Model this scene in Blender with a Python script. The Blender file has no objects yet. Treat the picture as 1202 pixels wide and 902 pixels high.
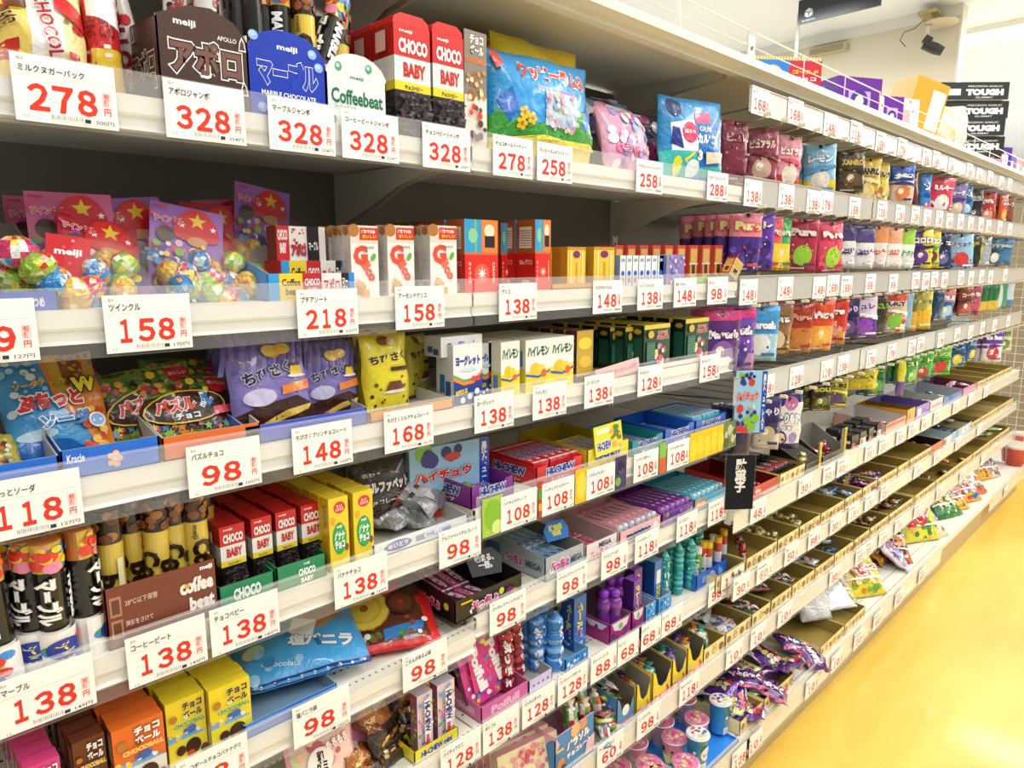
import bpy, math, random
import numpy as np
from mathutils import Vector, Matrix

# ---------------------------------------------------------------- camera
scene = bpy.context.scene
COL = scene.collection
CAMZ = 1.42
F, VPX, VPY, CX, CY = 830., 1450., 307., 601., 451.
PITCH = math.atan((CY-VPY)/F); YAW = math.atan((VPX-CX)/math.hypot(F, CY-VPY))
_fh = Vector((math.cos(YAW), math.sin(YAW), 0)); _r = Vector((math.sin(YAW), -math.cos(YAW), 0)); _u = Vector((0, 0, 1))
_f = _fh*math.cos(PITCH)-_u*math.sin(PITCH); _up = _fh*math.sin(PITCH)+_u*math.cos(PITCH)
cam = bpy.data.objects.new('camera', bpy.data.cameras.new('camera')); COL.objects.link(cam)
cam.data.lens = F/1202*36; cam.data.sensor_width = 36; cam.data.clip_start = .05; cam.data.clip_end = 100
m = Matrix.Identity(4)
for i in range(3): m[i][0] = _r[i]; m[i][1] = _up[i]; m[i][2] = -_f[i]
m[2][3] = CAMZ
cam.matrix_world = m
scene.camera = cam

# ---------------------------------------------------------------- light, exposure
w = bpy.data.worlds.new('world'); scene.world = w; w.use_nodes = True
w.node_tree.nodes['Background'].inputs[0].default_value = (.93, .97, 1.0, 1)
w.node_tree.nodes['Background'].inputs[1].default_value = .19
scene.view_settings.view_transform = 'Standard'; scene.view_settings.look = 'None'
scene.view_settings.exposure = 0.45; scene.view_settings.gamma = 1; scene.view_settings.use_curve_mapping = False
scene.cycles.use_denoising = True
scene.cycles.max_bounces = 8; scene.cycles.transparent_max_bounces = 24
CEIL = 3.5
def area(x, y, z, sx, sy, e):
    l = bpy.data.lights.new('ceiling_area_light', 'AREA'); l.shape = 'RECTANGLE'; l.size = sx; l.size_y = sy; l.energy = e; l.color = (1, .992, .975)
    o = bpy.data.objects.new('ceiling_area_light', l); COL.objects.link(o); o.location = (x, y, z); return o
LAMPX = [-1.2, .9, 3.0, 5.1]
for lx in LAMPX: area(lx, -1.0, CEIL-.09, .22, 3.6, 43)
for lx in (8.0, 11.2, 14.0, 17.0): area(lx, -1.0, CEIL-.09, .5, 6.0, 110)
for lx in (1.5, 3.6, 5.6): area(lx, 4.2, CEIL-.09, .22, 3.6, 60)     # unseen lights added over the next aisle to brighten the cream wall and ceiling

# ---------------------------------------------------------------- helpers
R = math.radians
def lin(c):
    if isinstance(c, str):
        c = c.lstrip('#'); c = [int(c[i:i+2], 16)/255 for i in (0, 2, 4)]
        c = [(x/12.92 if x <= .04045 else ((x+.055)/1.055)**2.4) for x in c]
    return tuple(c[:3])
def X(px, py, D):
    r = _f+_r*((px-CX)/F)+_up*((CY-py)/F); return r.x*D/r.y
def Z(px, py, D):
    r = _f+_r*((px-CX)/F)+_up*((CY-py)/F); return CAMZ+r.z*D/r.y
def XF(px, py, z):   # point where the pixel's ray meets a height
    r = _f+_r*((px-CX)/F)+_up*((CY-py)/F); t = (z-CAMZ)/r.z; return r.x*t, r.y*t
def mat(name, rough=.5, spec=.5, bump=0, bscale=60, coat=0, alpha=1, col=None, metal=0, emit=0):
    mt = bpy.data.materials.new(name); mt.use_nodes = True; nt = mt.node_tree; b = nt.nodes['Principled BSDF']
    b.inputs['Roughness'].default_value = rough; b.inputs['Specular IOR Level'].default_value = spec
    b.inputs['Coat Weight'].default_value = coat; b.inputs['Metallic'].default_value = metal; b.inputs['Coat Roughness'].default_value = .08
    if col is None:
        a = nt.nodes.new('ShaderNodeVertexColor'); a.layer_name = 'Col'; nt.links.new(a.outputs[0], b.inputs['Base Color'])
    else: b.inputs['Base Color'].default_value = (*lin(col), 1)
    if emit:
        b.inputs['Emission Color'].default_value = (*lin(col), 1); b.inputs['Emission Strength'].default_value = emit
    if bump:
        tc = nt.nodes.new('ShaderNodeTexCoord'); n = nt.nodes.new('ShaderNodeTexNoise'); n.inputs['Scale'].default_value = bscale
        n.inputs['Detail'].default_value = 3; n.inputs['Distortion'].default_value = .8
        bp = nt.nodes.new('ShaderNodeBump'); bp.inputs['Strength'].default_value = bump; bp.inputs['Distance'].default_value = .01
        nt.links.new(tc.outputs['Object'], n.inputs['Vector']); nt.links.new(n.outputs['Fac'], bp.inputs['Height']); nt.links.new(bp.outputs[0], b.inputs['Normal'])
    return mt
def clear(name, tr=.75, col=(1, 1, 1), rough=.12):
    mt = bpy.data.materials.new(name); mt.use_nodes = True; nt = mt.node_tree; b = nt.nodes['Principled BSDF']
    b.inputs['Base Color'].default_value = (*col, 1); b.inputs['Roughness'].default_value = rough; b.inputs['Specular IOR Level'].default_value = .8
    t = nt.nodes.new('ShaderNodeBsdfTransparent'); mx = nt.nodes.new('ShaderNodeMixShader'); mx.inputs[0].default_value = tr
    nt.links.new(b.outputs[0], mx.inputs[1]); nt.links.new(t.outputs[0], mx.inputs[2]); nt.links.new(mx.outputs[0], nt.nodes['Material Output'].inputs[0])
    return mt
M_paper = mat('printed_paper', .7, .3)
M_carton = mat('printed_carton', .35, .5, coat=.25)
M_film = mat('printed_film', .3, .5, bump=.4, bscale=45, coat=.35)
M_foil = mat('printed_foil', .22, .8, bump=.6, bscale=90, coat=.8, metal=.25)
M_metal = mat('enamelled_steel', .4, .5)
M_chrome = mat('chromed_wire', .22, .8, col='#c9c7be', metal=.85)
M_plastic = mat('smooth_plastic', .25, .6, coat=.3)
M_clear = clear('clear_plastic', .84, (.93, .94, .95))
M_flap = clear('clear_rail_flap', .93, (.9, .9, .88))
M_milky = clear('frosted_label_strip', .38, (.74, .73, .70), .2)
M_wrap = clear('clear_wrapper', .955, (1, 1, 1), .06)

class MB:
    def __init__(s): s.v = []; s.f = []; s.c = []
    def add(s, vs, fs, col):
        o = len(s.v); s.v += [tuple(p) for p in vs]; s.f += [tuple(i+o for i in f) for f in fs]
        if isinstance(col, list): s.c += [lin(c) for c in col]
        else: s.c += [lin(col)]*len(fs)
    def box(s, x0, x1, y0, y1, z0, z1, col):
        vs = [(x, y, z) for z in (z0, z1) for y in (y0, y1) for x in (x0, x1)]
        s.add(vs, [(0, 2, 3, 1), (4, 5, 7, 6), (0, 1, 5, 4), (1, 3, 7, 5), (3, 2, 6, 7), (2, 0, 4, 6)], col)   # bottom top front right back left
    def prism(s, pts, axis, a, b, col):     # polygon pts in the other two axes, extruded
        def P(p, t): return {'x': (t, p[0], p[1]), 'y': (p[0], t, p[1]), 'z': (p[0], p[1], t)}[axis]
        n = len(pts); vs = [P(p, a) for p in pts]+[P(p, b) for p in pts]
        s.add(vs, [tuple(range(n))[::-1], tuple(range(n, 2*n))]+[(i, (i+1) % n, (i+1) % n+n, i+n) for i in range(n)], col)
    def lathe(s, prof, n=16, cols=None, off=(0, 0, 0), axis='z'):   # prof [(r,z,col)]
        vs = []; fs = []; cc = []
        for r, z, *_ in prof:
            for k in range(n):
                a = 2*math.pi*k/n; p = (r*math.cos(a), r*math.sin(a), z)
                if axis == 'y': p = (p[0], p[2], p[1])
                if axis == 'x': p = (p[2], p[0], p[1])
                vs.append((p[0]+off[0], p[1]+off[1], p[2]+off[2]))
        for i in range(len(prof)-1):
            for k in range(n): fs.append((i*n+k, i*n+(k+1) % n, (i+1)*n+(k+1) % n, (i+1)*n+k)); cc.append(prof[i][2])
        fs.append(tuple(range(n))[::-1]); cc.append(prof[0][2])
        q = (len(prof)-1)*n; fs.append(tuple(range(q, q+n))); cc.append(prof[-1][2])
        s.add(vs, fs, cc)
    def tube(s, pts, r, col, n=6):
        vs = []; fs = []; P = [Vector(p) for p in pts]
        for i, p in enumerate(P):
            d = (P[min(i+1, len(P)-1)]-P[max(i-1, 0)]).normalized(); a = d.orthogonal().normalized(); b = d.cross(a)
            if i and abs(a.dot(pa)) < .99:
                a = (pa-d*pa.dot(d)).normalized(); b = d.cross(a)
            pa = a
            for k in range(n): t = 2*math.pi*k/n; vs.append(p+a*r*math.cos(t)+b*r*math.sin(t))
        for i in range(len(P)-1):
            for k in range(n): fs.append((i*n+k, i*n+(k+1) % n, (i+1)*n+(k+1) % n, (i+1)*n+k))
        fs.append(tuple(range(n))[::-1]); fs.append(tuple(range(len(P)*n-n, len(P)*n)))
        s.add(vs, fs, col)
    def ball(s, c, r, col, n=10, sq=(1, 1, 1)):
        k = n//2; pr = []
        for i in range(k+1):
            a = math.pi*i/k; pr.append((max(r*math.sin(a), r*.02), -r*math.cos(a)))
        vs = []; fs = []; cc = []
        for rr, z in pr:
            for j in range(n): t = 2*math.pi*j/n; vs.append((c[0]+rr*math.cos(t)*sq[0], c[1]+rr*math.sin(t)*sq[1], c[2]+z*sq[2]))
        for i in range(k):
            for j in range(n): fs.append((i*n+j, i*n+(j+1) % n, (i+1)*n+(j+1) % n, (i+1)*n+j)); cc.append(col(i, j) if callable(col) else col)
        s.add(vs, fs, cc)
    def mesh(s, name, mt, smooth=False):
        me = bpy.data.meshes.new(name); me.from_pydata(s.v, [], s.f)
        at = me.color_attributes.new('Col', 'FLOAT_COLOR', 'CORNER')
        arr = []
        for f, c in zip(s.f, s.c): arr += [c[0], c[1], c[2], 1.]*len(f)
        at.data.foreach_set('color', arr)
        me.materials.append(mt)
        if smooth: me.polygons.foreach_set('use_smooth', [True]*len(s.f))
        me.update(); return me
def link(name, me, parent=None, loc=None, rot=None):
    o = bpy.data.objects.new(name, me); COL.objects.link(o)
    if parent: o.parent = parent
    if loc is not None: o.location = loc
    if rot is not None: o.rotation_euler = rot
    return o
def tag(o, label, cat, group=None, kind=None):
    if label: o['label'] = label
    if cat: o['category'] = cat
    if group: o['group'] = group
    if kind: o['kind'] = kind
    return o
def struct(name, mb, mt, parent=None, smooth=False):
    o = link(name, mb.mesh(name, mt, smooth), parent)
    if not parent: o['kind'] = 'structure'
    return o
def dup(root, loc=None, rot=None, label=None, group=None):
    r = root.copy(); COL.objects.link(r)
    if loc is not None: r.location = loc
    if rot is not None: r.rotation_euler = rot
    if label: r['label'] = label
    if group: r['group'] = group
    for ch in list(root.children):
        c = ch.copy(); COL.objects.link(c); c.parent = r
        for g in list(ch.children):
            d = g.copy(); COL.objects.link(d); d.parent = c
    return r
ORD = 'first second third fourth fifth sixth seventh eighth ninth tenth eleventh twelfth thirteenth fourteenth fifteenth sixteenth seventeenth eighteenth nineteenth twentieth'.split()
def O_(i): return ORD[i] if i < 20 else ('twenty-'+ORD[i-20] if i < 29 else 'thirty-'+ORD[(i-30) % 20])

# ---------------------------------------------------------------- flat print
_G = {}
def glyph(s, off):
    k = (s, off)
    if k not in _G:
        cu = bpy.data.curves.new('t', 'FONT'); cu.body = s; cu.align_x = 'CENTER'; cu.offset = off; cu.resolution_u = 2; cu.space_line = .95
        ob = bpy.data.objects.new('t', cu); me = ob.to_mesh()
        vs = [(v.co.x, v.co.y) for v in me.vertices]; fs = [tuple(p.vertices) for p in me.polygons]
        ob.to_mesh_clear(); bpy.data.objects.remove(ob); bpy.data.curves.remove(cu)
        xs = [v[0] for v in vs] or [0, 1]; ys = [v[1] for v in vs] or [0, 1]
        _G[k] = (vs, fs, (min(xs), max(xs), min(ys), max(ys)))
    return _G[k]
def fuse(a, b):
    co = []; loops = []; starts = []; tot = []; col = []; sm = []; mi = []; vo = lo = 0; mats = []
    for me in ((a, b) if b else (a,)):
        n, k, p = len(me.vertices), len(me.loops), len(me.polygons)
        x_ = np.empty(n*3, np.float32); me.vertices.foreach_get('co', x_); co.append(x_)
        l = np.empty(k, np.int32); me.loops.foreach_get('vertex_index', l); loops.append(l+vo)
        s_ = np.empty(p, np.int32); me.polygons.foreach_get('loop_start', s_); starts.append(s_+lo)
        c = np.empty(k*4, np.float32); me.color_attributes['Col'].data.foreach_get('color', c); col.append(c)
        q = np.empty(p, bool); me.polygons.foreach_get('use_smooth', q); sm.append(q)
        mt = me.materials[0]
        if mt not in mats: mats.append(mt)
        mi.append(np.full(p, mats.index(mt), np.int32)); vo += n; lo += k
    co = np.concatenate(co); L = np.concatenate(loops); S_ = np.concatenate(starts)
    me = bpy.data.meshes.new(a.name); me.vertices.add(vo); me.vertices.foreach_set('co', co); me.loops.add(lo); me.loops.foreach_set('vertex_index', L)
    me.polygons.add(len(S_)); me.polygons.foreach_set('loop_start', S_); me.polygons.foreach_set('use_smooth', np.concatenate(sm)); me.polygons.foreach_set('material_index', np.concatenate(mi))
    for mt in mats: me.materials.append(mt)
    me.update(calc_edges=True); at = me.color_attributes.new('Col', 'FLOAT_COLOR', 'CORNER'); at.data.foreach_set('color', np.concatenate(col)); return me
class Art:
    """flat print in face coordinates u,v = 0..1"""
    def __init__(s, w, h): s.w, s.h = w, h; s.L = []
    def raw(s, vs, fs, col): s.L.append((vs, fs, lin(col)))
    def R(s, x0, y0, x1, y1, c):
        s.raw([(x0*s.w, y0*s.h), (x1*s.w, y0*s.h), (x1*s.w, y1*s.h), (x0*s.w, y1*s.h)], [(0, 1, 2, 3)], c)
    def P(s, pts, c): s.raw([(x*s.w, y*s.h) for x, y in pts], [tuple(range(len(pts)))], c)
    def E(s, cx, cy, rx, c, ry=None, n=18, a=0):   # rx as share of the width; round unless ry
        ry = rx*s.w if ry is None else ry*s.h; rx *= s.w; ca, sa = math.cos(a), math.sin(a)
        pts = [(rx*math.cos(t*2*math.pi/n), ry*math.sin(t*2*math.pi/n)) for t in range(n)]
        s.raw([(cx*s.w+x*ca-y*sa, cy*s.h+x*sa+y*ca) for x, y in pts], [tuple(range(n))], c)
    def S(s, cx, cy, r, c, n=5, k=.42, a=90):
        pts = []
        for i in range(2*n):
            q = r*s.w*(1 if i % 2 == 0 else k); t = R(a)+math.pi*i/n; pts.append((cx*s.w+q*math.cos(t), cy*s.h+q*math.sin(t)))
        ctr = [(cx*s.w, cy*s.h)]
        s.raw(ctr+pts, [(0, i+1, (i+1) % (2*n)+1) for i in range(2*n)], c)
    def T(s, txt, cx, cy, fw, fh, c, bold=.018, out=None, ow=.05, rot=0, out2=None):
        vs, fs, b = glyph(txt, bold); bw = max(b[1]-b[0], 1e-3); bh = max(b[3]-b[2], 1e-3)
        sx = fw*s.w/bw; sy = fh*s.h/bh; mx, my = (b[0]+b[1])/2, (b[2]+b[3])/2; ca, sa = math.cos(R(rot)), math.sin(R(rot))
        def put(vs, fs, col):
            q = []
            for x, y in vs:
                x, y = (x-mx)*sx, (y-my)*sy; q.append((cx*s.w+x*ca-y*sa, cy*s.h+x*sa+y*ca))
            s.raw(q, fs, col)
        if out2: a, f2, _ = glyph(txt, bold+ow*1.9); put(a, f2, out2)
        if out: a, f2, _ = glyph(txt, bold+ow); put(a, f2, out)
        put(vs, fs, c)
    def V(s, txt, cx, cy, L, H, c, bold=.05, out=None, ow=.04, rot=-90):   # upright running text: length as share of h, letter height as share of w
        s.T(txt, cx, cy, L*s.h/s.w, H*s.w/s.h, c, bold, out, ow, rot)
    def rnd(s, seed, n, cols, r=(.02, .06), box=(0, 0, 1, 1), kind='E'):
        g = random.Random(seed)
        for _ in range(n):
            x, y, q, c = g.uniform(box[0], box[2]), g.uniform(box[1], box[3]), g.uniform(*r), g.choice(cols)
            if x-q < 0 or x+q > 1 or y*s.h-q*s.w < 0 or y*s.h+q*s.w > s.h: continue
            if kind == 'E': s.E(x, y, q, c, n=10)
            elif kind == 'S': s.S(x, y, q, c)
            else: s.R(x-q, y-q*.6*s.w/s.h, x+q, y+q*.6*s.w/s.h, c)
    def emit(s, mb, mp, maxlen=None, off=.0003, step=.00012):
        for i, (vs, fs, c) in enumerate(s.L):
            d = off+step*min(i, 60)
            if maxlen is None: mb.add([mp(x, y, d) for x, y in vs], fs, None or (c if not isinstance(c, str) else lin(c))); continue
            tv = list(vs); tf = []
            st = []
            for f in fs:
                for k in range(1, len(f)-1): st.append((f[0], f[k], f[k+1]))
            cache = {}
            def midp(a, b):
                k = (min(a, b), max(a, b))
                if k not in cache:
                    cache[k] = len(tv); tv.append(((tv[a][0]+tv[b][0])/2, (tv[a][1]+tv[b][1])/2))
                return cache[k]
            while st:
                a, b, e = st.pop()
                ds = [math.dist(tv[a], tv[b]), math.dist(tv[b], tv[e]), math.dist(tv[e], tv[a])]; j = ds.index(max(ds))
                if ds[j] <= maxlen: tf.append((a, b, e)); continue
                if j == 0: q = midp(a, b); st += [(a, q, e), (q, b, e)]
                elif j == 1: q = midp(b, e); st += [(a, b, q), (a, q, e)]
                else: q = midp(e, a); st += [(a, b, q), (q, b, e)]
            mb.add([mp(x, y, d) for x, y in tv], tf, c)
def art(w, h, fn):
    a = Art(w, h)
    if fn: fn(a)
    return a

# ---------------------------------------------------------------- product builders (all stand with their base centre on the origin, front towards -y)
def cartonM(w, d, h, cols, front=None, left=None, top=None, right=None):
    """cols: (front, left, top[, right])"""
    cf, cl, ct = cols[:3]; cr = cols[3] if len(cols) > 3 else cl
    mb = MB(); b = min(.0012, w*.03)
    x0, x1, y0, y1, z0, z1 = -w/2, w/2, -d/2, d/2, 0, h
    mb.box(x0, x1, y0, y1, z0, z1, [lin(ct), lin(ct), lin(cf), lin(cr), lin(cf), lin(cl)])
    body = mb.mesh('carton', M_carton)
    pm = MB()
    if front: art(w, h, front).emit(pm, lambda x, y, o: (x-w/2, -d/2-o, y))
    if left: art(d, h, left).emit(pm, lambda x, y, o: (-w/2-o, d/2-x, y))
    if right: art(d, h, right).emit(pm, lambda x, y, o: (w/2+o, x-d/2, y))
    if top: art(w, d, top).emit(pm, lambda x, y, o: (x-w/2, y-d/2, h+o))
    return body, (pm.mesh('print', M_carton) if pm.f else None)
def pouchM(w, h, t, base, front=None, seed=0, seal=.045, mt=None, wob=.003, nu=12, nv=14, maxlen=.009, flare=0, gus=0, left=None):
    """soft packet. base: colour or fn(u,v)->colour"""
    g = random.Random(seed); A = [(g.uniform(1, 3), g.uniform(1, 3), g.uniform(0, 6), g.uniform(-1, 1)) for _ in range(5)]
    def prof(u, v):   # u,v in -1..1
        a = max(0, 1-abs(u)**2.6)**.6; vv = abs(v)/(1-seal*1.6)
        b = max(0, 1-min(1, vv)**2.4)**.55
        if gus and v < 0: b = max(b, max(0, 1-min(1, vv)**8)**.5*gus)
        return a*b
    def surf(x, y, side, off=0):
        u, v = 2*x/w-1, 2*y/h-1
        q = prof(u, v); k = sum(am*math.sin(fx*u*3+fy*v*3+ph) for fx, fy, ph, am in A)*wob
        cr = wob*.5*math.sin(u*19+seed)*max(0, abs(v)-.55)*2
        xx = (x-w/2)*(1-.05*q*(1-abs(v))+flare*v)
        yy = side*(t/2*q+.0006+off)+k*.6+cr*q*0+wob*.4*math.sin(u*14+seed)*max(0, abs(v)-.6)
        return (xx, yy+(side*k*.35*q), y)
    mb = MB()
    bf = base if callable(base) else (lambda u, v: base)
    for side in (-1, 1):
        vs = [surf(w*i/nu, h*j/nv, side) for j in range(nv+1) for i in range(nu+1)]; fs = []; cs = []
        for j in range(nv):
            for i in range(nu):
                f = (j*(nu+1)+i, j*(nu+1)+i+1, (j+1)*(nu+1)+i+1, (j+1)*(nu+1)+i)
                fs.append(f if side < 0 else f[::-1]); cs.append(bf((i+.5)/nu, (j+.5)/nv))
        mb.add(vs, fs, cs)
    # close the rim
    o = (nu+1)*(nv+1); rim = [i for i in range(nu+1)]+[(nu+1)*j+nu for j in range(1, nv+1)]+[(nu+1)*nv+i for i in range(nu-1, -1, -1)]+[(nu+1)*j for j in range(nv-1, 0, -1)]
    for a, b in zip(rim, rim[1:]+rim[:1]): mb.f.append((b, a, a+o, b+o)); mb.c.append(lin(bf(.5, 0)))
    body = mb.mesh('packet', mt or M_film, True)
    pm = MB()
    if front: art(w, h, front).emit(pm, lambda x, y, o: surf(x, y, -1, o), maxlen, off=.0007)
    return body, (pm.mesh('print', mt or M_film, True) if pm.f else None)
def tubeM(r, h, bands, fn=None, n=20, cap=None):
    """standing tube; bands [(z,col)] from 0 up, print wraps the front half"""
    mb = MB(); prof = []
    for i, (z, c) in enumerate(bands):
        z2 = bands[i+1][0] if i+1 < len(bands) else h
        prof += [(r, z, c), (r, z2, c)]
    mb.lathe([(r*.93, 0, bands[0][1])]+prof+[(r*.93, h+.001, bands[-1][1])], n)
    pm = MB()
    if fn: art(1.25*math.pi*r, h, fn).emit(pm, lambda x, y, o: ((r+o)*math.cos(.66*math.pi+x/r), (r+o)*math.sin(.66*math.pi+x/r), y), r*.35, off=.0006)
    return mb.mesh('tube', M_plastic, False), (pm.mesh('print', M_plastic) if pm.f else None)
def trayM(w, d, hf, hb, col, incol=None, front=None, left=None, t=.0018, hl=None, notch=0, fp=None):
    """open display tray: front lip hf, back hb, side profile slopes from hf to hb"""
    incol = incol or col; mb = MB(); hl = hl or hf
    def panel(pts, n, ci, co):   # pts outer; inner offset by n*t
        k = len(pts); vs = [tuple(p) for p in pts]+[(p[0]+n[0]*t, p[1]+n[1]*t, p[2]+n[2]*t) for p in pts]
        fs = [tuple(range(k)), tuple(range(2*k-1, k-1, -1))]+[((i+1) % k, i, i+k, (i+1) % k+k) for i in range(k)]
        mb.add(vs, fs, [lin(co), lin(ci)]+[lin(ci)]*k)
    x, y = w/2, d/2
    panel([(-x, -y, 0), (-x, y, 0), (x, y, 0), (x, -y, 0)], (0, 0, 1), incol, col)
    if fp: fp = [(a*w-x, -y, b*hf) for a, b in fp]
    elif notch: fp = [(-x, -y, 0), (x, -y, 0), (x, -y, hf), (x*.6, -y, hf), (x*.45, -y, hf*notch), (-x*.45, -y, hf*notch), (-x*.6, -y, hf), (-x, -y, hf)]
    else: fp = [(-x, -y, 0), (x, -y, 0), (x, -y, hf), (-x, -y, hf)]
    panel(fp, (0, 1, 0), incol, col)
    panel([(x, y, 0), (-x, y, 0), (-x, y, hb), (x, y, hb)], (0, -1, 0), incol, incol)
    panel([(-x, y, 0), (-x, -y, 0), (-x, -y, hl), (-x, y, hb)], (1, 0, 0), incol, col)
    panel([(x, -y, 0), (x, y, 0), (x, y, hb), (x, -y, hl)], (-1, 0, 0), incol, col)
    pm = MB()
    if front: art(w, hf, front).emit(pm, lambda a, b, o: (a-w/2, -d/2-o, b))
    if left: art(d, hf, left).emit(pm, lambda a, b, o: (-w/2-o, d/2-a, b))
    return mb.mesh('tray', M_carton), (pm.mesh('print', M_carton) if pm.f else None)
def rollM(l, r, col, ends, fn=None, n=12, sq=1):
    """wrapped roll lying along its depth (y), print on the upper side"""
    mb = MB(); mb.lathe([(r*.55, -l/2, ends), (r, -l/2+.004, ends), (r, -l/2+.012, col), (r, l/2-.012, col), (r, l/2-.004, ends), (r*.55, l/2, ends)], n, axis='y', off=(0, 0, r))
    pm = MB()
    if fn: art(l*.86, math.pi*r*.8, fn).emit(pm, lambda x, y, o: (-(r+o)*math.cos(.1*math.pi+y/r), l*.43-x, r+(r+o)*math.sin(.1*math.pi+y/r)), r*.5, off=.0005)
    return mb.mesh('roll', M_film, False), (pm.mesh('print', M_film) if pm.f else None)
def candyM(cols, seed=0, l=.045, w=.02, t=.012):
    """small wrapped sweet with pinched ends"""
    g = random.Random(seed); mb = MB(); n = 8; prof = [(-.5, .75), (-.36, .22), (-.3, .8), (-.1, 1), (.1, 1), (.3, .8), (.36, .22), (.5, .75)]
    vs = []; fs = []; cc = []
    for i, (a, k) in enumerate(prof):
        fl = 1 if .2 < abs(a) < .5 or abs(a) < .3 else .25
        for j in range(n):
            t_ = 2*math.pi*j/n; vs.append((a*l, w/2*k*math.cos(t_)*(1.1 if abs(a) == .5 else 1), t/2+t/2*k*math.sin(t_)*(.3 if abs(a) == .5 else 1)))
    for i in range(len(prof)-1):
        for j in range(n): fs.append((i*n+j, i*n+(j+1) % n, (i+1)*n+(j+1) % n, (i+1)*n+j)); cc.append(lin(cols[g.randrange(len(cols))] if i in (2, 3, 4) else cols[0]))
    mb.add(vs, fs, cc); return (mb.mesh('wrapper', M_foil, True),)
def put(name, meshes, label, cat, loc, rot=(0, 0, 0), group=None):
    o = link(name, meshes[0], None, loc, rot); tag(o, label, cat, group)
    for me in meshes[1:]:
        if me: link(me.name.split('.')[0], me, o)
    return o
def box_px(name, label, cat, l, r, top, py, y0, zb, d, cols, front=None, left=None, topart=None, group=None, h=None, rz=0, proud=0):
    """carton whose front face spans pixel columns l..r at row py on the plane y0, top at pixel row `top`, standing on zb"""
    x0, x1 = X(l, py, y0), X(r, py, y0); h = h or Z((l+r)/2, top, y0)-zb
    ms = cartonM(x1-x0, d, h, cols, front, left, topart)
    return put(name, ms, label, cat, ((x0+x1)/2, y0+d/2, zb), (0, 0, rz), group)
def pouch_px(name, label, cat, l, r, top, py, y0, zb, t, base, front=None, seed=0, rx=-8, rz=0, ry=0, group=None, hk=1, **k):
    x0, x1 = X(l, py, y0), X(r, py, y0); c = math.cos(R(rz)); ww = (x1-x0)*k.pop('wk', 1); h = (Z((l+r)/2, top, y0+.02)-zb)/math.cos(R(rx))*hk
    ms = pouchM(ww, h, t, base, front, seed, **k)
    return put(name, ms, label, cat, ((x0+x1)/2, y0+t/2, zb), (R(rx), R(ry), R(rz)), group)

# ---------------------------------------------------------------- the building
def floor_mat():
    mt = mat('yellow_floor', .22, .5, col='#f5bf2c', coat=.15); nt = mt.node_tree; b = nt.nodes['Principled BSDF']
    tc = nt.nodes.new('ShaderNodeTexCoord'); mp = nt.nodes.new('ShaderNodeMapping'); mp.inputs['Scale'].default_value = (.55, 2.2, 1)
    n = nt.nodes.new('ShaderNodeTexNoise'); n.inputs['Scale'].default_value = 1.6; n.inputs['Detail'].default_value = 9; n.inputs['Roughness'].default_value = .65
    n2 = nt.nodes.new('ShaderNodeTexNoise'); n2.inputs['Scale'].default_value = 90; n2.inputs['Detail'].default_value = 3
    cr = nt.nodes.new('ShaderNodeValToRGB'); cr.color_ramp.elements[0].position = .22; cr.color_ramp.elements[1].position = .8
    cr.color_ramp.elements[0].color = (.68, .37, .028, 1); cr.color_ramp.elements[1].color = (.92, .68, .15, 1)
    ad = nt.nodes.new('ShaderNodeMath'); ad.operation = 'MULTIPLY_ADD'; ad.inputs[1].default_value = .25; nt.links.new(n2.outputs[0], ad.inputs[0]); nt.links.new(n.outputs[0], ad.inputs[2])
    sb = nt.nodes.new('ShaderNodeMath'); sb.operation = 'SUBTRACT'; sb.inputs[1].default_value = .12; nt.links.new(ad.outputs[0], sb.inputs[0])
    nt.links.new(tc.outputs['Object'], mp.inputs[0]); nt.links.new(mp.outputs[0], n.inputs[0]); nt.links.new(tc.outputs['Object'], n2.inputs[0])
    nt.links.new(sb.outputs[0], cr.inputs[0]); nt.links.new(cr.outputs[0], b.inputs['Base Color'])
    rr = nt.nodes.new('ShaderNodeMapRange'); rr.inputs[3].default_value = .26; rr.inputs[4].default_value = .5
    nt.links.new(n.outputs[0], rr.inputs[0]); nt.links.new(rr.outputs[0], b.inputs['Roughness'])
    return mt
mb = MB(); mb.box(-4, 30, -6, 9, -.1, -.002, '#dcdad2'); struct('floor_base', mb, mat('pale_floor', .35, .5))
mb = MB(); mb.box(-1.5, 9.5, -1.1, .84, -.002, 0, '#f0b93a'); struct('floor', mb, floor_mat())
mb = MB(); mb.box(-4, 30, -6, 9, CEIL, CEIL+.1, '#f6f8fc'); struct('ceiling', mb, mat('ceiling_board', .4, .5))
M_wall = mat('wall_paint', .7, .3, bump=.02, bscale=8)
mb = MB(); mb.box(7.0, 7.12, 1.83, 9, 0, CEIL, '#e4dcc6'); struct('wall_side', mb, M_wall)
mb = MB(); mb.box(7.0-.012, 7.12+.006, 1.812, 1.83, 0, CEIL, '#ece8da'); struct('trim_1', mb, M_wall)
mb = MB(); mb.box(6.985, 7.0, 1.83, 9, CEIL-.09, CEIL, '#f0eee6'); struct('trim_2', mb, M_wall)
mb = MB(); mb.box(26, 26.1, -6, 9, 0, CEIL, '#f0f0ee'); struct('wall_far', mb, M_wall)
M_lamp = mat('lamp_diffuser', .5, .5, col='#fffdf5', emit=9)
M_lamph = mat('lamp_housing', .5, .5, col='#f2f2ee')
def lamp(x, y, l, wd, label):
    mb = MB(); mb.box(-wd/2-.03, wd/2+.03, -l/2-.03, l/2+.03, -.05, 0, '#f2f2ee'); r = link('ceiling_lamp', mb.mesh('lamp_housing', M_lamph), None, (x, y, CEIL)); tag(r, label, 'ceiling lamp')
    mb = MB(); mb.box(-wd/2, wd/2, -l/2, l/2, -.058, -.05, '#ffffff'); link('diffuser', mb.mesh('diffuser', M_lamp), r)
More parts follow.
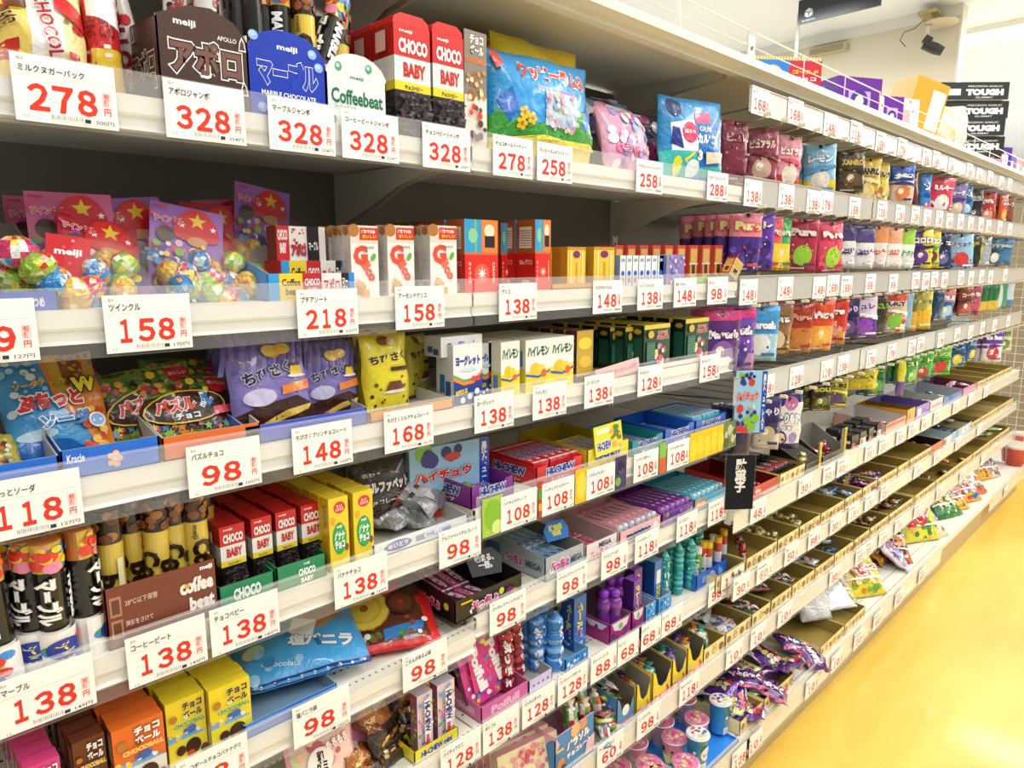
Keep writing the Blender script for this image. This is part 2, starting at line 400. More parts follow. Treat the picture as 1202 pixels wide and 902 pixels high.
for i, lx in enumerate((8.0, 11.2, 14.0, 17.0)): lamp(lx, -1.0, 6.0, .4, 'long white strip lamp on the ceiling beyond the cream wall, %s from its corner' % O_(i))

# ---------------------------------------------------------------- shelving
XJ = [-.114, .786, 1.686, 2.586, 3.486, 4.386, 5.286]
YB = 1.28
CREAM, CREAM2 = '#e9e6da', '#d8d4c4'
BAYN = ['end', 'nearest', 'second', 'third', 'fourth', 'fifth', 'last']
BAYW = ['', 'bay closest to the camera', 'second bay', 'third bay', 'fourth bay', 'last bay']
def bayw(b): return ['first bay', 'second bay', 'third bay', 'fourth bay', 'fifth bay', 'sixth bay'][b]
# rows: name -> (front plane, rail top, rail bottom, deck top)
ROW = {'S1': (.882, 1.625, 1.557), 'S2': (.882, 1.390, 1.314), 'S3': (.882, 1.200, 1.126), 'S4': (.882, .980, .906), 'S4b': (.882, 1.012, .932), 'S5': (.882, .782, .715), 'S5b': (.882, .808, .738),
       'S6': (.872, .583, .515), 'G': (.848, .386, .316), 'E': (.858, .779, .700), 'Fr': (.851, .572, .507), 'H': (.770, .182, .088)}
def deckz(k): return ROW[k][1]-.022
RN = {'S1': 'top product shelf', 'S2': 'second shelf', 'S3': 'third shelf', 'S4': 'fourth shelf', 'S4b': 'fourth shelf', 'S5': 'fifth shelf', 'S5b': 'fifth shelf', 'S6': 'sixth shelf', 'G': 'shelf above the base', 'E': 'upper tray shelf', 'Fr': 'middle tray shelf', 'H': 'base deck'}
def shelf(row, b, hole=False, rail=True):
    y0, zt, zb = ROW[row]; dz = zt-.022; x0, x1 = XJ[b]+.002, XJ[b+1]-.002; depth = YB-y0
    mb = MB()
    pf = [(y0+.004, dz), (YB-.004, dz), (YB-.004, dz-.012), (y0+.03, dz-.016), (y0+.03, dz-.036), (y0+.012, dz-.036), (y0+.012, dz-.026), (y0+.004, dz-.022)]
    mb.prism(pf[::-1], 'x', x0, x1, CREAM)
    r = link('shelf_board', mb.mesh('shelf_board', M_metal)); tag(r, 'cream steel %s board of the %s' % (RN[row], bayw(b)), 'shelf', 'shelf boards')
    if row != 'H':
        for s, xx in (('l', x0+.006), ('r', x1-.008)):
            mb = MB(); q = depth
            pts = [(YB-.005, dz-.016), (y0+.05, dz-.016), (y0+.05, dz-.030), (y0+.12, dz-.036), (y0+.2, dz-.052), (y0+.29, dz-.085), (YB-.03, dz-.11), (YB-.005, dz-.11)]
            mb.prism(pts, 'x', xx-.0012, xx+.0012, CREAM2); link('bracket', mb.mesh('bracket', M_metal), r)
    if hole:
        pm = MB(); n = 0
        for j in range(3):
            yy = y0+.022+j*.045 if j < 2 else y0+.2
            for i in range(int((x1-x0)/.0125)):
                cx = x0+.01+i*.0125; a = [(cx+.0026*math.cos(t*math.pi/3), yy+.0026*math.sin(t*math.pi/3), dz+.0005) for t in range(6)]; pm.add(a, [tuple(range(6))], '#26241f')
        o = link('perforation_pattern', pm.mesh('perforation_pattern', M_paper), r); o['kind'] = 'stuff'
    if rail:
        mb = MB()
        zm = dz-.038; mb.prism([(y0, zt), (y0+.0015, zt), (y0+.0015, zm), (y0, zm)][::-1], 'x', x0, x1, '#ffffff')
        mb.prism([(y0-.003, zt+.002), (y0+.0025, zt+.002), (y0+.0025, zt), (y0-.003, zt)][::-1], 'x', x0, x1, '#ffffff')
        link('price_rail', mb.mesh('price_rail', M_clear), r)
        mb = MB(); mb.prism([(y0, zm), (y0+.0015, zm), (y0+.0015, zb), (y0-.005, zb), (y0-.005, zb+.0015), (y0, zb+.0015)][::-1], 'x', x0, x1, '#ffffff'); link('rail_flap', mb.mesh('rail_flap', M_flap), r)
        if row in ('E', 'Fr', 'G', 'H'):
            mb = MB(); mb.box(x0, x1, y0+.002, y0+.0035, zb, dz-.004, '#f1ecdb'); link('rail_backing', mb.mesh('rail_backing', M_plastic), r)
        else:
            mb = MB(); mb.prism([(y0+.003, dz-.002), (y0+.003, dz-.020), (y0+.008, dz-.024), (y0+.008, dz-.034), (y0+.0035, dz-.038), (y0+.010, dz-.038), (y0+.010, dz-.002)], 'x', x0, x1, '#f4f2ea'); link('rail_lip', mb.mesh('rail_lip', M_plastic), r)
    return r
for b in (0, 1):
    for k in ('S1', 'S2', 'S3'): shelf(k, b)
shelf('S4', 0); shelf('S4b', 1); shelf('S5', 0, True); shelf('S5b', 1, True); shelf('S6', 0, True); shelf('S6', 1, True); shelf('G', 1, True); shelf('H', 1, True)
for b in (2, 3, 4, 5):
    for k in ('E', 'Fr', 'G', 'H'): shelf(k, b, k in ('G', 'H') and b < 4, not (k == 'H' and b == 4))
# kick panels, back panels, uprights
for b in range(0, 6):
    mb = MB(); mb.box(XJ[b]+.002, XJ[b+1]-.002, .80 if b else .83, .815 if b else .845, 0, .136, '#b9a679'); r = link('kick_plate', mb.mesh('kick_plate', M_metal)); tag(r, 'steel kick plate under the base deck of the %s' % bayw(b), 'kick plate', 'kick plates')
    mb = MB(); mb.box(XJ[b]+.012, XJ[b+1]-.012, YB+.004, YB+.012, .155, 1.88, '#7d7a6e'); r = link('back_panel', mb.mesh('back_panel', M_metal)); tag(r, 'grey steel back panel behind the shelves of the %s' % bayw(b), 'back panel', 'back panels')
for b in range(7):
    mb = MB(); mb.box(XJ[b]-.011, XJ[b]+.011, YB-.006, YB+.03, 0, 1.93, CREAM2)
    r = link('shelf_upright', mb.mesh('shelf_upright', M_metal)); tag(r, 'slotted cream upright post, %s along the shelving' % O_(b), 'upright')
    mb = MB()
    for i in range(60): mb.add([(XJ[b]-.003, YB-.0064, .2+i*.028), (XJ[b]+.003, YB-.0064, .2+i*.028), (XJ[b]+.003, YB-.0064, .214+i*.028), (XJ[b]-.003, YB-.0064, .214+i*.028)], [(0, 1, 2, 3)], '#3a382f')
    link('slot_pattern', mb.mesh('slot_pattern', M_paper), r)['kind'] = 'stuff'
# top deck with wire fence
ZD = 1.902
for b in range(0, 6):
    x0, x1 = XJ[b]+.001, XJ[b+1]-.001; mb = MB()
    pf = [(.876, ZD), (YB+.3, ZD), (YB+.3, ZD-.014), (.93, ZD-.014), (.93, ZD-.034), (.905, ZD-.034), (.905, ZD-.018), (.876, ZD-.018)]
    mb.prism(pf[::-1], 'x', x0, x1, '#e6e3d2'); r = link('top_board', mb.mesh('top_board', M_metal)); tag(r, 'cream steel canopy board on top of the %s' % bayw(b), 'shelf', 'canopy boards')
    for xx in (x0+.008, x1-.01):
        mb = MB(); mb.prism([(YB, ZD-.014), (.95, ZD-.014), (.95, ZD-.034), (1.1, ZD-.05), (YB, ZD-.12)], 'x', xx-.0012, xx+.0012, CREAM2); link('bracket', mb.mesh('bracket', M_metal), r)
    mb = MB(); fx0, fx1, yf = x0+.012, x1-.012, .884
    fr = MB()
    fr.tube([(fx0, yf, ZD), (fx0, yf, ZD+.062), (fx1, yf, ZD+.062), (fx1, yf, ZD)], .0022, '#e8e6de')
    fr.tube([(fx0, yf, ZD+.028), (fx1, yf, ZD+.028)], .0016, '#e8e6de')
    for q in (.33, .66): fr.tube([(fx0+(fx1-fx0)*q, yf, ZD), (fx0+(fx1-fx0)*q, yf, ZD+.062)], .0016, '#e8e6de')
    f = link('wire_fence', fr.mesh('wire_fence_frame', M_plastic)); tag(f, 'low white wire fence along the canopy edge of the %s' % bayw(b), 'fence', 'canopy fences')
    mb = MB(); mb.box(-.016, .016, -.001, .001, 0, .05, '#eceade'); pl = link('end_plate', mb.mesh('end_plate', M_plastic), f, (fx1+.01, yf-.004, ZD))
    mb = MB(); mb.lathe([(.005, -.002, '#6b5a34'), (.005, .001, '#6b5a34')], 10, axis='y'); link('screw', mb.mesh('screw', M_plastic), pl, (0, -.002, .022))
# wire end panels beyond the last bay
def grid(x, y0, y1, z0, z1, label, sp=.05):
    mb = MB(); n = int((y1-y0)/sp); k = int((z1-z0)/sp)
    for i in range(n+1): mb.tube([(x, y0+i*sp, z0), (x, y0+i*sp, z1)], .0022, '#f0eee6', 4)
    for i in range(k+1): mb.tube([(x, y0, z0+i*sp), (x, y1, z0+i*sp)], .0022, '#f0eee6', 4)
    tag(link('wire_mesh_panel', mb.mesh('wire_mesh', M_plastic)), label, 'wire panel')
grid(5.33, .60, 1.3, .25, 1.75, 'white wire mesh panel closing the far end of the shelving')
mb = MB(); mb.box(6.4, 6.45, .2, 1.4, 0, 1.9, '#8d8168'); tag(link('cabinet_end_panel', mb.mesh('cabinet_end_panel', M_metal)), 'brown-grey end panel of the next shelving run, behind the wire mesh', 'panel')

# ---------------------------------------------------------------- price cards
RED = '#e23c2c'
def cardM(name, price, small, sub=None, amt='', warm=False, far=0, red=RED, w=.094, h=.065):
    bg = '#fbfbf8'
    mb = MB(); mb.box(-w/2, w/2, -.0005, .0005, 0, h, bg)
    def fr(a):
        n = len(price)
        [a.T('０１２３４５６７８９'[int(ch)], (.225+.235*k if n == 3 else .30+.29*k), .375, (.13 if ch == '1' else .20 if n == 3 else .25), .41, red, .034) for k, ch in enumerate(price)]
        if far < 2:
            a.T(name, .06+min(.84, .070*len(name))/2, .79, min(.84, .070*len(name)), .13 if len(name) < 9 else .11, '#2a2a2a', .012)
        else: a.R(.08, .76, .6, .82, '#9a9a9a')
        if far < 1:
            a.T(sub or '森永', .09, .92, .07, .05, '#8a8a8a', 0)
            a.R(.04, .675, .96, .68, '#b9b9b9')
            if amt: a.T('(  %s  )' % amt, .78, .72, .2, .055, '#8a8a8a', 0)
            a.T('税\n抜', .895, .47, .06, .2, red, .01); a.T('円', .895, .27, .07, .12, red, .01)
            a.R(.855, .36, .858, .585, red); a.R(.932, .36, .935, .585, red)
            for i in range(16): a.R(.33+i*.019, .07, .33+i*.019+(.006 if i % 3 else .011), .135, '#a8a8a8')
            a.T(small+'円', .85, .085, .19, .07, '#333333', .005); a.R(.645, .055, .705, .115, '#2c3850'); a.T('10', .085, .07, .05, .05, '#9a9a9a', 0)
        else:
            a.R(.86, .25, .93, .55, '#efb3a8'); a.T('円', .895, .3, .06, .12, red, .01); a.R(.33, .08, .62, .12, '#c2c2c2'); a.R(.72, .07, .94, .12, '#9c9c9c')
    pm = MB(); art(w, h, fr).emit(pm, lambda x, y, o: (x-w/2, -.0005-o, y))
    return mb.mesh('card', M_paper), pm.mesh('print', M_paper)
_cards = {}
def card(name, price, small, row, px, py, label, far=0, rx=0, dx=0, red=RED, rz=0, drop=0, **k):
    y0, zt, zb = ROW[row]; y = y0-.0025
    key = (name, price, small, far, red)
    if key not in _cards: _cards[key] = cardM(name, price, small, far=far, red=red, **k)
    o = put('price_card', _cards[key], label, 'price card', (X(px, py, y)+dx, y-.001, zb+.0035-drop), (R(rx), 0, R(rz))); return o
RW = {'S1': 'top rail', 'S2': 'second rail', 'S3': 'third rail', 'S4': 'fourth rail', 'S4b': 'fourth rail', 'S5': 'fifth rail', 'S5b': 'fifth rail', 'S6': 'sixth rail', 'G': 'rail above the base'}
CARDS = [
 ('S1', [('ミルクヌガーパック', '278', '300', 79, 120), ('アポロジャンボ', '328', '354', 242, 137), ('マーブルジャンボ', '328', '354', 355, 152), ('コーヒービートジャンボ', '328', '354', 435, 163), ('チョコベビージャンボ', '328', '354', 524, 176), ('チョコボールパーティー', '278', '300', 602, 190), ('クッピーラムネファミリー', '258', '278', 651, 196), ('プチカムファミリーパック', '258', '278', 762, 212), ('カルピスラムネミックス', '288', '311', 842, 219)]),
 ('S2', [('ソフトあつめ', '119', '127', -22, 385), ('ツインクル', '158', '170', 175, 380), ('プチアソート', '218', '235', 385, 366), ('アーモンドグリコ', '158', '170', 493, 360), ('グリコ', '138', '149', 608, 355), ('ミルクキャラメル', '148', '159', 713, 349), ('ハイソフトミルク', '138', '149', 763, 346), ('塩キャラメル', '148', '159', 804, 343), ('ボンタン', '98', '105', 842, 340)]),
 ('S3', [('ぷちっとソーダ', '118', '127', 38, 598), ('パズルチョコ', '98', '105', 264, 546), ('ちびさくプリンチョコレート', '148', '159', 379, 522), ('ちびさくミルクチョコレート', '168', '181', 480, 500), ('ヨーグレット', '138', '149', 580, 482), ('ハイレモン', '138', '149', 645, 469), ('コーラパンチ', '138', '149', 703, 457), ('サンタシナ', '128', '138', 763, 445), ('缶ドロップス', '158', '170', 833, 431)]),
 ('S4', [('マーブル', '138', '149', 55, 812), ('コーヒービート', '138', '149', 197, 765), ('チョコベビー', '138', '149', 288, 729), ('バナナチョコ', '138', '149', 424, 680), ('アルファベットチョコレート', '98', '105', 540, 636)]),
 ('S4b', [('ハイチュウグレープ', '108', '116', 609, 594), ('ハイチュウストロベリー', '108', '116', 655, 577), ('ハイチュウレモン', '108', '116', 705, 562), ('ハイチュウ青りんご', '108', '116', 758, 545), ('ハイチュウヨーグルト', '108', '116', 796, 531)]),
 ('S5', [('チョコボールチョコバナナグミ', '98', '105', 250, 893), ('塩バニラ袋', '98', '105', 378, 843), ('ごえんがあるよ袋', '98', '105', 499, 780)]),
 ('S5b', [('ぷっちょスティックぶどう', '98', '105', 596, 714), ('ぷっちょスティックソーダ', '98', '105', 671, 685), ('ぷっちょワールド', '98', '105', 721, 659), ('メントスグレープ', '118', '127', 759, 637), ('メントスミント', '118', '127', 806, 618), ('メントスソーダ', '118', '127', 842, 597)]),
 ('S6', [('ハイチュウミニ', '128', '138', 541, 890), ('ポイフル', '138', '149', 588, 852), ('ぷっちょボール', '128', '138', 632, 822), ('ぷっちょソーダボール', '128', '138', 672, 797), ('ジューシーコーラ', '88', '95', 709, 776), ('ジューC', '68', '73', 738, 757), ('ミニコーラ', '68', '73', 763, 741), ('ヨーグル', '88', '95', 788, 727), ('ビッグカットル', '98', '105', 842, 693)]),
 ('G', [('アーモンドチョコ', '60', '64', 716, 881), ('ハートチップル', '98', '105', 761, 845), ('ポケットチョコ', '118', '127', 809, 807)])]
for row, L in CARDS:
    for i, (n, p, s, px, py) in enumerate(L):
        lo = row in ('S4b', 'S5b', 'S6', 'G', 'S5') and px > 480
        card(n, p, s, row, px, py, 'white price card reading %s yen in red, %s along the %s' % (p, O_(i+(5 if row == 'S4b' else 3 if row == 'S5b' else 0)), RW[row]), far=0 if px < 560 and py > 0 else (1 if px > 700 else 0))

# ---------------------------------------------------------------- products
def deep(o, n, dy, dx=0, jit=.002, dz=0, first=1):
    g = random.Random(len(o['label'])+n)
    if not o.get('group'): o['group'] = 'file of '+o['label'][:60]
    out = []
    for i in range(first, n+first):
        out.append(dup(o, (o.location.x+dx*i+g.uniform(-jit, jit), o.location.y+dy*i, o.location.z+dz*i), None, o['label']+', %s behind it' % O_(i-1)))
    return out
def tray_px(label, l, r, py, y0, zb, d, hf, hb, col, incol=None, front=None, left=None, rz=0, group=None, name='display_tray', **k):
    x0, x1 = X(l, py, y0), X(r, py, y0)
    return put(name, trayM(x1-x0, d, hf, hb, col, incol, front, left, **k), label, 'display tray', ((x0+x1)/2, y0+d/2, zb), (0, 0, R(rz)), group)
ARCH = [(0, 0), (1, 0), (1, .74), (.92, .86), (.8, .94), (.65, .99), (.5, 1), (.35, .99), (.2, .94), (.08, .86), (0, .74)]

# ---- top shelf
z = deckz('S1'); y = .895
def a_nougat(a):
    a.P([(0, 0), (.42, 0), (.3, 1), (0, 1)], '#f2d46a'); a.P([(.62, 0), (1, 0), (1, 1), (.72, 1)], '#f7e9a8')
    a.P([(.34, 0), (.66, 0), (.74, 1), (.30, 1)], '#f8f4ee'); a.rnd(3, 14, ['#6b3a1e', '#d9a13a', '#f6dd7a', '#c8281e', '#8d5a2c'], (.04, .10), (.02, .05, .38, .95), 'R')
    a.rnd(5, 12, ['#c8281e', '#ffffff', '#f3c22f', '#5a3018'], (.03, .07), (.70, .02, .98, .6), 'R'); a.P([(.62, .55), (1, .45), (1, .62), (.62, .75)], '#d8232a')
    a.T('CHOCOL', .52, .42, .74, .11, '#c0222a', .03, '#ffffff', .03, rot=-80); a.T('25個', .1, .45, .2, .14, '#4a2018', .02, rot=-75); a.P([(.4, .9), (.5, .6), (.62, 1)], '#d8232a')
pouch_px('candy_bag', 'large yellow and white bag of chocolate nougat beside the 278 price card', 'candy bag', 2, 116, -45, 60, y, z, .07, '#e9c040', a_nougat, 1, -14, wob=.005)
def a_nougat2(a): a.R(0, 0, 1, .35, '#e8c23a'); a.T('まとめ', .4, .5, .7, .15, '#8a1c1c', .02); a.P([(0, .6), (1, .5), (1, .8), (0, .85)], '#ffffff'); a.rnd(8, 8, ['#c8281e', '#f8efe0'], (.05, .1), (0, 0, 1, .4), 'R')
pouch_px('candy_bag', 'red and yellow nougat bag tucked behind the large white one', 'candy bag', 106, 152, -40, 60, y+.03, z, .05, '#cf2a2a', a_nougat2, 2, -6)
def drops(a, c, pts, out='#ffffff'):
    for x, y_ in pts: a.P([(x-.045, y_-.06), (x+.045, y_-.06), (x+.03, y_+.04), (x, y_+.10), (x-.03, y_+.04)], out); a.P([(x-.033, y_-.045), (x+.033, y_-.045), (x+.02, y_+.03), (x, y_+.075), (x-.02, y_+.03)], c)
def a_apollo(a):
    a.T('meiji', .30, .86, .24, .09, '#ffffff', .03); a.T('アポロ', .52, .52, .78, .36, '#7a5548', .04, '#3a2118', .045, out2='#ffffff'); a.T('APOLLO', .76, .78, .22, .05, '#ffffff', .01)
    a.T('チョコレート', .56, .20, .46, .10, '#ffffff', .03); drops(a, '#5a3a30', [(.06, .15), (.25, .08), (.93, .25), (.93, .74)])
TT = [(0, 0), (1, 0), (1, .80), (.85, .98), (.6, 1.08), (.35, 1.06), (0, .90)]
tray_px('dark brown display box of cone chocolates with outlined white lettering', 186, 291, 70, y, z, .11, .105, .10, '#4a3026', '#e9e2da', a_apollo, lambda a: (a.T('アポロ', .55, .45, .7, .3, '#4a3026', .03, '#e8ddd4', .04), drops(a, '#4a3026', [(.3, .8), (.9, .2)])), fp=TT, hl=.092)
def a_marble(a):
    a.T('meiji', .5, .80, .26, .08, '#ffffff', .03); a.T('マーブル', .5, .52, .76, .3, '#123fc0', .03, '#123fc0', .03, out2='#ffffff'); a.T('MARBLE CHOCOLATE', .5, .27, .7, .06, '#ffffff', .03)
    for x, y_ in [(.82, .80), (.90, .66), (.08, .88), (.15, .1), (.42, .12)]: a.E(x, y_, .06, '#8fb8f4', .055); a.E(x-.01, y_+.012, .04, '#b9d4fb', .03)
tray_px('royal blue arched display box of coated chocolates', 291, 382, 85, y, z, .10, .108, .09, '#0d37b8', '#dfe4ee', a_marble, fp=ARCH, hl=.075)
def a_coffee(a):
    a.T('meiji', .5, .68, .22, .06, '#1d7a4c', .02); a.T('Coffeebeat', .5, .42, .86, .2, '#17744a', .03)
    for x, y_ in [(.2, .80), (.7, .84), (.42, .16), (.92, .13), (.08, .1)]: a.E(x, y_, .055, '#3fa877', .06); a.E(x-.01, y_+.01, .03, '#bfe8d2', .03)
    a.T('コーヒービート', .28, .28, .35, .05, '#17744a', .01)
tray_px('white arched display box with green coffee bean print', 383, 453, 100, y, z, .09, .100, .08, '#eef3ef', '#dfe4e0', a_coffee, fp=ARCH, hl=.07)
# tubes standing in the display boxes
def marble_tube(h=.165, r=.0135, seal=True):
    g = random.Random(4)
    def f(a):
        a.R(0, .78, 1, 1, '#e8c24a'); a.rnd(2, 40, ['#e23b2e', '#f07f2a', '#3fa845', '#3a8fe0', '#f7d23a', '#f28bb0'], (.07, .15), (0, .8, 1, .98))
        a.V('マーブル', .26, .56, .36, .34, '#ffffff', .06, '#8a8a8a', .03); a.V('MARBLE', .66, .55, .34, .2, '#ffffff', .05)
        a.R(0, 0, 1, .31, '#f4f1ea'); a.rnd(6, 16, ['#e23b2e', '#3fa845', '#3a8fe0', '#f3b32a', '#e9e6df'], (.08, .14), (0, 0, 1, .3)); a.E(.4, .17, .24, '#243a9c', .085, a=.4); a.T('シール', .4, .17, .3, .06, '#f3e96a', .03, rot=-70)
    return tubeM(r, h, [(0, '#f4f1ea'), (h*.31, '#17150f'), (h*.78, '#c97a34')], f)
MT = marble_tube()
def coffee_tube(h=.165, r=.0135):
    def f(a):
        a.R(0, .74, 1, 1, '#2a180e'); a.rnd(9, 22, ['#9a5a28', '#b9793c', '#6e3c18'], (.07, .13), (0, .75, 1, .99)); a.V('Coffee', .34, .34, .5, .4, '#2a1a10', .05); a.V('beat', .72, .3, .4, .36, '#2a1a10', .05); a.V('meiji', .2, .66, .12, .12, '#2a1a10', .02)
        a.R(.86, .2, .96, .62, '#f7edc0')
    return tubeM(r, h, [(0, '#f0cf55'), (h*.74, '#3a2414')], f)
CT = coffee_tube()
def white_tube(h=.165, r=.0135):
    def f(a): a.rnd(5, 14, ['#d8232a', '#e2e2e2', '#2a1a18'], (.07, .14), (0, 0, 1, 1)); a.V('APOLLO', .4, .5, .6, .4, '#9a1d22', .05)
    return tubeM(r, h, [(0, '#f4f0ea'), (h*.8, '#dfe3e6')], f)
WT = white_tube()
for i, (px, dy, ms, rx, ry, nm) in enumerate([(163, .10, WT, 0, -12, 'white speckled'), (205, .05, WT, 0, 3, 'white speckled'), (222, .09, WT, 0, 0, 'white speckled'), (241, .05, WT, -3, -4, 'white red-spotted'), (262, .07, WT, 0, 5, 'white red-spotted'),
      (280, .05, MT, 0, 0, 'black multicoloured'), (297, .04, MT, 0, 2, 'black multicoloured'), (312, .05, MT, 0, -2, 'black multicoloured'), (330, .04, MT, 0, 0, 'black multicoloured'), (346, .05, CT, 0, 4, 'yellow bean-printed'), (358, .03, CT, 0, 0, 'yellow bean-printed')]):
    yy = y+dy; put('candy_tube', ms, '%s chocolate tube, %s along the arched display boxes' % (nm, O_(i)), 'candy tube', (X(px, 40, yy), yy, z+.02), (R(rx), R(ry), i*.7), 'tubes in the top shelf displays')
put('candy_tube', MT, 'black multicoloured chocolate tube leaning out of the blue arched box', 'candy tube', (X(362, 60, y+.03), y+.03, z+.035), (0, R(24), .3))
put('candy_tube', CT, 'yellow bean-printed tube leaning behind the white arched box', 'candy tube', (X(392, 62, y+.045), y+.045, z+.0), (0, R(6), .3))
# tall chocolate boxes with a clear lower half
def a_cb(a, low='beans'):
    a.R(0, .72, 1, 1, '#d8201e'); a.R(0, .50, 1, .72, '#f6f2ee'); a.R(0, .42, 1, .50, '#f2dc2a')
    a.T('meiji', .33, .945, .36, .035, '#ffffff', .03); a.T('CHOCO', .52, .82, .80, .13, '#ffffff', .05, '#a01214', .03); a.T('BABY', .55, .61, .62, .13, '#c81a1c', .05); a.T('チョコベビー', .52, .455, .5, .04, '#1a1a1a', .03)
    a.rnd(11, 150, ['#2a2226', '#4a3e42', '#3a3034', '#6a5c60'], (.035, .06), (.05, .02, .95, .40), 'R')
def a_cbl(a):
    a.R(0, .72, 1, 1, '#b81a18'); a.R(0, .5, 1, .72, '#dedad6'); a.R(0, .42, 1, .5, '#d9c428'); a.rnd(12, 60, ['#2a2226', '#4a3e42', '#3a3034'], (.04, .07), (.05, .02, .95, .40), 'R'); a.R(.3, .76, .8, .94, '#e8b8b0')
def jumbo(l, r, top, lab, n):
    o = box_px('chocolate_box', lab, 'chocolate box', l, r, top, 90, y, z, .05, ('#1d1518', '#1d1518', '#d8201e'), a_cb, a_cbl)
    mb = MB(); ww = X(r, 90, y)-X(l, 90, y); hh = Z((l+r)/2, top, y)-z
    mb.prism([(-ww*.5, 0), (ww*.5, 0), (ww*.47, .009), (ww*.3, .016), (-ww*.3, .016), (-ww*.47, .009)], 'y', -.024, .024, '#d8251f'); link('cap', mb.mesh('cap', M_plastic), o, (0, 0, hh+.0006))
    if n: deep(o, n, .055)
    return o
jumbo(463, 505, 32, 'tall red-capped box of small chocolate beads, first of two', 5)
jumbo(508, 544, 42, 'tall red-capped box of small chocolate beads, second of two', 4)
def a_ball(a):
    a.R(0, 0, 1, 1, '#eee6da'); a.R(0, .45, 1, 1, '#8d8070'); a.T('チョコ', .55, .93, .6, .08, '#ffffff', .05, '#2a1a14', .03); a.T('ボール', .55, .84, .6, .08, '#ffffff', .05, '#2a1a14', .03); a.T('CHOCOBALL', .5, .75, .9, .045, '#f07f2a', .04)
    a.rnd(3, 26, ['#e9c27a', '#c98e3e', '#f4dca0', '#a8642a'], (.06, .1), (.05, .42, .98, .66)); a.rnd(5, 12, ['#5a2d18', '#7a4020', '#d8402a'], (.08, .13), (.08, .04, .95, .36))
box_px('chocolate_box', 'slim grey and white carton of peanut chocolate balls', 'chocolate box', 545, 571, 37, 95, y, z, .05, ('#9a8d7c', '#3a2a22', '#cfc6b8'), a_ball)
# large ramune bags
def a_ramune(a):
    a.R(0, 0, 1, .16, '#f2d51e'); a.P([(0, .16), (0, .34), (.06, .42), (.14, .30), (.24, .40), (.36, .24), (.52, .30), (.66, .22), (.8, .34), (.88, .52), (.94, .3), (1, .28), (1, .16)], '#3fa53c')
    a.P([(.05, .5), (.12, .3), (.2, .42), (.16, .62)], '#2b6fd0'); a.P([(.8, .35), (.86, .3), (.95, .5), (.9, .6)], '#2b6fd0')
    a.T('クッピーラムネ', .56, .79, .68, .17, '#e8432a', .05, '#ffffff', .05); a.T('カクテル コレクション', .55, .64, .38, .05, '#f2a9b8', .02)
    a.P([(.42, .3), (.74, .3), (.76, .62), (.44, .62)], '#c9dff2'); a.rnd(3, 60, ['#f6f2e8', '#f29ab0', '#9cc7f0', '#f3e27a', '#d8d0e6'], (.012, .024), (.43, .26, .75, .6))
    for cx, cy in [(.22, .38), (.2, .28), (.28, .33)]:
        for k in range(5): a.E(cx+.026*math.cos(k*1.257), cy+.04*math.sin(k*1.257), .016, '#f7c81e', n=8)
        a.E(cx, cy, .012, '#e2701e', n=8)
    a.P([(.02, .9), (.07, .95), (.1, .80), (.05, .76)], '#e8432a'); a.P([(0, .14), (1, .14), (.9, .2), (.7, .16), (.4, .2), (.15, .15)], '#f2e24a')
pouch_px('candy_bag', 'big sky blue ramune bag with red lettering and green hills', 'candy bag', 577, 721, 64, 130, y+.005, z, .075, lambda u, v: '#2f9fe6' if v > .13 else '#f2d51e', a_ramune, 7, -7, wk=.80, wob=.006, rz=-4)
def a_yel(a): a.T('クッピーラムネ', .45, .55, .6, .28, '#e05a1e', .05, '#fff4c8', .04); a.R(.0, 0, 1, .12, '#f4e26a'); a.T('ファミリーパック', .45, .3, .4, .09, '#b06a1e', .02)
pouch_px('candy_bag', 'yellow ramune bag standing behind the sky blue one', 'candy bag', 577, 700, 50, 110, y+.09, z, .06, '#efd51f', a_yel, 9, -2, wk=.8, wob=.005)
put('candy_bag', pouchM(.27, .17, .08, '#f0d822', a_yel, 13, wob=.006), 'yellow ramune bag slumped on top of the standing bags', 'candy bag', (X(630, 30, 1.02)-.02, 1.02, z+.135), (R(-46), R(10), R(-22)))
put('candy_bag', pouchM(.25, .17, .07, lambda u, v: '#e8cf22' if v > .45 else '#2b8fd6', lambda a: a.P([(0, .42), (1, .5), (1, .58), (0, .5)], '#c8321e'), 14, wob=.006), 'blue and yellow bag lying under the slumped yellow bag', 'candy bag', (X(560, 30, 1.08), 1.10, z+.12), (R(-50), R(8), R(-15)))
def a_mix(a, cs, t=None):
    a.rnd(4, 45, cs, (.03, .075), (.03, .03, .97, .97))
    if t: a.T(t, .5, .32, .62, .12, '#d8306a', .04, '#ffffff', .04)
PK = ['#e86a9a', '#9a7ad0', '#7fb6e6', '#f4c8d8', '#f7eef4', '#d84a7a', '#b0a0e0']
o = pouch_px('candy_bag', 'pink and lilac party bag of wrapped sweets behind the 258 card', 'candy bag', 721, 782, 128, 160, y+.01, z, .06, '#e9a8c8', lambda a: a_mix(a, PK, 'ちゅる'), 15, -14, wk=.85, wob=.005)
put('candy_bag', pouchM(.2, .15, .06, lambda u, v: '#28386e' if v < .4 else '#7fb2de', lambda a: (a_mix(a, PK), a.P([(0, .36), (1, .36), (1, .44), (.8, .5), (.6, .44), (.4, .5), (.2, .44), (0, .5)], '#f2eef4')), 16, wob=.005), 'blue and pink bag lying on top of the lilac party bag', 'candy bag', (X(742, 122, .98), 1.0, z+.085), (R(-48), 0, R(-8)))
put('candy_bag', pouchM(.2, .17, .05, '#2c3560', lambda a: a_mix(a, ['#3c4f9a', '#c84a7a', '#e8e0ec']), 17, wob=.005), 'navy party bag wedged behind the pink and lilac one', 'candy bag', (X(775, 150, 1.03), 1.03, z), (R(-6), 0, R(-10)))
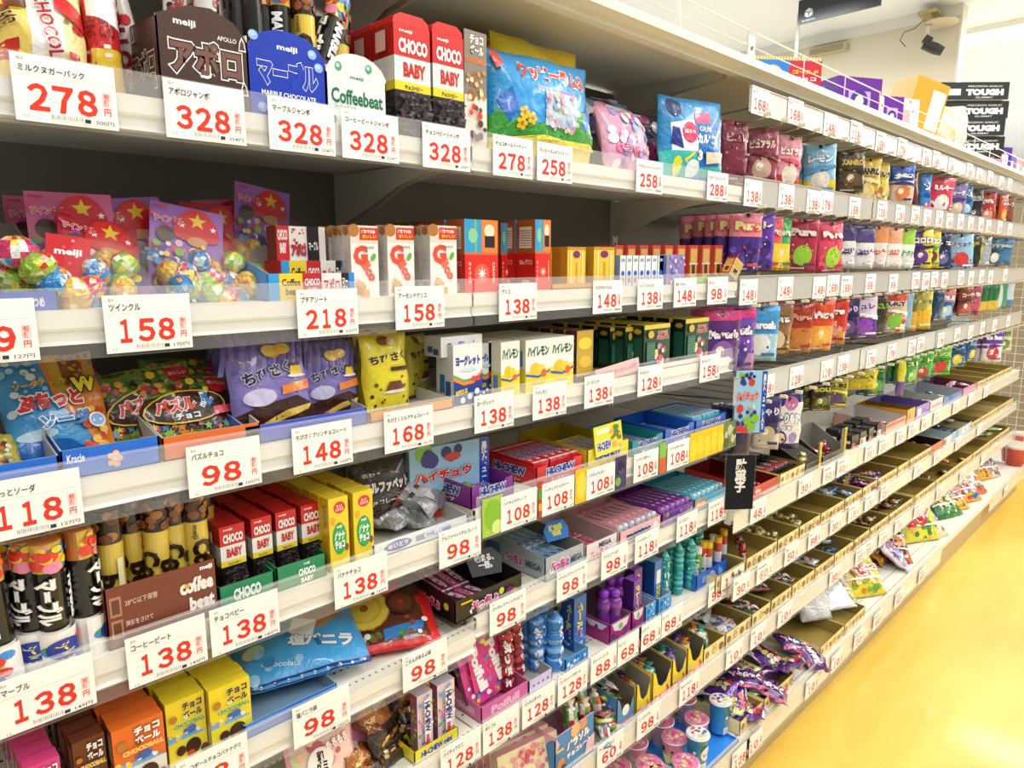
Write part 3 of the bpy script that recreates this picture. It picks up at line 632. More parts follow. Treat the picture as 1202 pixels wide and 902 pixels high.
def a_calpis(a):
    a.R(0, 0, 1, .34, '#3fc0b8'); a.P([(.12, .34), (.5, .34), (.44, .72), (.1, .66)], '#f2f6fa'); a.P([(.52, .16), (.93, .20), (.95, .78), (.5, .72)], '#1273c4'); a.T('CALPIS', .62, .62, .2, .06, '#ffffff', .01); a.T('カルピス', .66, .50, .36, .12, '#ffffff', .06)
    a.P([(.46, .80), (.72, .84), (.72, .7), (.46, .67)], '#e8407a'); a.E(.36, .56, .12, '#d82a62'); a.T('ほろり', .36, .57, .17, .05, '#ffffff', .03); a.E(.18, .86, .11, '#1c3a72'); a.P([(.1, .42), (.26, .36), (.2, .6), (.12, .62)], '#2a3a90')
    a.T('3', .52, .30, .08, .12, '#ffffff', .06, '#1c2f6a', .05); a.T('種', .62, .30, .08, .07, '#1c2f6a', .03); a.E(.2, .16, .06, '#e6e83a', .12); a.P([(.28, .24), (.42, .34), (.43, .31), (.3, .21)], '#e6e83a'); a.E(.42, .14, .1, '#f4fbfb'); a.rnd(2, 20, ['#ffffff', '#bfe6f4'], (.006, .012)); a.P([(.6, .34), (.93, .36), (.9, .24), (.62, .2)], '#f0d8b8')
pouch_px('candy_bag', 'light blue and teal ramune mix bag at the end of the top shelf', 'candy bag', 786, 861, 116, 160, y-.0, z, .055, lambda u, v: '#2f96d8', a_calpis, 21, -5, wk=.72, rz=-14, wob=.005)

# ---- second shelf
z = deckz('S2')
FO = [['#d8246a', '#f3d93a', '#3aa0e0', '#f6f2ee'], ['#9ac43a', '#f3e24a', '#d8402a', '#e8f0c8'], ['#2a86c8', '#bfe2f4', '#e2a02a', '#f6f2ee'], ['#e2b62a', '#f7efb0', '#d85a2a', '#e8a83a']]
def eggM(k):
    g = random.Random(k); mb = MB(); mb.ball((0, 0, 0), .0165, lambda i, j: lin(g.choice(FO[k % 4]+[FO[k % 4][0]]*4)), 16, (1.15, .9, .95)); return mb.mesh('foil_egg', M_foil, False)
EGG = [eggM(i) for i in range(4)]
def a_twk(bg):
    def f(a):
        a.R(0, .0, 1, .46, '#7a4a98'); a.R(0, .46, 1, 1, bg); a.rnd(6, 18, ['#f3d93a', '#b83ac0', '#e84a8a', '#6a3ab0', '#f7c8e0'], (.03, .07), (.02, .5, .98, .98)); a.P([(.62+.32*math.cos(t*.2618), .70+.28*math.sin(t*.2618)) for t in range(13)]+[(.36, .66), (.62, .63), (.9, .66)], '#d8202a'); a.S(.63, .86, .13, '#f7cf2a'); a.S(.42, .80, .05, '#ffffff'); a.S(.85, .80, .05, '#ffffff')
        a.E(.63, .645, .14, '#d89a5a', .05); a.T('ツインクル', .24, .83, .40, .07, '#e0442e', .05, '#ffffff', .05); a.T('meiji', .12, .95, .16, .035, '#d8202a', .03); a.E(.2, .68, .12, '#4a2a24'); a.rnd(8, 34, ['#f3d93a', '#7ab53a', '#e8307a', '#3a8ae0', '#5a2a90', '#f4f0f8'], (.03, .07), (.02, .04, .98, .6))
    return f
def twinkle(bg, k, w=.092, h=.135):
    mb = MB(); mb.box(-w/2, w/2, -.0008, .0008, 0, h, bg); c = mb.mesh('header_card', M_carton)
    pm = MB(); art(w, h, a_twk(bg)).emit(pm, lambda x, y_, o: (x-w/2, -.0008-o, y_)); p = pm.mesh('print', M_carton)
    g = random.Random(k); eg = [(.006, .052), (-.022, .030), (.023, .028), (0, .014)] if k % 2 == 0 else [(.02, .058), (-.016, .04), (.014, .022), (-.024, .016)]
    return c, p, [(x+g.uniform(-.004, .004), -.016-g.uniform(0, .006), z_+.003) for x, z_ in eg]
BG = ['#d86a9e', '#b01f38', '#a06ac8', '#c8601e']
TW = [twinkle(BG[i], i) for i in range(4)]
wp = pouchM(.096, .09, .042, '#ffffff', None, 3, mt=M_wrap, nu=8, nv=8)[0]; wp.name = 'clear_bag'
def put_tw(px, py, yy, zz, k, rx, ry, rz, lab):
    c, p, eg = TW[k % 4]; o = put('foil_egg_pack', (c,), lab, 'candy pack', (X(px, py, yy), yy, zz), (R(rx), R(ry), R(rz)), 'carded packs of foil eggs'); link('print', p, o)
    for i, e in enumerate(eg): link('foil_egg', EGG[(i+k) % 4], o, e, (i*1.3+k, i*.8, k*.5))
    link('clear_bag', wp, o, (0, -.018, .001)); return o
for i, (px, py, yy, zz, k, rx, ry, rz, lab) in enumerate([
    (88, 280, 1.00, z, 0, -6, 0, -4, 'upright pink foil egg pack, tallest of the heap'), (143, 280, 1.04, z+.0, 1, -4, 2, 0, 'upright magenta pack of foil eggs beside the tall pink one'),
    (214, 300, .955, z-.004, 2, -18, 10, -5, 'lilac foil egg pack in the middle leaning backwards'), (188, 270, 1.10, z, 3, -4, 0, 0, 'yellow-topped foil egg pack deep behind the lilac one'),
    (254, 285, 1.04, z, 1, -8, 2, 4, 'red foil egg pack standing behind the tilted lilac pack'), (142, 312, .93, z-.012, 3, -38, -28, -8, 'orange foil egg pack slumped against the rail'),
    (290, 305, .94, z-.012, 1, -36, -24, 4, 'red foil egg pack slumped forward over the rail'), (303, 290, .99, z, 3, -40, -30, 6, 'orange foil egg pack stacked under the red slumped one'),
    (302, 248, 1.05, z+.03, 2, -5, 8, 5, 'raised purple foil egg pack at the end of its heap'), (170, 300, 1.0, z, 2, -10, -6, 3, 'violet foil egg pack between the tall pink and tilted lilac ones'), (118, 315, .925, z-.01, 1, -30, 14, 6, 'crimson foil egg pack leaning over at the rail'), (232, 322, .925, z-.012, 3, -48, 12, 0, 'amber foil egg pack flat against the rail'), (275, 268, 1.08, z+.01, 0, -4, -5, 0, 'rose foil egg pack peeking above the red pair'), (110, 262, 1.12, z, 1, 0, 0, 0, 'dark red foil egg pack in the deepest row'), (60, 285, 1.1, z, 0, -4, 0, 0, 'dim foil egg pack furthest back in its corner'), (250, 315, .93, z-.02, 0, -45, 25, 0, 'pink foil egg pack lying flat at the rail')]):
    put_tw(px, py, yy, zz, k, rx, ry, rz, lab)
# slanting red display box at the very left with a blue tray below
tray_px('slanted grey display box with a red back flap holding loose foil eggs', -20, 66, 330, .895, z-.002, .17, .022, .10, '#1f4fc0', '#8c8780', lambda a: a.T('まとめて あつめ', .5, .5, .6, .5, '#ffffff', .03), hl=.022)
mb = MB(); mb.box(-.022, .022, -.001, .001, 0, .07, '#d8232e'); pm = MB(); art(.044, .07, lambda a: (a.T('meiji', .5, .72, .62, .14, '#ffffff', .04), a.rnd(3, 10, ['#ea5a62', '#f7a0a0'], (.03, .06)))).emit(pm, lambda x, y_, o: (x-.022, -.001-o, y_))
tag(link('flap_sign', mb.mesh('flap_sign', M_carton), None, (X(72, 290, .93), .93, z+.012), (R(-8), R(8), R(-4))), 'small red flap sign with white lettering among the foil eggs', 'sign'); link('print', pm.mesh('print', M_carton), bpy.data.objects['flap_sign'])
for i, (px, py, yy, zz) in enumerate([(17, 275, .93, .062), (42, 292, .92, .045), (62, 310, .915, .027), (85, 327, .908, .014), (33, 268, .96, .05), (15, 300, .95, .03), (58, 292, .95, .03)]):
    o = put('foil_egg', (EGG[i % 4],), 'loose foil-wrapped chocolate egg in the slanted display box, %s down the slope' % O_(i), 'chocolate egg', (X(px, py, yy), yy, z+zz), (i, i*.5, i*2), 'loose foil eggs'); o.scale = (1.15,)*3
# assortment boxes
def a_petit(a):
    a.R(0, 0, 1, 1, '#b03a3a'); a.R(0, .5, .25, 1, '#d8262a'); a.T('CHOCO\nBABY', .12, .78, .2, .34, '#ffffff', .04); a.R(.25, .34, .62, 1, '#f3ece8'); a.rnd(5, 12, ['#d8262a', '#6a2a20'], (.015, .028), (.26, .72, .6, .96)); a.T('アポロ', .43, .66, .3, .18, '#c82a3a', .05, '#6a1a20', .03)
    a.R(.62, .34, .86, 1, '#241c20'); a.T('マーブル', .74, .72, .2, .14, '#ffffff', .04); a.R(.86, .34, 1, 1, '#f3ece8'); a.R(0, 0, 1, .34, '#f4ede4'); a.T('ッピングにもぴったり', .48, .17, .8, .15, '#b02a5a', .04)
box_px('chocolate_box', 'assortment carton printed with four small chocolate panels, standing upright', 'chocolate box', 325, 381, 266, 290, .95, z+.004, .03, ('#e9e2da', '#8d3a3a', '#d8d0c8'), a_petit)
def a_petit2(a):
    for i, (c, t, k) in enumerate([('#3a9fe0', '', '#fff'), ('#f2d23a', 'Coffee\nbeat', '#2a1a10'), ('#c8262a', 'CHOCO\nBABY', '#ffffff'), ('#f3ece8', 'アポロ', '#c82a3a'), ('#241c20', 'マー\nブル', '#ffffff'), ('#2f8fe0', '', '#fff')]):
        x0 = [0, .12, .38, .60, .84, .93][i]; x1 = [.12, .38, .60, .84, .93, 1][i]; a.R(x0, 0, x1, 1, c)
        if t: a.T(t, (x0+x1)/2, .5, (x1-x0)*.8, .6, k if len(k) > 4 else '#ffffff', .03)
tray_px('shallow assortment tray with yellow, red and blue panels and notched cardboard side', 314, 415, 320, .893, z, .12, .036, .07, '#2f8fe0', '#b5aea4', a_petit2)
box_px('chocolate_box', 'assortment carton lying low in the notched tray', 'chocolate box', 330, 405, 306, 315, .925, z+.003, .05, ('#f2d23a', '#c8262a', '#d8d0c8'), a_petit2)
def a_almond(a):
    a.R(0, .76, 1, 1, '#e8dccc'); a.E(.12, .93, .2, '#b9793c', .09); a.P([(.32, .8), (1, .8), (1, .97), (.34, .97)], '#d83a26'); a.T('1粒で2倍', .65, .92, .5, .05, '#ffffff', .03); a.T('おいしい', .68, .85, .5, .05, '#f7e23a', .03)
    a.T('G', .34, .585, .52, .28, '#e8503a', .06); a.T('lico', .66, .36, .62, .15, '#e8705a', .05, rot=-58); a.E(.8, .56, .13, '#6ab53a', .035, a=1); a.T('Almond', .62, .70, .42, .045, '#8a7a6a', .01)
    a.P([(.1, .06), (.42, .02), (.5, .16), (.2, .24)], '#c98e3e'); a.P([(.14, .16), (.42, .12), (.44, .2), (.2, .25)], '#e2b062'); a.P([(.36, 0), (.62, 0), (.6, .1), (.38, .1)], '#e9a83a')
def a_alml(a): a.R(0, .88, 1, 1, '#b9a894'); a.E(.5, .92, .3, '#a86a34', .06); a.R(.15, .3, .85, .7, '#cfc8c0'); a.T('アーモンド', .5, .5, 1.1, .12, '#9a8f84', .0, rot=90); a.R(.2, .05, .8, .18, '#a89a8a')
for l, r, yy, n, lab in [(412, 444, .90, 3, 'first'), (455, 486, .90, 4, 'second'), (497, 501, .99, 0, 'x'), (505, 536, .90, 3, 'third')]:
    if lab == 'x': l, r = 485, 500
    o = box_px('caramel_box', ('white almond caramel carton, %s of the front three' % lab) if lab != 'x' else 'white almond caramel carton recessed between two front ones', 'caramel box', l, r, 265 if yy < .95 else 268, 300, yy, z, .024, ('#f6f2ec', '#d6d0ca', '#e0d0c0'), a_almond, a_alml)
    if n: deep(o, n, .03)
def a_red(a):
    a.R(0, .52, 1, 1, '#e07a34'); a.R(0, .55, .52, 1, '#3a9fd8'); a.R(.3, .55, .36, 1, '#7ac060'); a.E(.25, .78, .14, '#8fd0a0', .1); a.R(.5, .55, 1, 1, '#e8863a'); a.E(.74, .85, .16, '#f2e6cc', .09); a.R(.6, .62, .9, .78, '#241c1c'); a.R(0, 0, 1, .52, '#e02a1a')
    a.E(.5, .26, .22, '#f0654a'); a.V('キャラメル', .14, .27, .3, .09, '#ffe8d8', .02); a.V('CARAMEL', .86, .27, .3, .08, '#ffe8d8', .01); a.S(.5, .26, .16, '#ffffff', 8, .3)
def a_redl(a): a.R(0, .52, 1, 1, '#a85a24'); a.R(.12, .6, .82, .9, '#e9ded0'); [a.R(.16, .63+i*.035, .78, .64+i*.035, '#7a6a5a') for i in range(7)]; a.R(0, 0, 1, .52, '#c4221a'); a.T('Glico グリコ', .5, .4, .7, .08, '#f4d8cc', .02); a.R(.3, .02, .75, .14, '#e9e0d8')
for l, r, n, lab in [(545, 584, 3, 'first'), (588, 602, 2, 'deeper'), (628, 646, 2, 'second')]:
    yy = .90 if lab != 'deeper' else .97
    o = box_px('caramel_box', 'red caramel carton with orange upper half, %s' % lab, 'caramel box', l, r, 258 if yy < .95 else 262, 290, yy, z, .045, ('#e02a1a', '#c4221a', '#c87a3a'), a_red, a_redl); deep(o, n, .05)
def a_ylw(a):
    a.R(0, .93, 1, 1, '#c8922a'); a.E(.5, .82, .2, '#7a2a6a', .09); a.V('ミルクキャラメル', .5, .38, .5, .16, '#a87018', .02); a.R(.15, .04, .22, .9, '#fbeaa8'); a.R(.78, .04, .85, .9, '#fbeaa8'); a.R(.3, .04, .7, .1, '#3a4a9a')
for l, r, yy, lab in [(666, 687, .90, 'first'), (697, 721, .90, 'second')]:
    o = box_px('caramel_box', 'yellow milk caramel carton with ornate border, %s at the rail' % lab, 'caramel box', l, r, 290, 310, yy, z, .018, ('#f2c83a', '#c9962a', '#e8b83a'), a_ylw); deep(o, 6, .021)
tray_px('shallow yellow tray under the milk caramel cartons', 648, 731, 322, .892, z, .16, .010, .010, '#e8a83a', '#c9a050')
def a_wh(a): a.R(0, 0, 1, .34, '#c8d8ea'); a.E(.5, .42, .3, '#2a62b8'); a.E(.5, .2, .3, '#d87a3a'); a.R(.2, .8, .8, .9, '#9aa6b4')
for i in range(7):
    l = 728+i*7.4
    o = box_px('caramel_box', 'slim white and blue soft milk carton, %s of seven in line' % O_(i), 'caramel box', l, l+6.4, 300, 312, .90, z, .05, ('#f2f4f6', '#8aa6cc', '#e8ecf0'), a_wh, group='slim white cartons')
box_px('caramel_box', 'navy blue end carton after the seven slim white ones', 'caramel box', 774, 782, 300, 312, .90, z, .05, ('#1f4a9a', '#16356e', '#2a5aa8'), None)
box_px('caramel_box', 'white carton with a purple patterned side turned outward', 'caramel box', 785, 803, 299, 310, .90, z, .04, ('#9a7ac0', '#f0f2f6', '#e8ecf0'), lambda a: a_mix(a, ['#c8b0e0', '#7a9ad8', '#f4f0f8']), a_wh)
def a_tan(a): a.R(.12, .1, .88, .9, '#e2b85a'); a.R(.3, .2, .7, .5, '#5a2a18'); a.R(0, .46, 1, .5, '#f2e8d8')
for i in range(9):
    l = 722+i*14.6
    o = box_px('caramel_box', 'red and gold candy carton, %s of nine in the upper file' % O_(i), 'caramel box', l, l+9.5, 288, 300, .955, z+.004, .05, ('#d8432e', '#e0604a', '#f0c8a0'), a_tan, group='red and gold cartons')
tray_px('green tray in front of the red and gold cartons', 805, 856, 318, .893, z, .11, .016, .02, '#8ad04a', '#5a8a30', lambda a: a.R(.4, .2, .9, .6, '#e8703a'))
put('caramel_box', cartonM(.036, .03, .05, ('#e8c070', '#c8432e', '#f0d8b0'), a_tan, a_tan), 'red and gold carton tipped over beyond the green tray', 'caramel box', (X(853, 310, .93)+.01, .93, z+.012), (0, R(33), R(-10)))

# ---- third shelf
z = deckz('S3')
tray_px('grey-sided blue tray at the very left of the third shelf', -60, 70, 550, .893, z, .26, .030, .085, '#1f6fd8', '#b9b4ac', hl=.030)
pouch_px('candy_bag', 'small olive and brown packet lying in the leftmost blue tray', 'candy bag', -40, 26, 516, 520, .93, z+.01, .02, '#c9b83a', lambda a: a_mix(a, ['#5a3a1e', '#7a9a3a', '#e8e0c8', '#c8402a']), 31, -40)
tray_px('blue tray with a pale orange flower mark holding the soda bag', 72, 189, 545, .893, z, .26, .034, .09, '#1f6fd8', '#b9b4ac', lambda a: (a.T('Kracie', .14, .68, .17, .3, '#ffffff', .02), [a.E(.52+.05*math.cos(k*1.26), .45+.2*math.sin(k*1.26), .035, '#f4c0a8') for k in range(5)], a.E(.52, .45, .03, '#f7d8c8')), hl=.034)
def a_soda(a):
    a.P([(.45, 1), (1, 1), (1, .05), (.85, 0), (.7, .35), (.5, .55)], '#e8882a'); a.P([(.5, 1), (.98, 1), (.92, .62), (.55, .6)], '#c9a83a'); a.P([(.62, .95), (.9, .98), (.82, .66), (.64, .68)], '#8a4a1e'); a.P([(0, 0), (.8, 0), (.55, .2), (.2, .25), (0, .2)], '#1b6cc8')
    a.E(.25, .28, .2, '#bfe0f4', .05); a.rnd(5, 26, ['#e8f4fb', '#9ccbea'], (.015, .05), (.02, .5, .45, .98)); a.rnd(6, 14, ['#f2c23a', '#d8482a'], (.03, .06), (.7, .05, .98, .5))
    a.T('ソーダアップ!', .38, .72, .5, .07, '#f2c23a', .04, '#5a3a1e', .04); a.T('ぷちっと', .44, .56, .66, .15, '#d8262e', .07, '#ffffff', .07); a.T('ソーダ', .55, .37, .52, .13, '#2f8fe0', .06, '#ffffff', .07); a.T('W', .82, .66, .26, .14, '#f2e23a', .06, '#2a1a1a', .07); a.E(.86, .32, .09, '#f4f4fb'); a.E(.86, .32, .07, '#7fb6ea')
pouch_px('candy_bag', 'light blue and orange soda candy pouch with a big letter W', 'candy bag', 14, 138, 424, 480, .935, z+.004, .03, lambda u, v: '#3f9fe0', a_soda, 33, -26, wk=1.0, ry=-3)
def a_puz(a):
    a.P([(0, .62), (1, .75), (1, 1), (0, 1)], '#6f9a3a'); a.R(0, 0, 1, .14, '#6a8a2a'); a.rnd(4, 40, ['#e84a6a', '#f2d23a', '#5aa8e0', '#8ac04a', '#f29a3a', '#5a2a1e'], (.03, .055), (.02, .02, .98, .22), 'S'); a.rnd(7, 22, ['#e8a84a', '#c83a5a', '#f2d23a', '#3a8a4a', '#4a241a'], (.02, .05), (.02, .68, .7, .97))
    a.E(.45, .45, .43, '#e8c83a', .24, a=.12); a.E(.45, .45, .415, '#3a1e18', .22, a=.12); a.T('パズル', .33, .47, .42, .22, '#e8402a', .06, '#ffffff', .05, rot=6); a.T('ル', .66, .54, .16, .22, '#3a8fe0', .06, '#ffffff', .05, rot=6); a.T('チョコ', .44, .31, .26, .09, '#ffffff', .04, rot=6)
    a.E(.82, .82, .13, '#b81a2a'); a.T('おいしい', .82, .82, .2, .06, '#ffe8e8', .02); a.P([(.72, .3), (.98, .38), (.98, .5), (.72, .42)], '#e85a6a'); a.R(.5, .92, .9, .97, '#8aca5a')
tray_px('orange-fronted white tray holding the puzzle chocolate pouches', 190, 306, 515, .893, z, .2, .030, .075, '#e8702a', '#c9c4ba', hl=.03)
a0 = pouch_px('candy_bag', 'brown and green puzzle chocolate pouch leaning at the tray front', 'candy bag', 168, 286, 448, 490, .925, z+.006, .03, '#5a2a1e', a_puz, 35, -34, ry=5)
deep(a0, 2, .045, dz=.006, dx=.02); a1 = dup(a0, (a0.location.x-.03, a0.location.y+.03, z+.012), None, 'brown and green puzzle chocolate pouch poking out above the front one', a0['group'])
a1.rotation_euler = (R(-24), R(-4), R(4))
def a_pud(a):
    for i in range(9): a.P([(i*.13-.1, .62), (i*.13-.04, .62), (i*.13+.08, 1), (i*.13+.02, 1)], '#6a62a8')
    a.rnd(4, 10, ['#c9b84a', '#8a7ac8'], (.01, .02), (.05, .4, .95, .95)); a.E(.52, .82, .12, '#d9a83a', .07); a.E(.50, .83, .11, '#f0d070', .06); a.E(.66, .84, .11, '#e8c050', .06); a.T('ちびさく', .42, .60, .62, .14, '#2a1a4a', .05, '#e8e4f8', .04, rot=12)
    a.P([(0, .06), (.3, .02), (.7, .05), (1, .02), (1, .22), (.75, .34), (.45, .30), (.2, .26), (0, .2)], '#3f1f16'); a.P([(.3, .1), (.6, .2), (.95, .24), (.9, .18), (.6, .12), (.35, .04)], '#e8c45a'); a.P([(.56, .36), (.96, .40), (.95, .50), (.57, .45)], '#f08a3a')
    a.P([(.70, .56), (.88, .56), (.85, .66), (.73, .66)], '#f2d23a'); a.R(.73, .65, .85, .68, '#6a3418'); a.E(.79, .545, .13, '#f4f0f8', .018); a.E(.28, .36, .2, '#cfc8ea', .09)
tray_px('blue-violet tray under the purple pudding chocolate pouches', 288, 431, 500, .893, z, .2, .026, .06, '#3a55c8', '#a9a6b8', hl=.026)
a0 = pouch_px('candy_bag', 'purple striped pudding chocolate pouch leaning over its tray', 'candy bag', 280, 375, 396, 450, .91, z+.005, .035, '#8c80cc', a_pud, 37, -14)
deep(a0, 2, .05, dx=.012)
a0 = pouch_px('candy_bag', 'purple striped pudding chocolate pouch standing at its tray end', 'candy bag', 365, 424, 402, 450, .93, z+.005, .03, '#8c80cc', a_pud, 39, -8, wk=1.15)
deep(a0, 3, .035, dx=.012)
def a_yc(a):
    a.T('ちびさく', .5, .70, .82, .12, '#2a1a0a', .05, '#f7ef8a', .03, rot=5); a.rnd(4, 10, ['#7a4a1e', '#5a2a14'], (.02, .045), (.1, .1, .95, .55)); a.E(.45, .92, .14, '#7a4a1e', .06); a.E(.6, .9, .1, '#e8d8b8', .05); a.R(.5, .53, .92, .58, '#4a2414'); a.P([(.35, .28), (.8, .30), (.72, .40), (.45, .4)], '#6a3a1e'); a.E(.57, .27, .28, '#e8e4d8', .02); a.R(.0, 0, 1, .04, '#4a2a18')
a0 = pouch_px('candy_bag', 'yellow milk chocolate pouch with brown sweets printed on it', 'candy bag', 434, 487, 392, 440, .91, z+.004, .03, '#e8d92f', a_yc, 41, -6)
deep(a0, 2, .05, dx=.02)
pouch_px('candy_bag', 'shaded yellow pouch slumped beside the yoghurt tablet cartons', 'candy bag', 478, 514, 392, 440, .99, z+.004, .03, '#c9bb35', a_yc, 42, -4, rz=20)  # duller yellow puts the shade into this pouch's colour
tray_px('orange tray under the yellow milk chocolate pouches', 434, 532, 480, .893, z, .16, .016, .03, '#f0a23a', '#d8d4c8')
def a_yog(a):
    a.P([(0, 0), (1, 0), (1, .50), (.7, .34), (.35, .32), (0, .42)], '#16388f'); a.P([(0, .42), (.35, .32), (.7, .34), (1, .50), (1, .56), (.7, .40), (.35, .38), (0, .48)], '#f08a2a'); a.P([(0, .48), (.35, .38), (.7, .40), (.7, .43), (.35, .42), (0, .52)], '#5ab04a')
    a.T('ヨーグレット', .5, .73, .84, .17, '#1c3a9a', .06); [a.E(x, y_, .085, '#f4f6fa') for x, y_ in [(.55, .13), (.8, .2), (.3, .08), (.92, .08)]]; a.T('BIFIDUS', .26, .22, .4, .08, '#f2e23a', .04, rot=8); a.R(.62, .38, .9, .46, '#e8402a'); a.E(.5, .58, .3, '#cfe4f4', .03)
CW = ('#f4f5f7', '#c8ccd2', '#dfe2e6')
for l, r, top, yy, zz, h, lab in [(532, 566, 404, .90, z, None, 'lower front'), (518, 566, 391, .915, z+.083, .034, 'topmost'), (562, 579, 403, .93, z, None, 'recessed')]:
    box_px('tablet_carton', 'white and blue yoghurt tablet carton, %s of its stack' % lab, 'tablet box', l, r, top, 430, yy, zz, .045, CW, a_yog if h is None else (lambda a: a.T('ヨーグレット', .5, .5, .7, .5, '#1c3a9a', .06)), lambda a: (a.R(.2, .2, .5, .5, '#2a6aa8'), a.R(.55, .1, .85, .4, '#1c4a8a')), h=h)
def a_lem(a, n=2):
    a.P([(0, 0), (1, 0), (1, .46), (0, .40)], '#f6e03a'); [a.T('ハイレモン', (i+.5)/n, .78, .86/n, .2, '#17603a', .06) for i in range(n)]
    for i in range(n): a.E((i+.38)/n, .44, .13/n*1.6, '#f0c81e', .12); a.E((i+.62)/n, .42, .1/n*1.6, '#f4d63a', .10); a.P([(i/n, .36), ((i+.5)/n, .30), ((i+.98)/n, .40), ((i+.98)/n, .36), ((i+.5)/n, .26), (i/n, .32)], '#2a5ac8'); a.E((i+.72)/n, .34, .07/n*1.6, '#e8602a'); a.T('レモンクエン酸', (i+.45)/n, .16, .5/n, .06, '#e8862a', .03)
a0 = box_px('tablet_carton', 'yellow and white lemon tablet carton beside the yoghurt cartons', 'tablet box', 588, 610, 401, 425, .90, z, .025, ('#f7f6f0', '#d8d6c0', '#e8e6d8'), lambda a: a_lem(a, 1), lambda a: (a.R(0, 0, 1, .45, '#e8cf30'), a.R(.2, .15, .7, .4, '#5a8ac8'))); deep(a0, 4, .03)
a0 = box_px('tablet_carton', 'wide double-faced yellow and white lemon tablet carton', 'tablet box', 617, 673, 397, 425, .90, z, .025, ('#f7f6f0', '#d8d6c0', '#e8e6d8'), a_lem, lambda a: (a.R(0, 0, 1, .45, '#e8cf30'), a.R(.3, .5, .7, .8, '#5a8ac8'))); deep(a0, 5, .028)
a0 = box_px('tablet_carton', 'dark brown cola tablet carton with a yellow side stripe', 'tablet box', 677, 696, 388, 415, .905, z, .03, ('#c9a83a', '#5a2430', '#6a3a30'), lambda a: (a.E(.5, .75, .4, '#f2d83a', .12), a.E(.5, .4, .35, '#e8c02a', .12), a.R(0, 0, 1, .12, '#5a2430')), lambda a: a.T('コーラ\nパンチ', .5, .5, .6, .8, '#e8a8a0', .03)); deep(a0, 3, .035)
def a_drop(a):
    a.R(0, .9, 1, 1, '#e8d44a'); a.R(.48, .0, 1, .9, '#1a4a34'); a.T('サクマ式\nドロップス', .72, .74, .46, .22, '#e8403a', .04, '#f6e8d8', .04); a.rnd(5, 16, ['#f6f2ea', '#e85a6a', '#f2d84a', '#7ab0e8', '#b0522a'], (.05, .09), (.45, .06, .98, .5)); a.R(.08, .12, .40, .6, '#2f6a54'); [a.R(.1, .15+i*.06, .38, .17+i*.06, '#5a9078') for i in range(7)]
    a.E(.22, .78, .11, '#d9b83a', .09)
for i, (l, r, top, yy) in enumerate([(716, 730, 384, .96), (734, 753, 384, .93), (756, 786, 381, .90), (786, 800, 378, .95), (804, 831, 374, .90)]):
    a0 = box_px('drop_tin', 'dark green fruit drop tin, %s from the cola cartons' % O_(i), 'candy tin', l, r, top, 400, yy, z+.006, .035, ('#17402e', '#0f2c20', '#d8c440'), a_drop, lambda a: (a.R(.15, .1, .85, .7, '#255c48'), a.E(.5, .85, .3, '#c9a83a', .06)))
    deep(a0, 3, .045)
tray_px('low white tray in front of the fruit drop tins', 700, 830, 420, .892, z, .2, .012, .02, '#f0f0ea', '#c8c8c0')
mb = MB(); mb.box(-.075, .075, -.0008, .0008, 0, .028, '#eec0bd'); pm = MB(); art(.15, .028, lambda a: a.T('ぽっちり 甘いから おいしい NOW!', .5, .5, .86, .4, '#b03a4a', .02)).emit(pm, lambda x, y_, o: (x-.075, -.0008-o, y_))
o = link('shelf_flyer', mb.mesh('flyer', M_paper), None, (X(727, 425, .888), .8885, z+.002), (R(-6), R(-5), 0)); tag(o, 'pale pink flyer strip with red lettering behind the third rail', 'flyer'); link('print', pm.mesh('print', M_paper), o)

# ---- fourth shelf, first bay
z = deckz('S4')
tubes = [(-4, .90, -2), (24, .93, 0), (38, .91, 1), (63, .90, -3), (83, .925, 2), (103, .905, 1), (10, .97, 0), (50, .97, 2), (92, .97, 0), (20, 1.01, 0), (70, 1.01, 0)]
for i, (px, yy, ry) in enumerate(tubes):
    put('candy_tube', MT, 'black chocolate tube with rainbow-dotted top, %s above the 138 card' % O_(i), 'candy tube', (X(px, 700, yy), yy+.012, z), (0, R(ry), i*.55-.35), 'rainbow-topped tubes').scale = (1.12, 1.12, .93)
for i, (px, yy, ry) in enumerate([(131, .93, 0), (160, .95, -1), (184, .93, 2), (208, .94, 0), (235, .93, 1), (148, .98, 0), (172, .99, 0), (196, .99, 0), (222, .985, 0), (244, .98, 0), (140, 1.03, 0), (186, 1.03, 0), (228, 1.03, 0)]):
    put('candy_tube', CT, 'yellow tube with coffee bean cap, %s in the brown display tray' % O_(i), 'candy tube', (X(px, 640, yy), yy+.01, z+.004), (0, R(ry), i*.5-.6), 'bean-capped tubes').scale = (1.1, 1.1, .96)
def a_cbt(a):
    a.R(.035, .52, .13, .84, '#b9846a'); a.R(.035, .16, .13, .46, '#b9846a'); a.R(.05, .56, .115, .8, '#6a3520'); a.R(.05, .2, .115, .42, '#6a3520'); a.T('28℃以下保管', .30, .70, .28, .1, '#e8c8b8', .01); a.T('湿気をさけて', .27, .36, .24, .1, '#e8c8b8', .02); a.T('meiji', .9, .9, .12, .1, '#ffffff', .04); a.T('coffee', .80, .66, .32, .26, '#f6ece4', .06); a.T('beat', .84, .34, .24, .24, '#f6ece4', .06); a.E(.71, .67, .025, '#e8a83a')
tray_px('brown coffee bean chocolate display tray with white lettering', 123, 257, 710, .895, z, .16, .078, .078, '#7a3a22', '#5a2a18', a_cbt)
def a_cbs(a):
    a_cb(a)
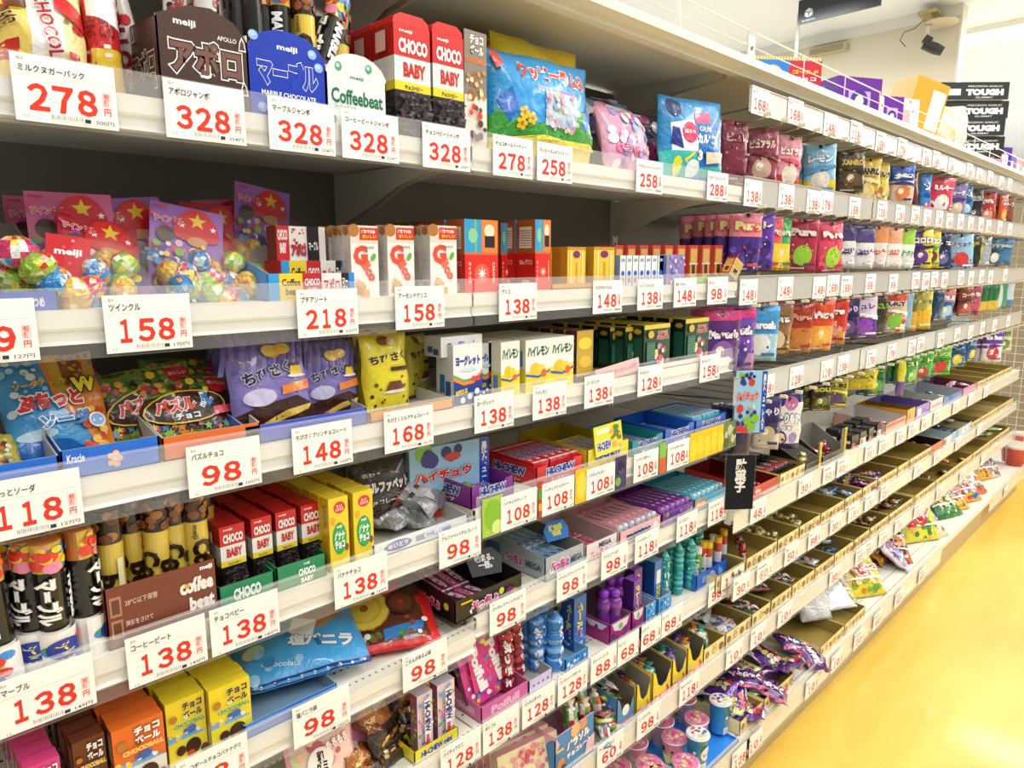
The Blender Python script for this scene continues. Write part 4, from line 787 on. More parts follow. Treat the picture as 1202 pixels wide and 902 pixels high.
for i, (l, r) in enumerate([(258, 288), (296, 320), (325, 349), (355, 380)]):
    a0 = box_px('chocolate_box', 'small red and white chocolate bead carton, %s in the green tray' % O_(i), 'chocolate box', l, r, 616-i*10, 640, .93, z+.004, .03, ('#1d1518', '#2a2022', '#c8201e'), a_cbs, a_cbl, h=.100); deep(a0, 4, .034)
def a_grn(a): a.T('meiji', .6, .82, .12, .12, '#ffffff', .03); a.T('CHOCO', .6, .5, .34, .32, '#ffffff', .05); a.T('BABY', .6, .16, .26, .22, '#ffffff', .05)
tray_px('green display tray with white lettering under the chocolate bead cartons', 256, 322, 685, .898, z, .16, .034, .05, '#1f8a5a', '#17603e', lambda a: a.T('CHOCO', .5, .5, .5, .5, '#ffffff', .05))
tray_px('second green display tray with white lettering beside the banana cartons', 324, 383, 665, .898, z, .16, .036, .05, '#1f8a5a', '#17603e', a_grn)
def a_ban(a):
    a.E(.55, .86, .3, '#d8342a', .08); a.T('もっと\nもちもち', .55, .86, .4, .09, '#ffffff', .02); a.E(.5, .44, .36, '#1f9a4a', .22); a.E(.5, .44, .33, '#2aa855', .2); a.T('meiji', .5, .60, .26, .05, '#ffffff', .03); a.T('バナナ\nチョコ', .5, .42, .52, .24, '#ffffff', .06); a.P([(.05, .05), (.5, .02), (.9, .1), (.95, .3), (.85, .2), (.5, .12), (.1, .15)], '#f7e85a'); a.E(.85, .3, .1, '#8a4a1e', .05); a.E(.2, .7, .1, '#e8a82a', .05)
for i, (l, r) in enumerate([(386, 409), (415, 438)]):
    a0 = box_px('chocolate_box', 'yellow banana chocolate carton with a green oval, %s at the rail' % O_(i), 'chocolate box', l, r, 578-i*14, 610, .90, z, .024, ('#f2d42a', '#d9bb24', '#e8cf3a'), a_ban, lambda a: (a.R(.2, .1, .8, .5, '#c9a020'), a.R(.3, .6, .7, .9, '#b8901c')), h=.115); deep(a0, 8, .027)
def a_alp(a):
    a.T('名糖', .22, .78, .2, .06, '#e8e4dc', .02); a.T('アルファベット', .52, .58, .84, .17, '#f2f0ea', .06, '#1a1614', .04); a.T('チョコレート', .42, .36, .6, .09, '#e8e4dc', .04); a.P([(.6, .22), (.95, .38), (.95, .52), (.62, .36)], '#c8262a'); a.rnd(5, 14, ['#5a3a2a', '#6a4a3a', '#3a2a22'], (.05, .1), (.1, .05, .9, .3), 'R')
pouch_px('candy_bag', 'glossy black alphabet chocolate bag with white lettering', 'candy bag', 428, 486, 536, 580, .955, z+.02, .05, '#2a2624', a_alp, 45, -6, wk=1.15, mt=M_foil)
def a_trw(a): a.E(.24, .5, .14, '#1f4fa8', .34); a.T('めいとう', .24, .5, .2, .3, '#ffffff', .03); a.R(.42, .3, .8, .7, '#5a86c8'); a.T('徳用', .6, .5, .2, .4, '#ffffff', .02)
tray_px('white display tray with a blue oval mark in front of the black bag', 437, 549, 607, .895, z, .18, .024, .05, '#eef0f2', '#c8c8c4', a_trw)
for i, (px, rx, rz, ry) in enumerate([(470, -70, -25, 10), (505, -74, 15, -8), (530, -65, 35, 6)]):
    put('candy_bag', pouchM(.15, .1, .035, '#9a9ca0', lambda a: (a.R(.1, .3, .9, .7, '#c8cace'), a.rnd(3, 12, ['#5a5c60', '#e8eaee', '#2a2a2c'], (.03, .08), (.05, .05, .95, .95), 'R')), 50+i, mt=M_foil, wob=.007), 'crumpled silver foil packet lying in the white tray, %s' % O_(i), 'candy bag', (X(px, 600, .93), .95, z+.022+.004*i), (R(rx), R(ry), R(rz)))
def a_hp(a):
    a.E(.2, .93, .12, '#8ac83a'); a.rnd(3, 9, ['#2a2a6a', '#3a3a8a'], (.06, .1), (.05, .8, .9, .97)); a.E(.6, .82, .12, '#d83a2a', .06); a.T('ハイチュウ', .47, .60, .82, .14, '#d8342a', .06, '#ffffff', .05, out2='#8a1a1a'); a.E(.2, .4, .13, '#d8402a', .07); a.rnd(6, 12, ['#2a2a6a', '#3a2a7a'], (.06, .1), (.05, .15, .95, .38)); [a.E(x, y_, .16, '#8ac03a') for x, y_ in [(.5, .2), (.78, .24), (.65, .1)]]; [a.E(x, y_, .13, '#d8342a') for x, y_ in [(.2, .08), (.4, .05)]]
def a_hp2(a): a.T('果\n汁\nピ\nュ\nー\nレ\n入\nり', .5, .5, .6, .9, '#ffffff', .05)
def panel(label, px, py, y, zz, w, h, rz, sh=.022):
    mb = MB(); mb.box(-w/2, w/2, -.004, .004, 0, h, '#9fd0ee'); o = link('fruit_chew_sign', mb.mesh('sign_board', M_carton), None, (X(px, py, y), y, zz), (0, 0, R(rz))); tag(o, label, 'display sign')
    pm = MB(); art(w-sh, h, a_hp).emit(pm, lambda x, y_, q: (x-w/2, -.004-q, y_)); 
    ar = art(sh, h, lambda a: (a.R(0, 0, 1, 1, '#1f4fb8'), a_hp2(a))); ar.emit(pm, lambda x, y_, q: (x+w/2-sh, -.004-q, y_)); link('print', pm.mesh('print', M_carton), o); return o
panel('fruit chew display sign with apples and a blue lettered edge beside the 98 card', 528, 560, .97, z, .17, .135, -8)
# ---- fourth shelf, second bay: chew trays
z = deckz('S4b')
def a_hc(t, sub=None, c='#ffffff'):
    def f(a): a.T('HI-CHEW', .5, .62, .6, .42, '#1f3f9a', .06, '#ffffff', .06, out2='#1f3f9a'); a.T(t, .5, .18, .4, .2, c, .03)
    return f
def stick(col, t='HI-CHEW', tc='#1f3f9a', l=.125, w_=.02, h=.014):
    mb = MB(); mb.box(-w_/2, w_/2, -l/2, l/2, 0, h, [lin(col)]*6)
    pm = MB(); art(l, w_, lambda a: (a.R(.0, .0, .06, 1, '#e8e8ec'), a.R(.94, 0, 1, 1, '#e8e8ec'), a.T(t, .5, .5, .56, .7, tc, .06, '#ffffff', .06), a.E(.84, .5, .035, '#f4e8e0'))).emit(pm, lambda x, y_, o: (y_-w_/2, l/2-x, h+o))
    return mb.mesh('stick_pack', M_film), pm.mesh('print', M_film)
STK = {k: stick(k) for k in ('#d8262e', '#c9b83a', '#2a9aa0', '#2f6fd0', '#8a2a9a', '#5ab8d8')}
def sticks(x0, x1, y0, zz, col, lab, rows=1, n=None, lay=1, meshes=None, cat='candy stick', name='chew_stick', dy=.13, pitch=.0215, hh=.0145, skip=()):
    n = n or max(1, int((x1-x0)/pitch)); k = 0
    for L in range(lay):
        for r in range(rows):
            for i in range(n):
                if (L, i) in skip: continue
                put(name, meshes or STK[col], '%s, %s%s' % (lab, O_(i), ' of its %s layer' % O_(L) if lay > 1 else (' in row %s' % O_(r) if rows > 1 else ' from the left')), cat, (x0+pitch*(i+.5), y0+dy*(r+.5), zz+hh*L), (0, 0, R(random.Random(k*7+n).uniform(-2.5, 2.5))), lab[:60]); k += 1
def chewtray(l, r, py, col, t, lab, sl, n_l=1, hf=.04, hb=.045, inn=None, y0=.893, d=.15, rz=0, skip=(), c='#ffffff'):
    o = tray_px(lab, l, r, py, y0, z, d, hf, hb, col, inn or col, a_hc(t, c=c), a_hc(t, c=c), rz=rz, notch=.55, hl=hf)
    x0, x1 = X(l, py, y0)+.004, X(r, py, y0)-.004
    sticks(x0, x1, y0+.008, z+.003, sl, 'wrapped chew stick in the '+lab.split(' tray')[0]+' tray', lay=n_l, skip=skip)
chewtray(553, 603, 570, '#7d1f8c', 'グレープ', 'purple chew tray with a notched front', '#8a2a9a', 1)
chewtray(630, 684, 555, '#d8201f', 'ストロベリー', 'red chew tray full of red sticks', '#d8262e', 3)
o = tray_px('yellow chew tray standing crosswise with its lid flap folded up', 690, 738, 520, .893, z, .20, .045, .05, '#ecd92a', '#b9a820', a_hc('レモン', c='#e8702a'), a_hc('レモン', c='#e8702a'), hl=.045)
x0 = X(690, 520, .893); sticks(x0+.004, X(738, 520, .893)-.004, .90, z+.003, '#c9b83a', 'wrapped chew stick in the yellow chew tray', lay=2)
mb = MB(); mb.box(-.052, .052, -.001, .001, 0, .062, '#f0dd30'); pm = MB(); art(.104, .062, lambda a: (a.R(.08, .72, .55, .9, '#f4efc8'), a.T('HI-CHEW', .32, .3, .5, .3, '#1f3f9a', .06, '#ffffff', .06), a.rnd(3, 14, ['#3f8a3a', '#e8a83a', '#5a7a2a'], (.04, .07), (.6, .1, .95, .9), 'R'))).emit(pm, lambda x, y_, o: (x-.052, -.001-o, y_))
fl = link('lid_flap', mb.mesh('lid_flap', M_carton), o, (.0, -.103, .028), (R(-8), 0, R(4))); link('print', pm.mesh('print', M_carton), fl)
chewtray(742, 778, 515, '#1f8f9c', '青りんご', 'teal chew tray with low notched front', '#2a9aa0', 1, .036, .04)
chewtray(781, 815, 500, '#1f5fc8', 'ソーダ', 'mid-blue chew tray beside the teal one', '#2f6fd0', 1, .04, .045)
chewtray(817, 852, 490, '#1f5fc8', 'ヨーグルト', 'blue chew tray at the end of its shelf', '#5ab8d8', 3, .04, .045)
# picture strips on the fourth rail
y0, zt, zb = ROW['S4b']
def strip(l, r, py, base, fn, lab):
    x0, x1 = X(l, py, y0-.002), X(r, py, y0-.002); w_ = x1-x0; h = zt-zb-.008; mb = MB(); mb.box(-w_/2, w_/2, -.0004, .0004, 0, h, base)
    o = link('picture_strip', mb.mesh('strip', M_paper), None, ((x0+x1)/2, y0-.0022, zb+.003)); tag(o, lab, 'shelf picture'); pm = MB(); art(w_, h, fn).emit(pm, lambda x, y_, q: (x-w_/2, -.0004-q, y_)); link('print', pm.mesh('print', M_paper), o)
strip(566, 590, 605, '#a8cc5a', lambda a: (a.E(.5, .55, .42, '#8abf3a', .4), a.E(.7, .2, .25, '#d8e88a', .18)), 'green apple picture strip before the first 108 card')
strip(632, 637, 585, '#c8402a', lambda a: (a.R(0, .5, 1, .8, '#5aa03a'), a.R(0, .2, 1, .4, '#e8a83a')), 'narrow red and green picture strip between the first two 108 cards')
strip(675, 689, 572, '#e8bf2a', lambda a: a.E(.5, .5, .4, '#f7d84a', .4), 'banana yellow picture strip after the second 108 card')
strip(722, 735, 552, '#4a3a6a', lambda a: a.rnd(3, 14, ['#6a4a8a', '#7ab04a', '#2f2448'], (.12, .25)), 'grape picture strip after the third 108 card')
strip(774, 781, 540, '#8abf4a', lambda a: a.R(0, 0, 1, .5, '#d8603a'), 'green and red picture strip before the last 108 card')
strip(810, 849, 515, '#f4c81e', lambda a: [a.E(.1+i*.2, .4+.1*(i % 2), .1, '#f7d83a', .36) for i in range(5)], 'large yellow lemon picture strip after the last 108 card')
strip(849, 864, 508, '#7a8a5a', lambda a: a.rnd(3, 16, ['#9aa87a', '#5a6a3a', '#c8d0a8'], (.1, .2)), 'mottled green picture strip at the end of the fourth rail')

# ---- fifth shelf, first bay
z = deckz('S5')
def a_cball(top, nm='#c81a1e'):
    def f(a):
        a.R(0, 0, 1, .36, '#f3e9dc' if top != '#f2dc2e' else '#f4e23a'); a.P([(0, .36), (0, .5), (.3, .42), (.6, .46), (1, .36)], '#7ab0e0'); a.rnd(3, 10, ['#3a6ab8', '#f2d23a', '#e8f0f8'], (.03, .06), (.02, .38, .98, .5)); a.E(.62, .2, .2, '#3a1a10', .13); a.E(.55, .1, .1, '#d8402a', .05); a.E(.3, .2, .12, '#4a2414', .08); a.E(.9, .1, .1, '#5a2a16', .07)
        a.T('チョコ', .66, .88, .5, .12, '#ffffff' if top != '#f2dc2e' else '#3a1a12', .06, '#5a1a12' if top != '#f2dc2e' else '#f7f2c0', .03); a.T('ボール', .66, .74, .5, .12, '#ffffff' if top != '#f2dc2e' else '#3a1a12', .06, '#5a1a12' if top != '#f2dc2e' else '#f7f2c0', .03)
        a.T('CHOCOBALL', .56, .61, .8, .07, '#2aa04a' if top == '#f2dc2e' else '#f2c22a', .05, '#ffffff', .03); a.E(.16, .74, .1, '#b8783a'); a.E(.6, .50, .12, '#2a62b8', .06)
    return f
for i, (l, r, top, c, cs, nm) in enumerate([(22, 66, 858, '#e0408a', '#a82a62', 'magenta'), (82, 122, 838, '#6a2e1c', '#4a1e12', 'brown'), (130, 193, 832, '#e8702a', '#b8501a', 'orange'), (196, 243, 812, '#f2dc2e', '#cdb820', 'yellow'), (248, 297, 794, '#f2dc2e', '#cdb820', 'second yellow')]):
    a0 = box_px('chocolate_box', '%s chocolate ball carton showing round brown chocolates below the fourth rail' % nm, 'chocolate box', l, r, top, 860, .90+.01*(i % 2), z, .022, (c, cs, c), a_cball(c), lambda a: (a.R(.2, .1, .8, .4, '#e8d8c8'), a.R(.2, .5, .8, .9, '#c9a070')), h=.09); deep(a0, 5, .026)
for i, (px, yy, c) in enumerate([(165, 1.08, '#f2dc2e'), (262, 1.06, '#f2dc2e'), (215, 1.1, '#f2dc2e')]):
    box_px('chocolate_box', 'yellow chocolate ball carton laid across the tops of the others, %s' % O_(i), 'chocolate box', px, px+45, 790, 800, yy, z+.091, .09, (c, '#cdb820', c), a_cball(c), None, h=.022)
def a_van(a):
    a.P([(.02, .08), (1, 0), (.95, .5), (.55, .62), (.1, .3)], '#3fa3e4'); a.P([(.45, .55), (.72, .50), (.9, .66), (.8, .92), (.55, .9)], '#b98a58'); a.P([(.4, .45), (.6, .4), (.68, .6), (.5, .72)], '#f2f4f6'); a.T('塩バニラ', .66, .36, .52, .16, '#f4f8fc', .06, '#1b5fa8', .04, rot=-14); a.E(.14, .42, .08, '#c8d8a8', .08); a.T('Chocolate', .32, .2, .3, .06, '#cfe6f8', .02, rot=-14)
    a.R(0, 0, 1, .06, '#12387e'); a.R(0, .94, 1, 1, '#12387e'); [a.E(.05+i*.1, .03, .012, '#cfe0f4') for i in range(10)]; a.rnd(5, 14, ['#8fc8f0', '#2a82c8'], (.02, .05), (.05, .1, .5, .9))
tray_px('bright blue tray under the salted vanilla bag', 283, 395, 800, .893, z, .12, .022, .03, '#2f7fd8', '#7a9ab8', hl=.022)
put('candy_bag', pouchM(.20, .15, .035, lambda u, v: '#4f9fd8' if v < .55 else '#5f96b8', a_van, 61, wob=.005), 'sky blue salted vanilla bag lying open-faced in its blue tray', 'candy bag', (X(350, 790, .96)-.0, .925, z+.028), (R(-68), 0, R(-14)))
def a_coin(a):
    a.R(0, 0, 1, 1, '#d02424'); a.P([(.1, .08), (.92, .08), (.9, .5), (.7, .62), (.1, .5)], '#5a2a1e'); a.P([(.5, .10), (.86, .16), (.9, .28), (.5, .22)], '#2f7fc8'); a.rnd(4, 26, ['#3a8a3a', '#f2f0ea', '#8a4a2a', '#c83a2a'], (.02, .04), (.12, .1, .9, .4))
    a.E(.36, .50, .25, '#b8962a'); a.E(.36, .50, .235, '#e8d04a'); a.E(.36, .50, .17, '#d0b23a'); a.E(.36, .50, .15, '#e2c848'); a.E(.36, .50, .04, '#8a5a1e'); a.E(.72, .52, .15, '#4a2216'); a.E(.72, .52, .11, '#6a3a24'); a.E(.72, .52, .03, '#d02424'); a.E(.84, .72, .12, '#3f1c12'); a.T('ごえんがあるよ', .5, .92, .6, .07, '#ffffff', .03)
put('candy_bag', pouchM(.19, .17, .03, '#cf2323', a_coin, 63, wob=.004), 'red bag of gold coin chocolates lying on the perforated deck', 'candy bag', (X(437, 745, .96)+.005, .925, z+.012), (R(-70), 0, R(-24)))
put('candy_bag', pouchM(.17, .15, .03, '#8f1f1c', a_coin, 64, wob=.004), 'darker red coin chocolate bag partly beneath the top one', 'candy bag', (X(478, 715, 1.02)-.02, 1.0, z+.012), (R(-74), 0, R(-12)))
# side plates of the first bay's lower decks
# ---- fifth shelf, second bay
z = deckz('S5b')
def a_puc(c='#e0408a', t='ぷっちょ', bg=None):
    def f(a):
        if bg: a.R(0, 0, 1, 1, bg)
        a.T(t, .42, .42, .42, .5, c, .08, '#ffffff', .07); a.E(.68, .6, .04, '#e8e84a'); a.E(.8, .4, .06, '#8a2a6a'); a.E(.88, .3, .05, '#c87a3a'); a.R(.08, .74, .24, .82, '#f2c22a')
    return f
mini = [stick('#c83a7a', 'ぷっちょ', '#7a1a5a', .085, .018, .013), stick('#6a2a5a', 'ぶどう', '#f4a8d0', .085, .018, .013), stick('#7aa8c8', 'ソーダ', '#1f4fa8', .085, .018, .013), stick('#d8486a', 'コーラ', '#7a1020', .085, .018, .013)]
o = tray_px('black and magenta chew tray set crosswise on the perforated deck', 534, 612, 700, .895, deckz('S5b')-.0, .17, .042, .06, '#1a1518', '#2a2428', a_puc(), lambda a: (a.R(.04, .2, .34, .9, '#c9d4dc'), a.R(.06, .5, .32, .85, '#3a7ab8'), a.T('ぷっちょ', .58, .5, .34, .45, '#e0408a', .08, '#ffffff', .06), a.E(.86, .6, .04, '#d8e04a')), hl=.045)
xa = X(536, 700, .895)
for i in range(9): put('chew_stick', mini[i % 2], 'short grape chew stick in the black and magenta tray, %s' % O_(i), 'candy stick', (xa+.02+.021*(i % 4), .96+.05*(i//4), z+.006+.012*(i//4)), (R(8*(i//4)), R(3), R((i*37) % 40-20)), 'short grape chew sticks')
mb = MB(); mb.prism([(-.03, 0), (.03, 0), (.036, .03), (.02, .05), (-.02, .05), (-.036, .03)], 'y', -.001, .001, '#1c1a1c'); o = link('tray_topper', mb.mesh('topper_card', M_carton), None, (X(572, 690, .93), .93, z+.046), (R(-30), 0, R(-20))); tag(o, 'small black topper card with white lettering on the magenta tray', 'display card'); pm = MB(); art(.05, .04, lambda a: a.T('噛まる、\n一冊。', .5, .5, .8, .7, '#ffffff', .05)).emit(pm, lambda x, y_, q: (x-.025, -.001-q, y_+.006)); link('print', pm.mesh('print', M_carton), o)
o = tray_px('silver grey soda chew tray with pink lettering', 640, 685, 668, .895, z, .18, .05, .066, '#a9b4bc', '#8f9290', lambda a: (a.T('ぷっちょ', .36, .5, .5, .5, '#e0408a', .08, '#ffffff', .06), a.T('MEGA', .8, .5, .3, .3, '#3a5a6a', .04)), lambda a: (a.R(.04, .3, .28, .9, '#4a8ac0'), a.T('ぷっちょ', .5, .5, .3, .4, '#e0408a', .08, '#ffffff', .06), a.T('MEGA', .82, .5, .24, .3, '#3a5a6a', .04)), hl=.05)
xa = X(640, 668, .895)
for i in range(8): put('chew_stick', mini[2], 'short pale soda chew stick in the silver grey tray, %s' % O_(i), 'candy stick', (xa+.022+.021*(i % 4), .95+.06*(i//4), z+.02+.014*(i//4)), (R(6), 0, R((i*29) % 30-15)), 'short soda chew sticks')
mb = MB(); mb.prism([(-.028, 0), (.028, 0), (.034, .02), (.024, .04), (-.018, .04), (-.032, .024)], 'y', -.001, .001, '#2f86d8'); o = link('tray_topper', mb.mesh('topper_card', M_carton), None, (X(655, 633, .94), .94, z+.052), (R(-25), 0, R(-10))); tag(o, 'small blue cloud-shaped topper card on the silver grey tray', 'display card'); pm = MB(); art(.044, .034, lambda a: a.T('新食感\n食感', .5, .5, .8, .7, '#f2f23a', .05, '#ffffff', .04)).emit(pm, lambda x, y_, q: (x-.022, -.001-q, y_+.004)); link('print', pm.mesh('print', M_carton), o)
o = tray_px('white chew tray with pink and red lettering beside the silver one', 688, 724, 648, .895, z, .17, .040, .05, '#e9dfe2', '#c8b8bc', lambda a: (a.T('ぷっちょ', .4, .3, .6, .4, '#e0408a', .08), a.T('MEGA', .6, .72, .4, .3, '#2a2a3a', .04)), hl=.04)
xa, xb = X(688, 648, .895), X(724, 648, .895); sticks(xa+.004, xb-.002, .90, z+.003, '#d8262e', 'pink and red chew stick in the white chew tray', meshes=mini[3], rows=2, dy=.08, lay=1)
def a_men(bg, t='mentos'):
    def f(a): a.T(t, .45, .5, .6, .55, '#16246a', .07, '#ffffff', .05); a.E(.86, .5, .06, '#f2f2ea')
    return f
def menroll(c, c2): return rollM(.135, .0105, c, c2, lambda a: (a.T('mentos', .42, .55, .5, .34, '#1a2470', .06, '#f4f4fa', .04), a.E(.82, .6, .05, '#f7f4ec')))
MR = {'pink': menroll('#e8a0b0', '#c9ccd4'), 'purple': menroll('#7a2a98', '#a06ac0'), 'teal': menroll('#4fb4cc', '#a8d8e4'), 'red': menroll('#d8486a', '#c9ccd4')}
def rolls(l, r, py, zz, kind, lab, lay=2, dy=.075, f=.012):
    xa, xb = X(l, py, .895)+.012, X(r, py, .895)-.012; n = int((xb-xa)/.0225)+1
    for L in range(lay):
        for i in range(n): put('candy_roll', MR[kind], '%s, %s of layer %s' % (lab, O_(i), O_(L)), 'candy roll', (xa+i*.0225+(L % 2)*.004, .895+dy, zz+.003+L*.019), (R(-2), 0, R(((i*7+L*3) % 5-2)*.8)), lab)
o = tray_px('pink chew roll tray lettered mentos in navy', 728, 775, 620, .894, z, .16, .036, .045, '#f0b8c0', '#d89aa4', a_men('#f0b8c0'), hl=.036); rolls(728, 775, 620, z, 'pink', 'pink wrapped chewy roll in the pink tray')
o = tray_px('purple grape tray of chewy rolls', 778, 813, 600, .894, z, .16, .036, .045, '#6a2a8f', '#5a2478', lambda a: a.rnd(5, 24, ['#8a4ab8', '#3a1a6a', '#b088d8', '#7ab04a'], (.04, .08)), hl=.036); rolls(778, 813, 600, z, 'purple', 'purple wrapped chewy roll in the grape tray')
o = tray_px('light blue tray of chewy rolls with an orange sticker', 816, 853, 580, .894, z, .16, .036, .045, '#4fb0d4', '#3a8aa8', lambda a: (a.R(.02, .2, .35, .8, '#f08a2a'), a.T('食感', .18, .5, .25, .3, '#ffffff', .05), a.R(.4, .1, .95, .6, '#8fd4ea')), hl=.036); rolls(816, 853, 580, z, 'teal', 'pale blue wrapped chewy roll in the light blue tray')

# ---- sixth shelf
z = deckz('S6')
def a_wag(a):
    a.R(0, 0, 1, 1, '#f0b0c4'); a.R(.05, .05, .95, .95, '#f4d4c8'); a.rnd(3, 26, ['#e890a8', '#f7c8a0', '#d8e8b0', '#f4e8a0', '#c8607a'], (.04, .09), (.08, .08, .92, .92)); a.E(.42, .62, .2, '#fbf7f2', .16); a.T('和\nグミ', .42, .62, .2, .24, '#1a1414', .05); a.T('もちもち', .70, .76, .36, .1, '#ffffff', .06, '#d8406a', .05)
z5 = z
pouch_px('candy_bag', 'pink soft gummy pouch with a white oval and black lettering', 'candy bag', 345, 425, 852, 880, .90, z5-.0, .03, '#f0a8c0', a_wag, 71, -10)
pouch_px('candy_bag', 'second pink and green gummy pouch standing behind the first', 'candy bag', 405, 447, 842, 880, .95, z5, .03, '#e88ab0', lambda a: a_mix(a, ['#b8d890', '#f4f0ea', '#e8b0c8', '#d86a90']), 72, -6)
for i, (px, py, yy, zz, rx, rz) in enumerate([(455, 850, .93, .03, -30, 30), (475, 835, .97, .03, -12, -20), (450, 880, .91, .002, -50, 60), (482, 862, .94, .01, -40, -35), (465, 870, .92, .0, -60, 10)]):
    put('candy_bag', pouchM(.09, .1, .04, lambda u, v: '#b8702a' if v > .4 else '#3a2620', lambda a: (a.rnd(4, 14, ['#e8963a', '#f2c87a', '#2a1a14', '#8a4a1e'], (.04, .1), (.05, .05, .95, .95), 'R'), a.R(.2, .72, .8, .8, '#e8e0d0')), 80+i, mt=M_foil, wob=.008), 'crumpled orange and black snack packet, %s in the heap' % O_(i), 'candy bag', (X(px, py, yy), yy, z5+zz), (R(rx), R(10), R(rz)), 'orange and black packets')
def a_hm(a):
    a.rnd(7, 60, ['#e84a8a', '#8ac84a', '#f2d23a', '#5aa8e0', '#b06ad0', '#f4f0f4'], (.05, .11)); a.P([(.35, .2), (.72, .2), (.72, .92), (.35, .92)], '#f2f4f8'); a.V('HI-CHEW', .54, .62, .52, .34, '#2a2f8a', .06, '#ffffff', .04); a.V('mini', .55, .22, .2, .26, '#d8262e', .06)
for i, (l, r) in enumerate([(490, 508), (514, 534)]):
    box_px('chew_box', 'tall mini chew carton with rainbow sweets and navy lettering, %s in the yellow tray' % O_(i), 'candy box', l, r, 812-i*10, 850, .905, z5+.004, .02, ('#f0d8e4', '#9a6a8a', '#c8c8d8'), a_hm, lambda a: a.rnd(3, 16, ['#e84a8a', '#8ac84a', '#f2d23a'], (.1, .2)), h=.112)
tray_px('bright yellow tray with navy lettering holding the mini chew cartons', 486, 538, 868, .893, z5, .05, .024, .024, '#f0e22a', '#d8c820', lambda a: a.T('HI-CHEW mini', .5, .5, .7, .5, '#1f3f9a', .06, '#ffffff', .04))
# second bay of the sixth shelf
def a_poi(a):
    a.rnd(3, 70, ['#f2e23a', '#6ac04a', '#f08a2a', '#5a9ae0', '#e82a6a', '#b03ab0', '#ffffff'], (.035, .07)); a.P([(.22, .22), (.72, .2), (.74, .82), (.26, .84)], '#e8358a'); a.V('Poifull', .5, .52, .66, .3, '#ffffff', .06, '#c81a6a', .03, rot=-86)
for i, (px, yy, ry, rx) in enumerate([(556, .935, 6, -14), (579, .94, 10, -14), (566, .975, 4, -10), (590, .98, 8, -10)]):
    put('jelly_bean_box', cartonM(.075, .018, .13, ('#e8459a', '#a82a72', '#d88ab8'), a_poi, lambda a: a.rnd(3, 30, ['#f2e23a', '#6ac04a', '#5a9ae0'], (.1, .2))), 'bright pink jelly bean carton with white lettering, %s in the pink tray' % O_(i), 'candy box', (X(px, 800, yy)+.02, yy, z5+.012), (R(rx), R(-ry), 0), 'pink jelly bean cartons')
tray_px('pink tray holding the jelly bean cartons, with white side lettering', 565, 620, 828, .893, z5, .13, .034, .05, '#e070a8', '#c86a98', lambda a: a.T('Poifull', .5, .5, .6, .5, '#f7c8e0', .05), lambda a: a.T('Poifull!', .6, .5, .5, .45, '#f7c8e0', .05), hl=.034)
def chainM(c1, c2, r=.016, n=5, txt='ぷっちょ', tc='#ffffff'):
    g = random.Random(n); mb = MB(); prof = []
    for i in range(n):
        for k in range(5): a = math.pi*k/4; prof.append((r*(.72+.28*math.sin(a)), r*1.55*(i+.5-.5*math.cos(a)), lin(c1 if (i+k) % 3 else c2)))
    mb.lathe([(r*.3, -.003, lin(c2))]+prof+[(r*.25, r*1.55*n+.012, lin(c2))], 14)
    pm = MB(); H = r*1.55*n; ar = Art(math.pi*r, H); ar.V(txt, .36, .5, .8, .36, tc, .07, c1, .06); ar.rnd(5, 20, [c2, tc], (.03, .07))
    def sf(x, y_, o): t = (y_/(r*1.55)) % 1; rr = r*(.72+.28*math.sin(math.pi*t))+o+.0005; return (rr*math.cos(math.pi+x/r), rr*math.sin(math.pi+x/r), y_)
    ar.emit(pm, sf, r*.35); return mb.mesh('ball_pack', M_film, True), pm.mesh('print', M_film)
CHR, CHB = chainM('#8a1e28', '#c83a3a'), chainM('#2f7fd0', '#7ab8ea', .019, 4, tc='#f4f8ff')
for i, (px, py, yy) in enumerate([(596, 760, .93), (608, 765, .95), (600, 755, .98)]): put('ball_candy_pack', CHR, 'dark red ball-shaped chew pack standing behind the jelly bean tray, %s' % O_(i), 'candy pack', (X(px, py, yy), yy, z5+.008), (R(-4), 0, i), 'dark red ball packs')
for i, (px, py, yy) in enumerate([(634, 750, .935), (655, 750, .91), (640, 745, .975), (622, 748, .965)]): put('ball_candy_pack', CHB, 'blue ball-shaped soda chew pack, %s beside the lilac tray' % O_(i), 'candy pack', (X(px, py, yy), yy+.01, z5+.002), (0, R(i-1), i*.8), 'blue ball packs')
tray_px('pale lilac tray with an empty grey inside', 621, 648, 805, .893, z5, .13, .03, .045, '#e4d8f0', '#b4b2ae', lambda a: [a.E(.2+i*.2, .5, .04, '#8a5ab8') for i in range(4)], hl=.03)
def a_soda2(a): a.V('ボール', .5, .62, .5, .5, '#f2e83a', .06, '#1f4fa8', .04); a.rnd(5, 10, ['#9ccbf2', '#e8f4fb', '#e87a9a'], (.06, .12), (.05, .05, .95, .4))
for i, (l, r, yy) in enumerate([(662, 673, .96), (674, 688, .93)]):
    box_px('soda_box', 'deep blue tall soda candy carton with yellow lettering, %s on the blue tray' % O_(i), 'candy box', l, r, 700-i*6, 720, yy, z5+.004, .03, ('#2a6ac0', '#1f4f98', '#5a96d8'), a_soda2, a_soda2, h=.125)
tray_px('low blue tray with bubbles under the tall soda cartons', 664, 690, 765, .893, z5, .14, .03, .03, '#3f96dc', '#7aa8c8', lambda a: a.rnd(3, 24, ['#bfe0f8', '#ffffff', '#2a72b8'], (.03, .07)))
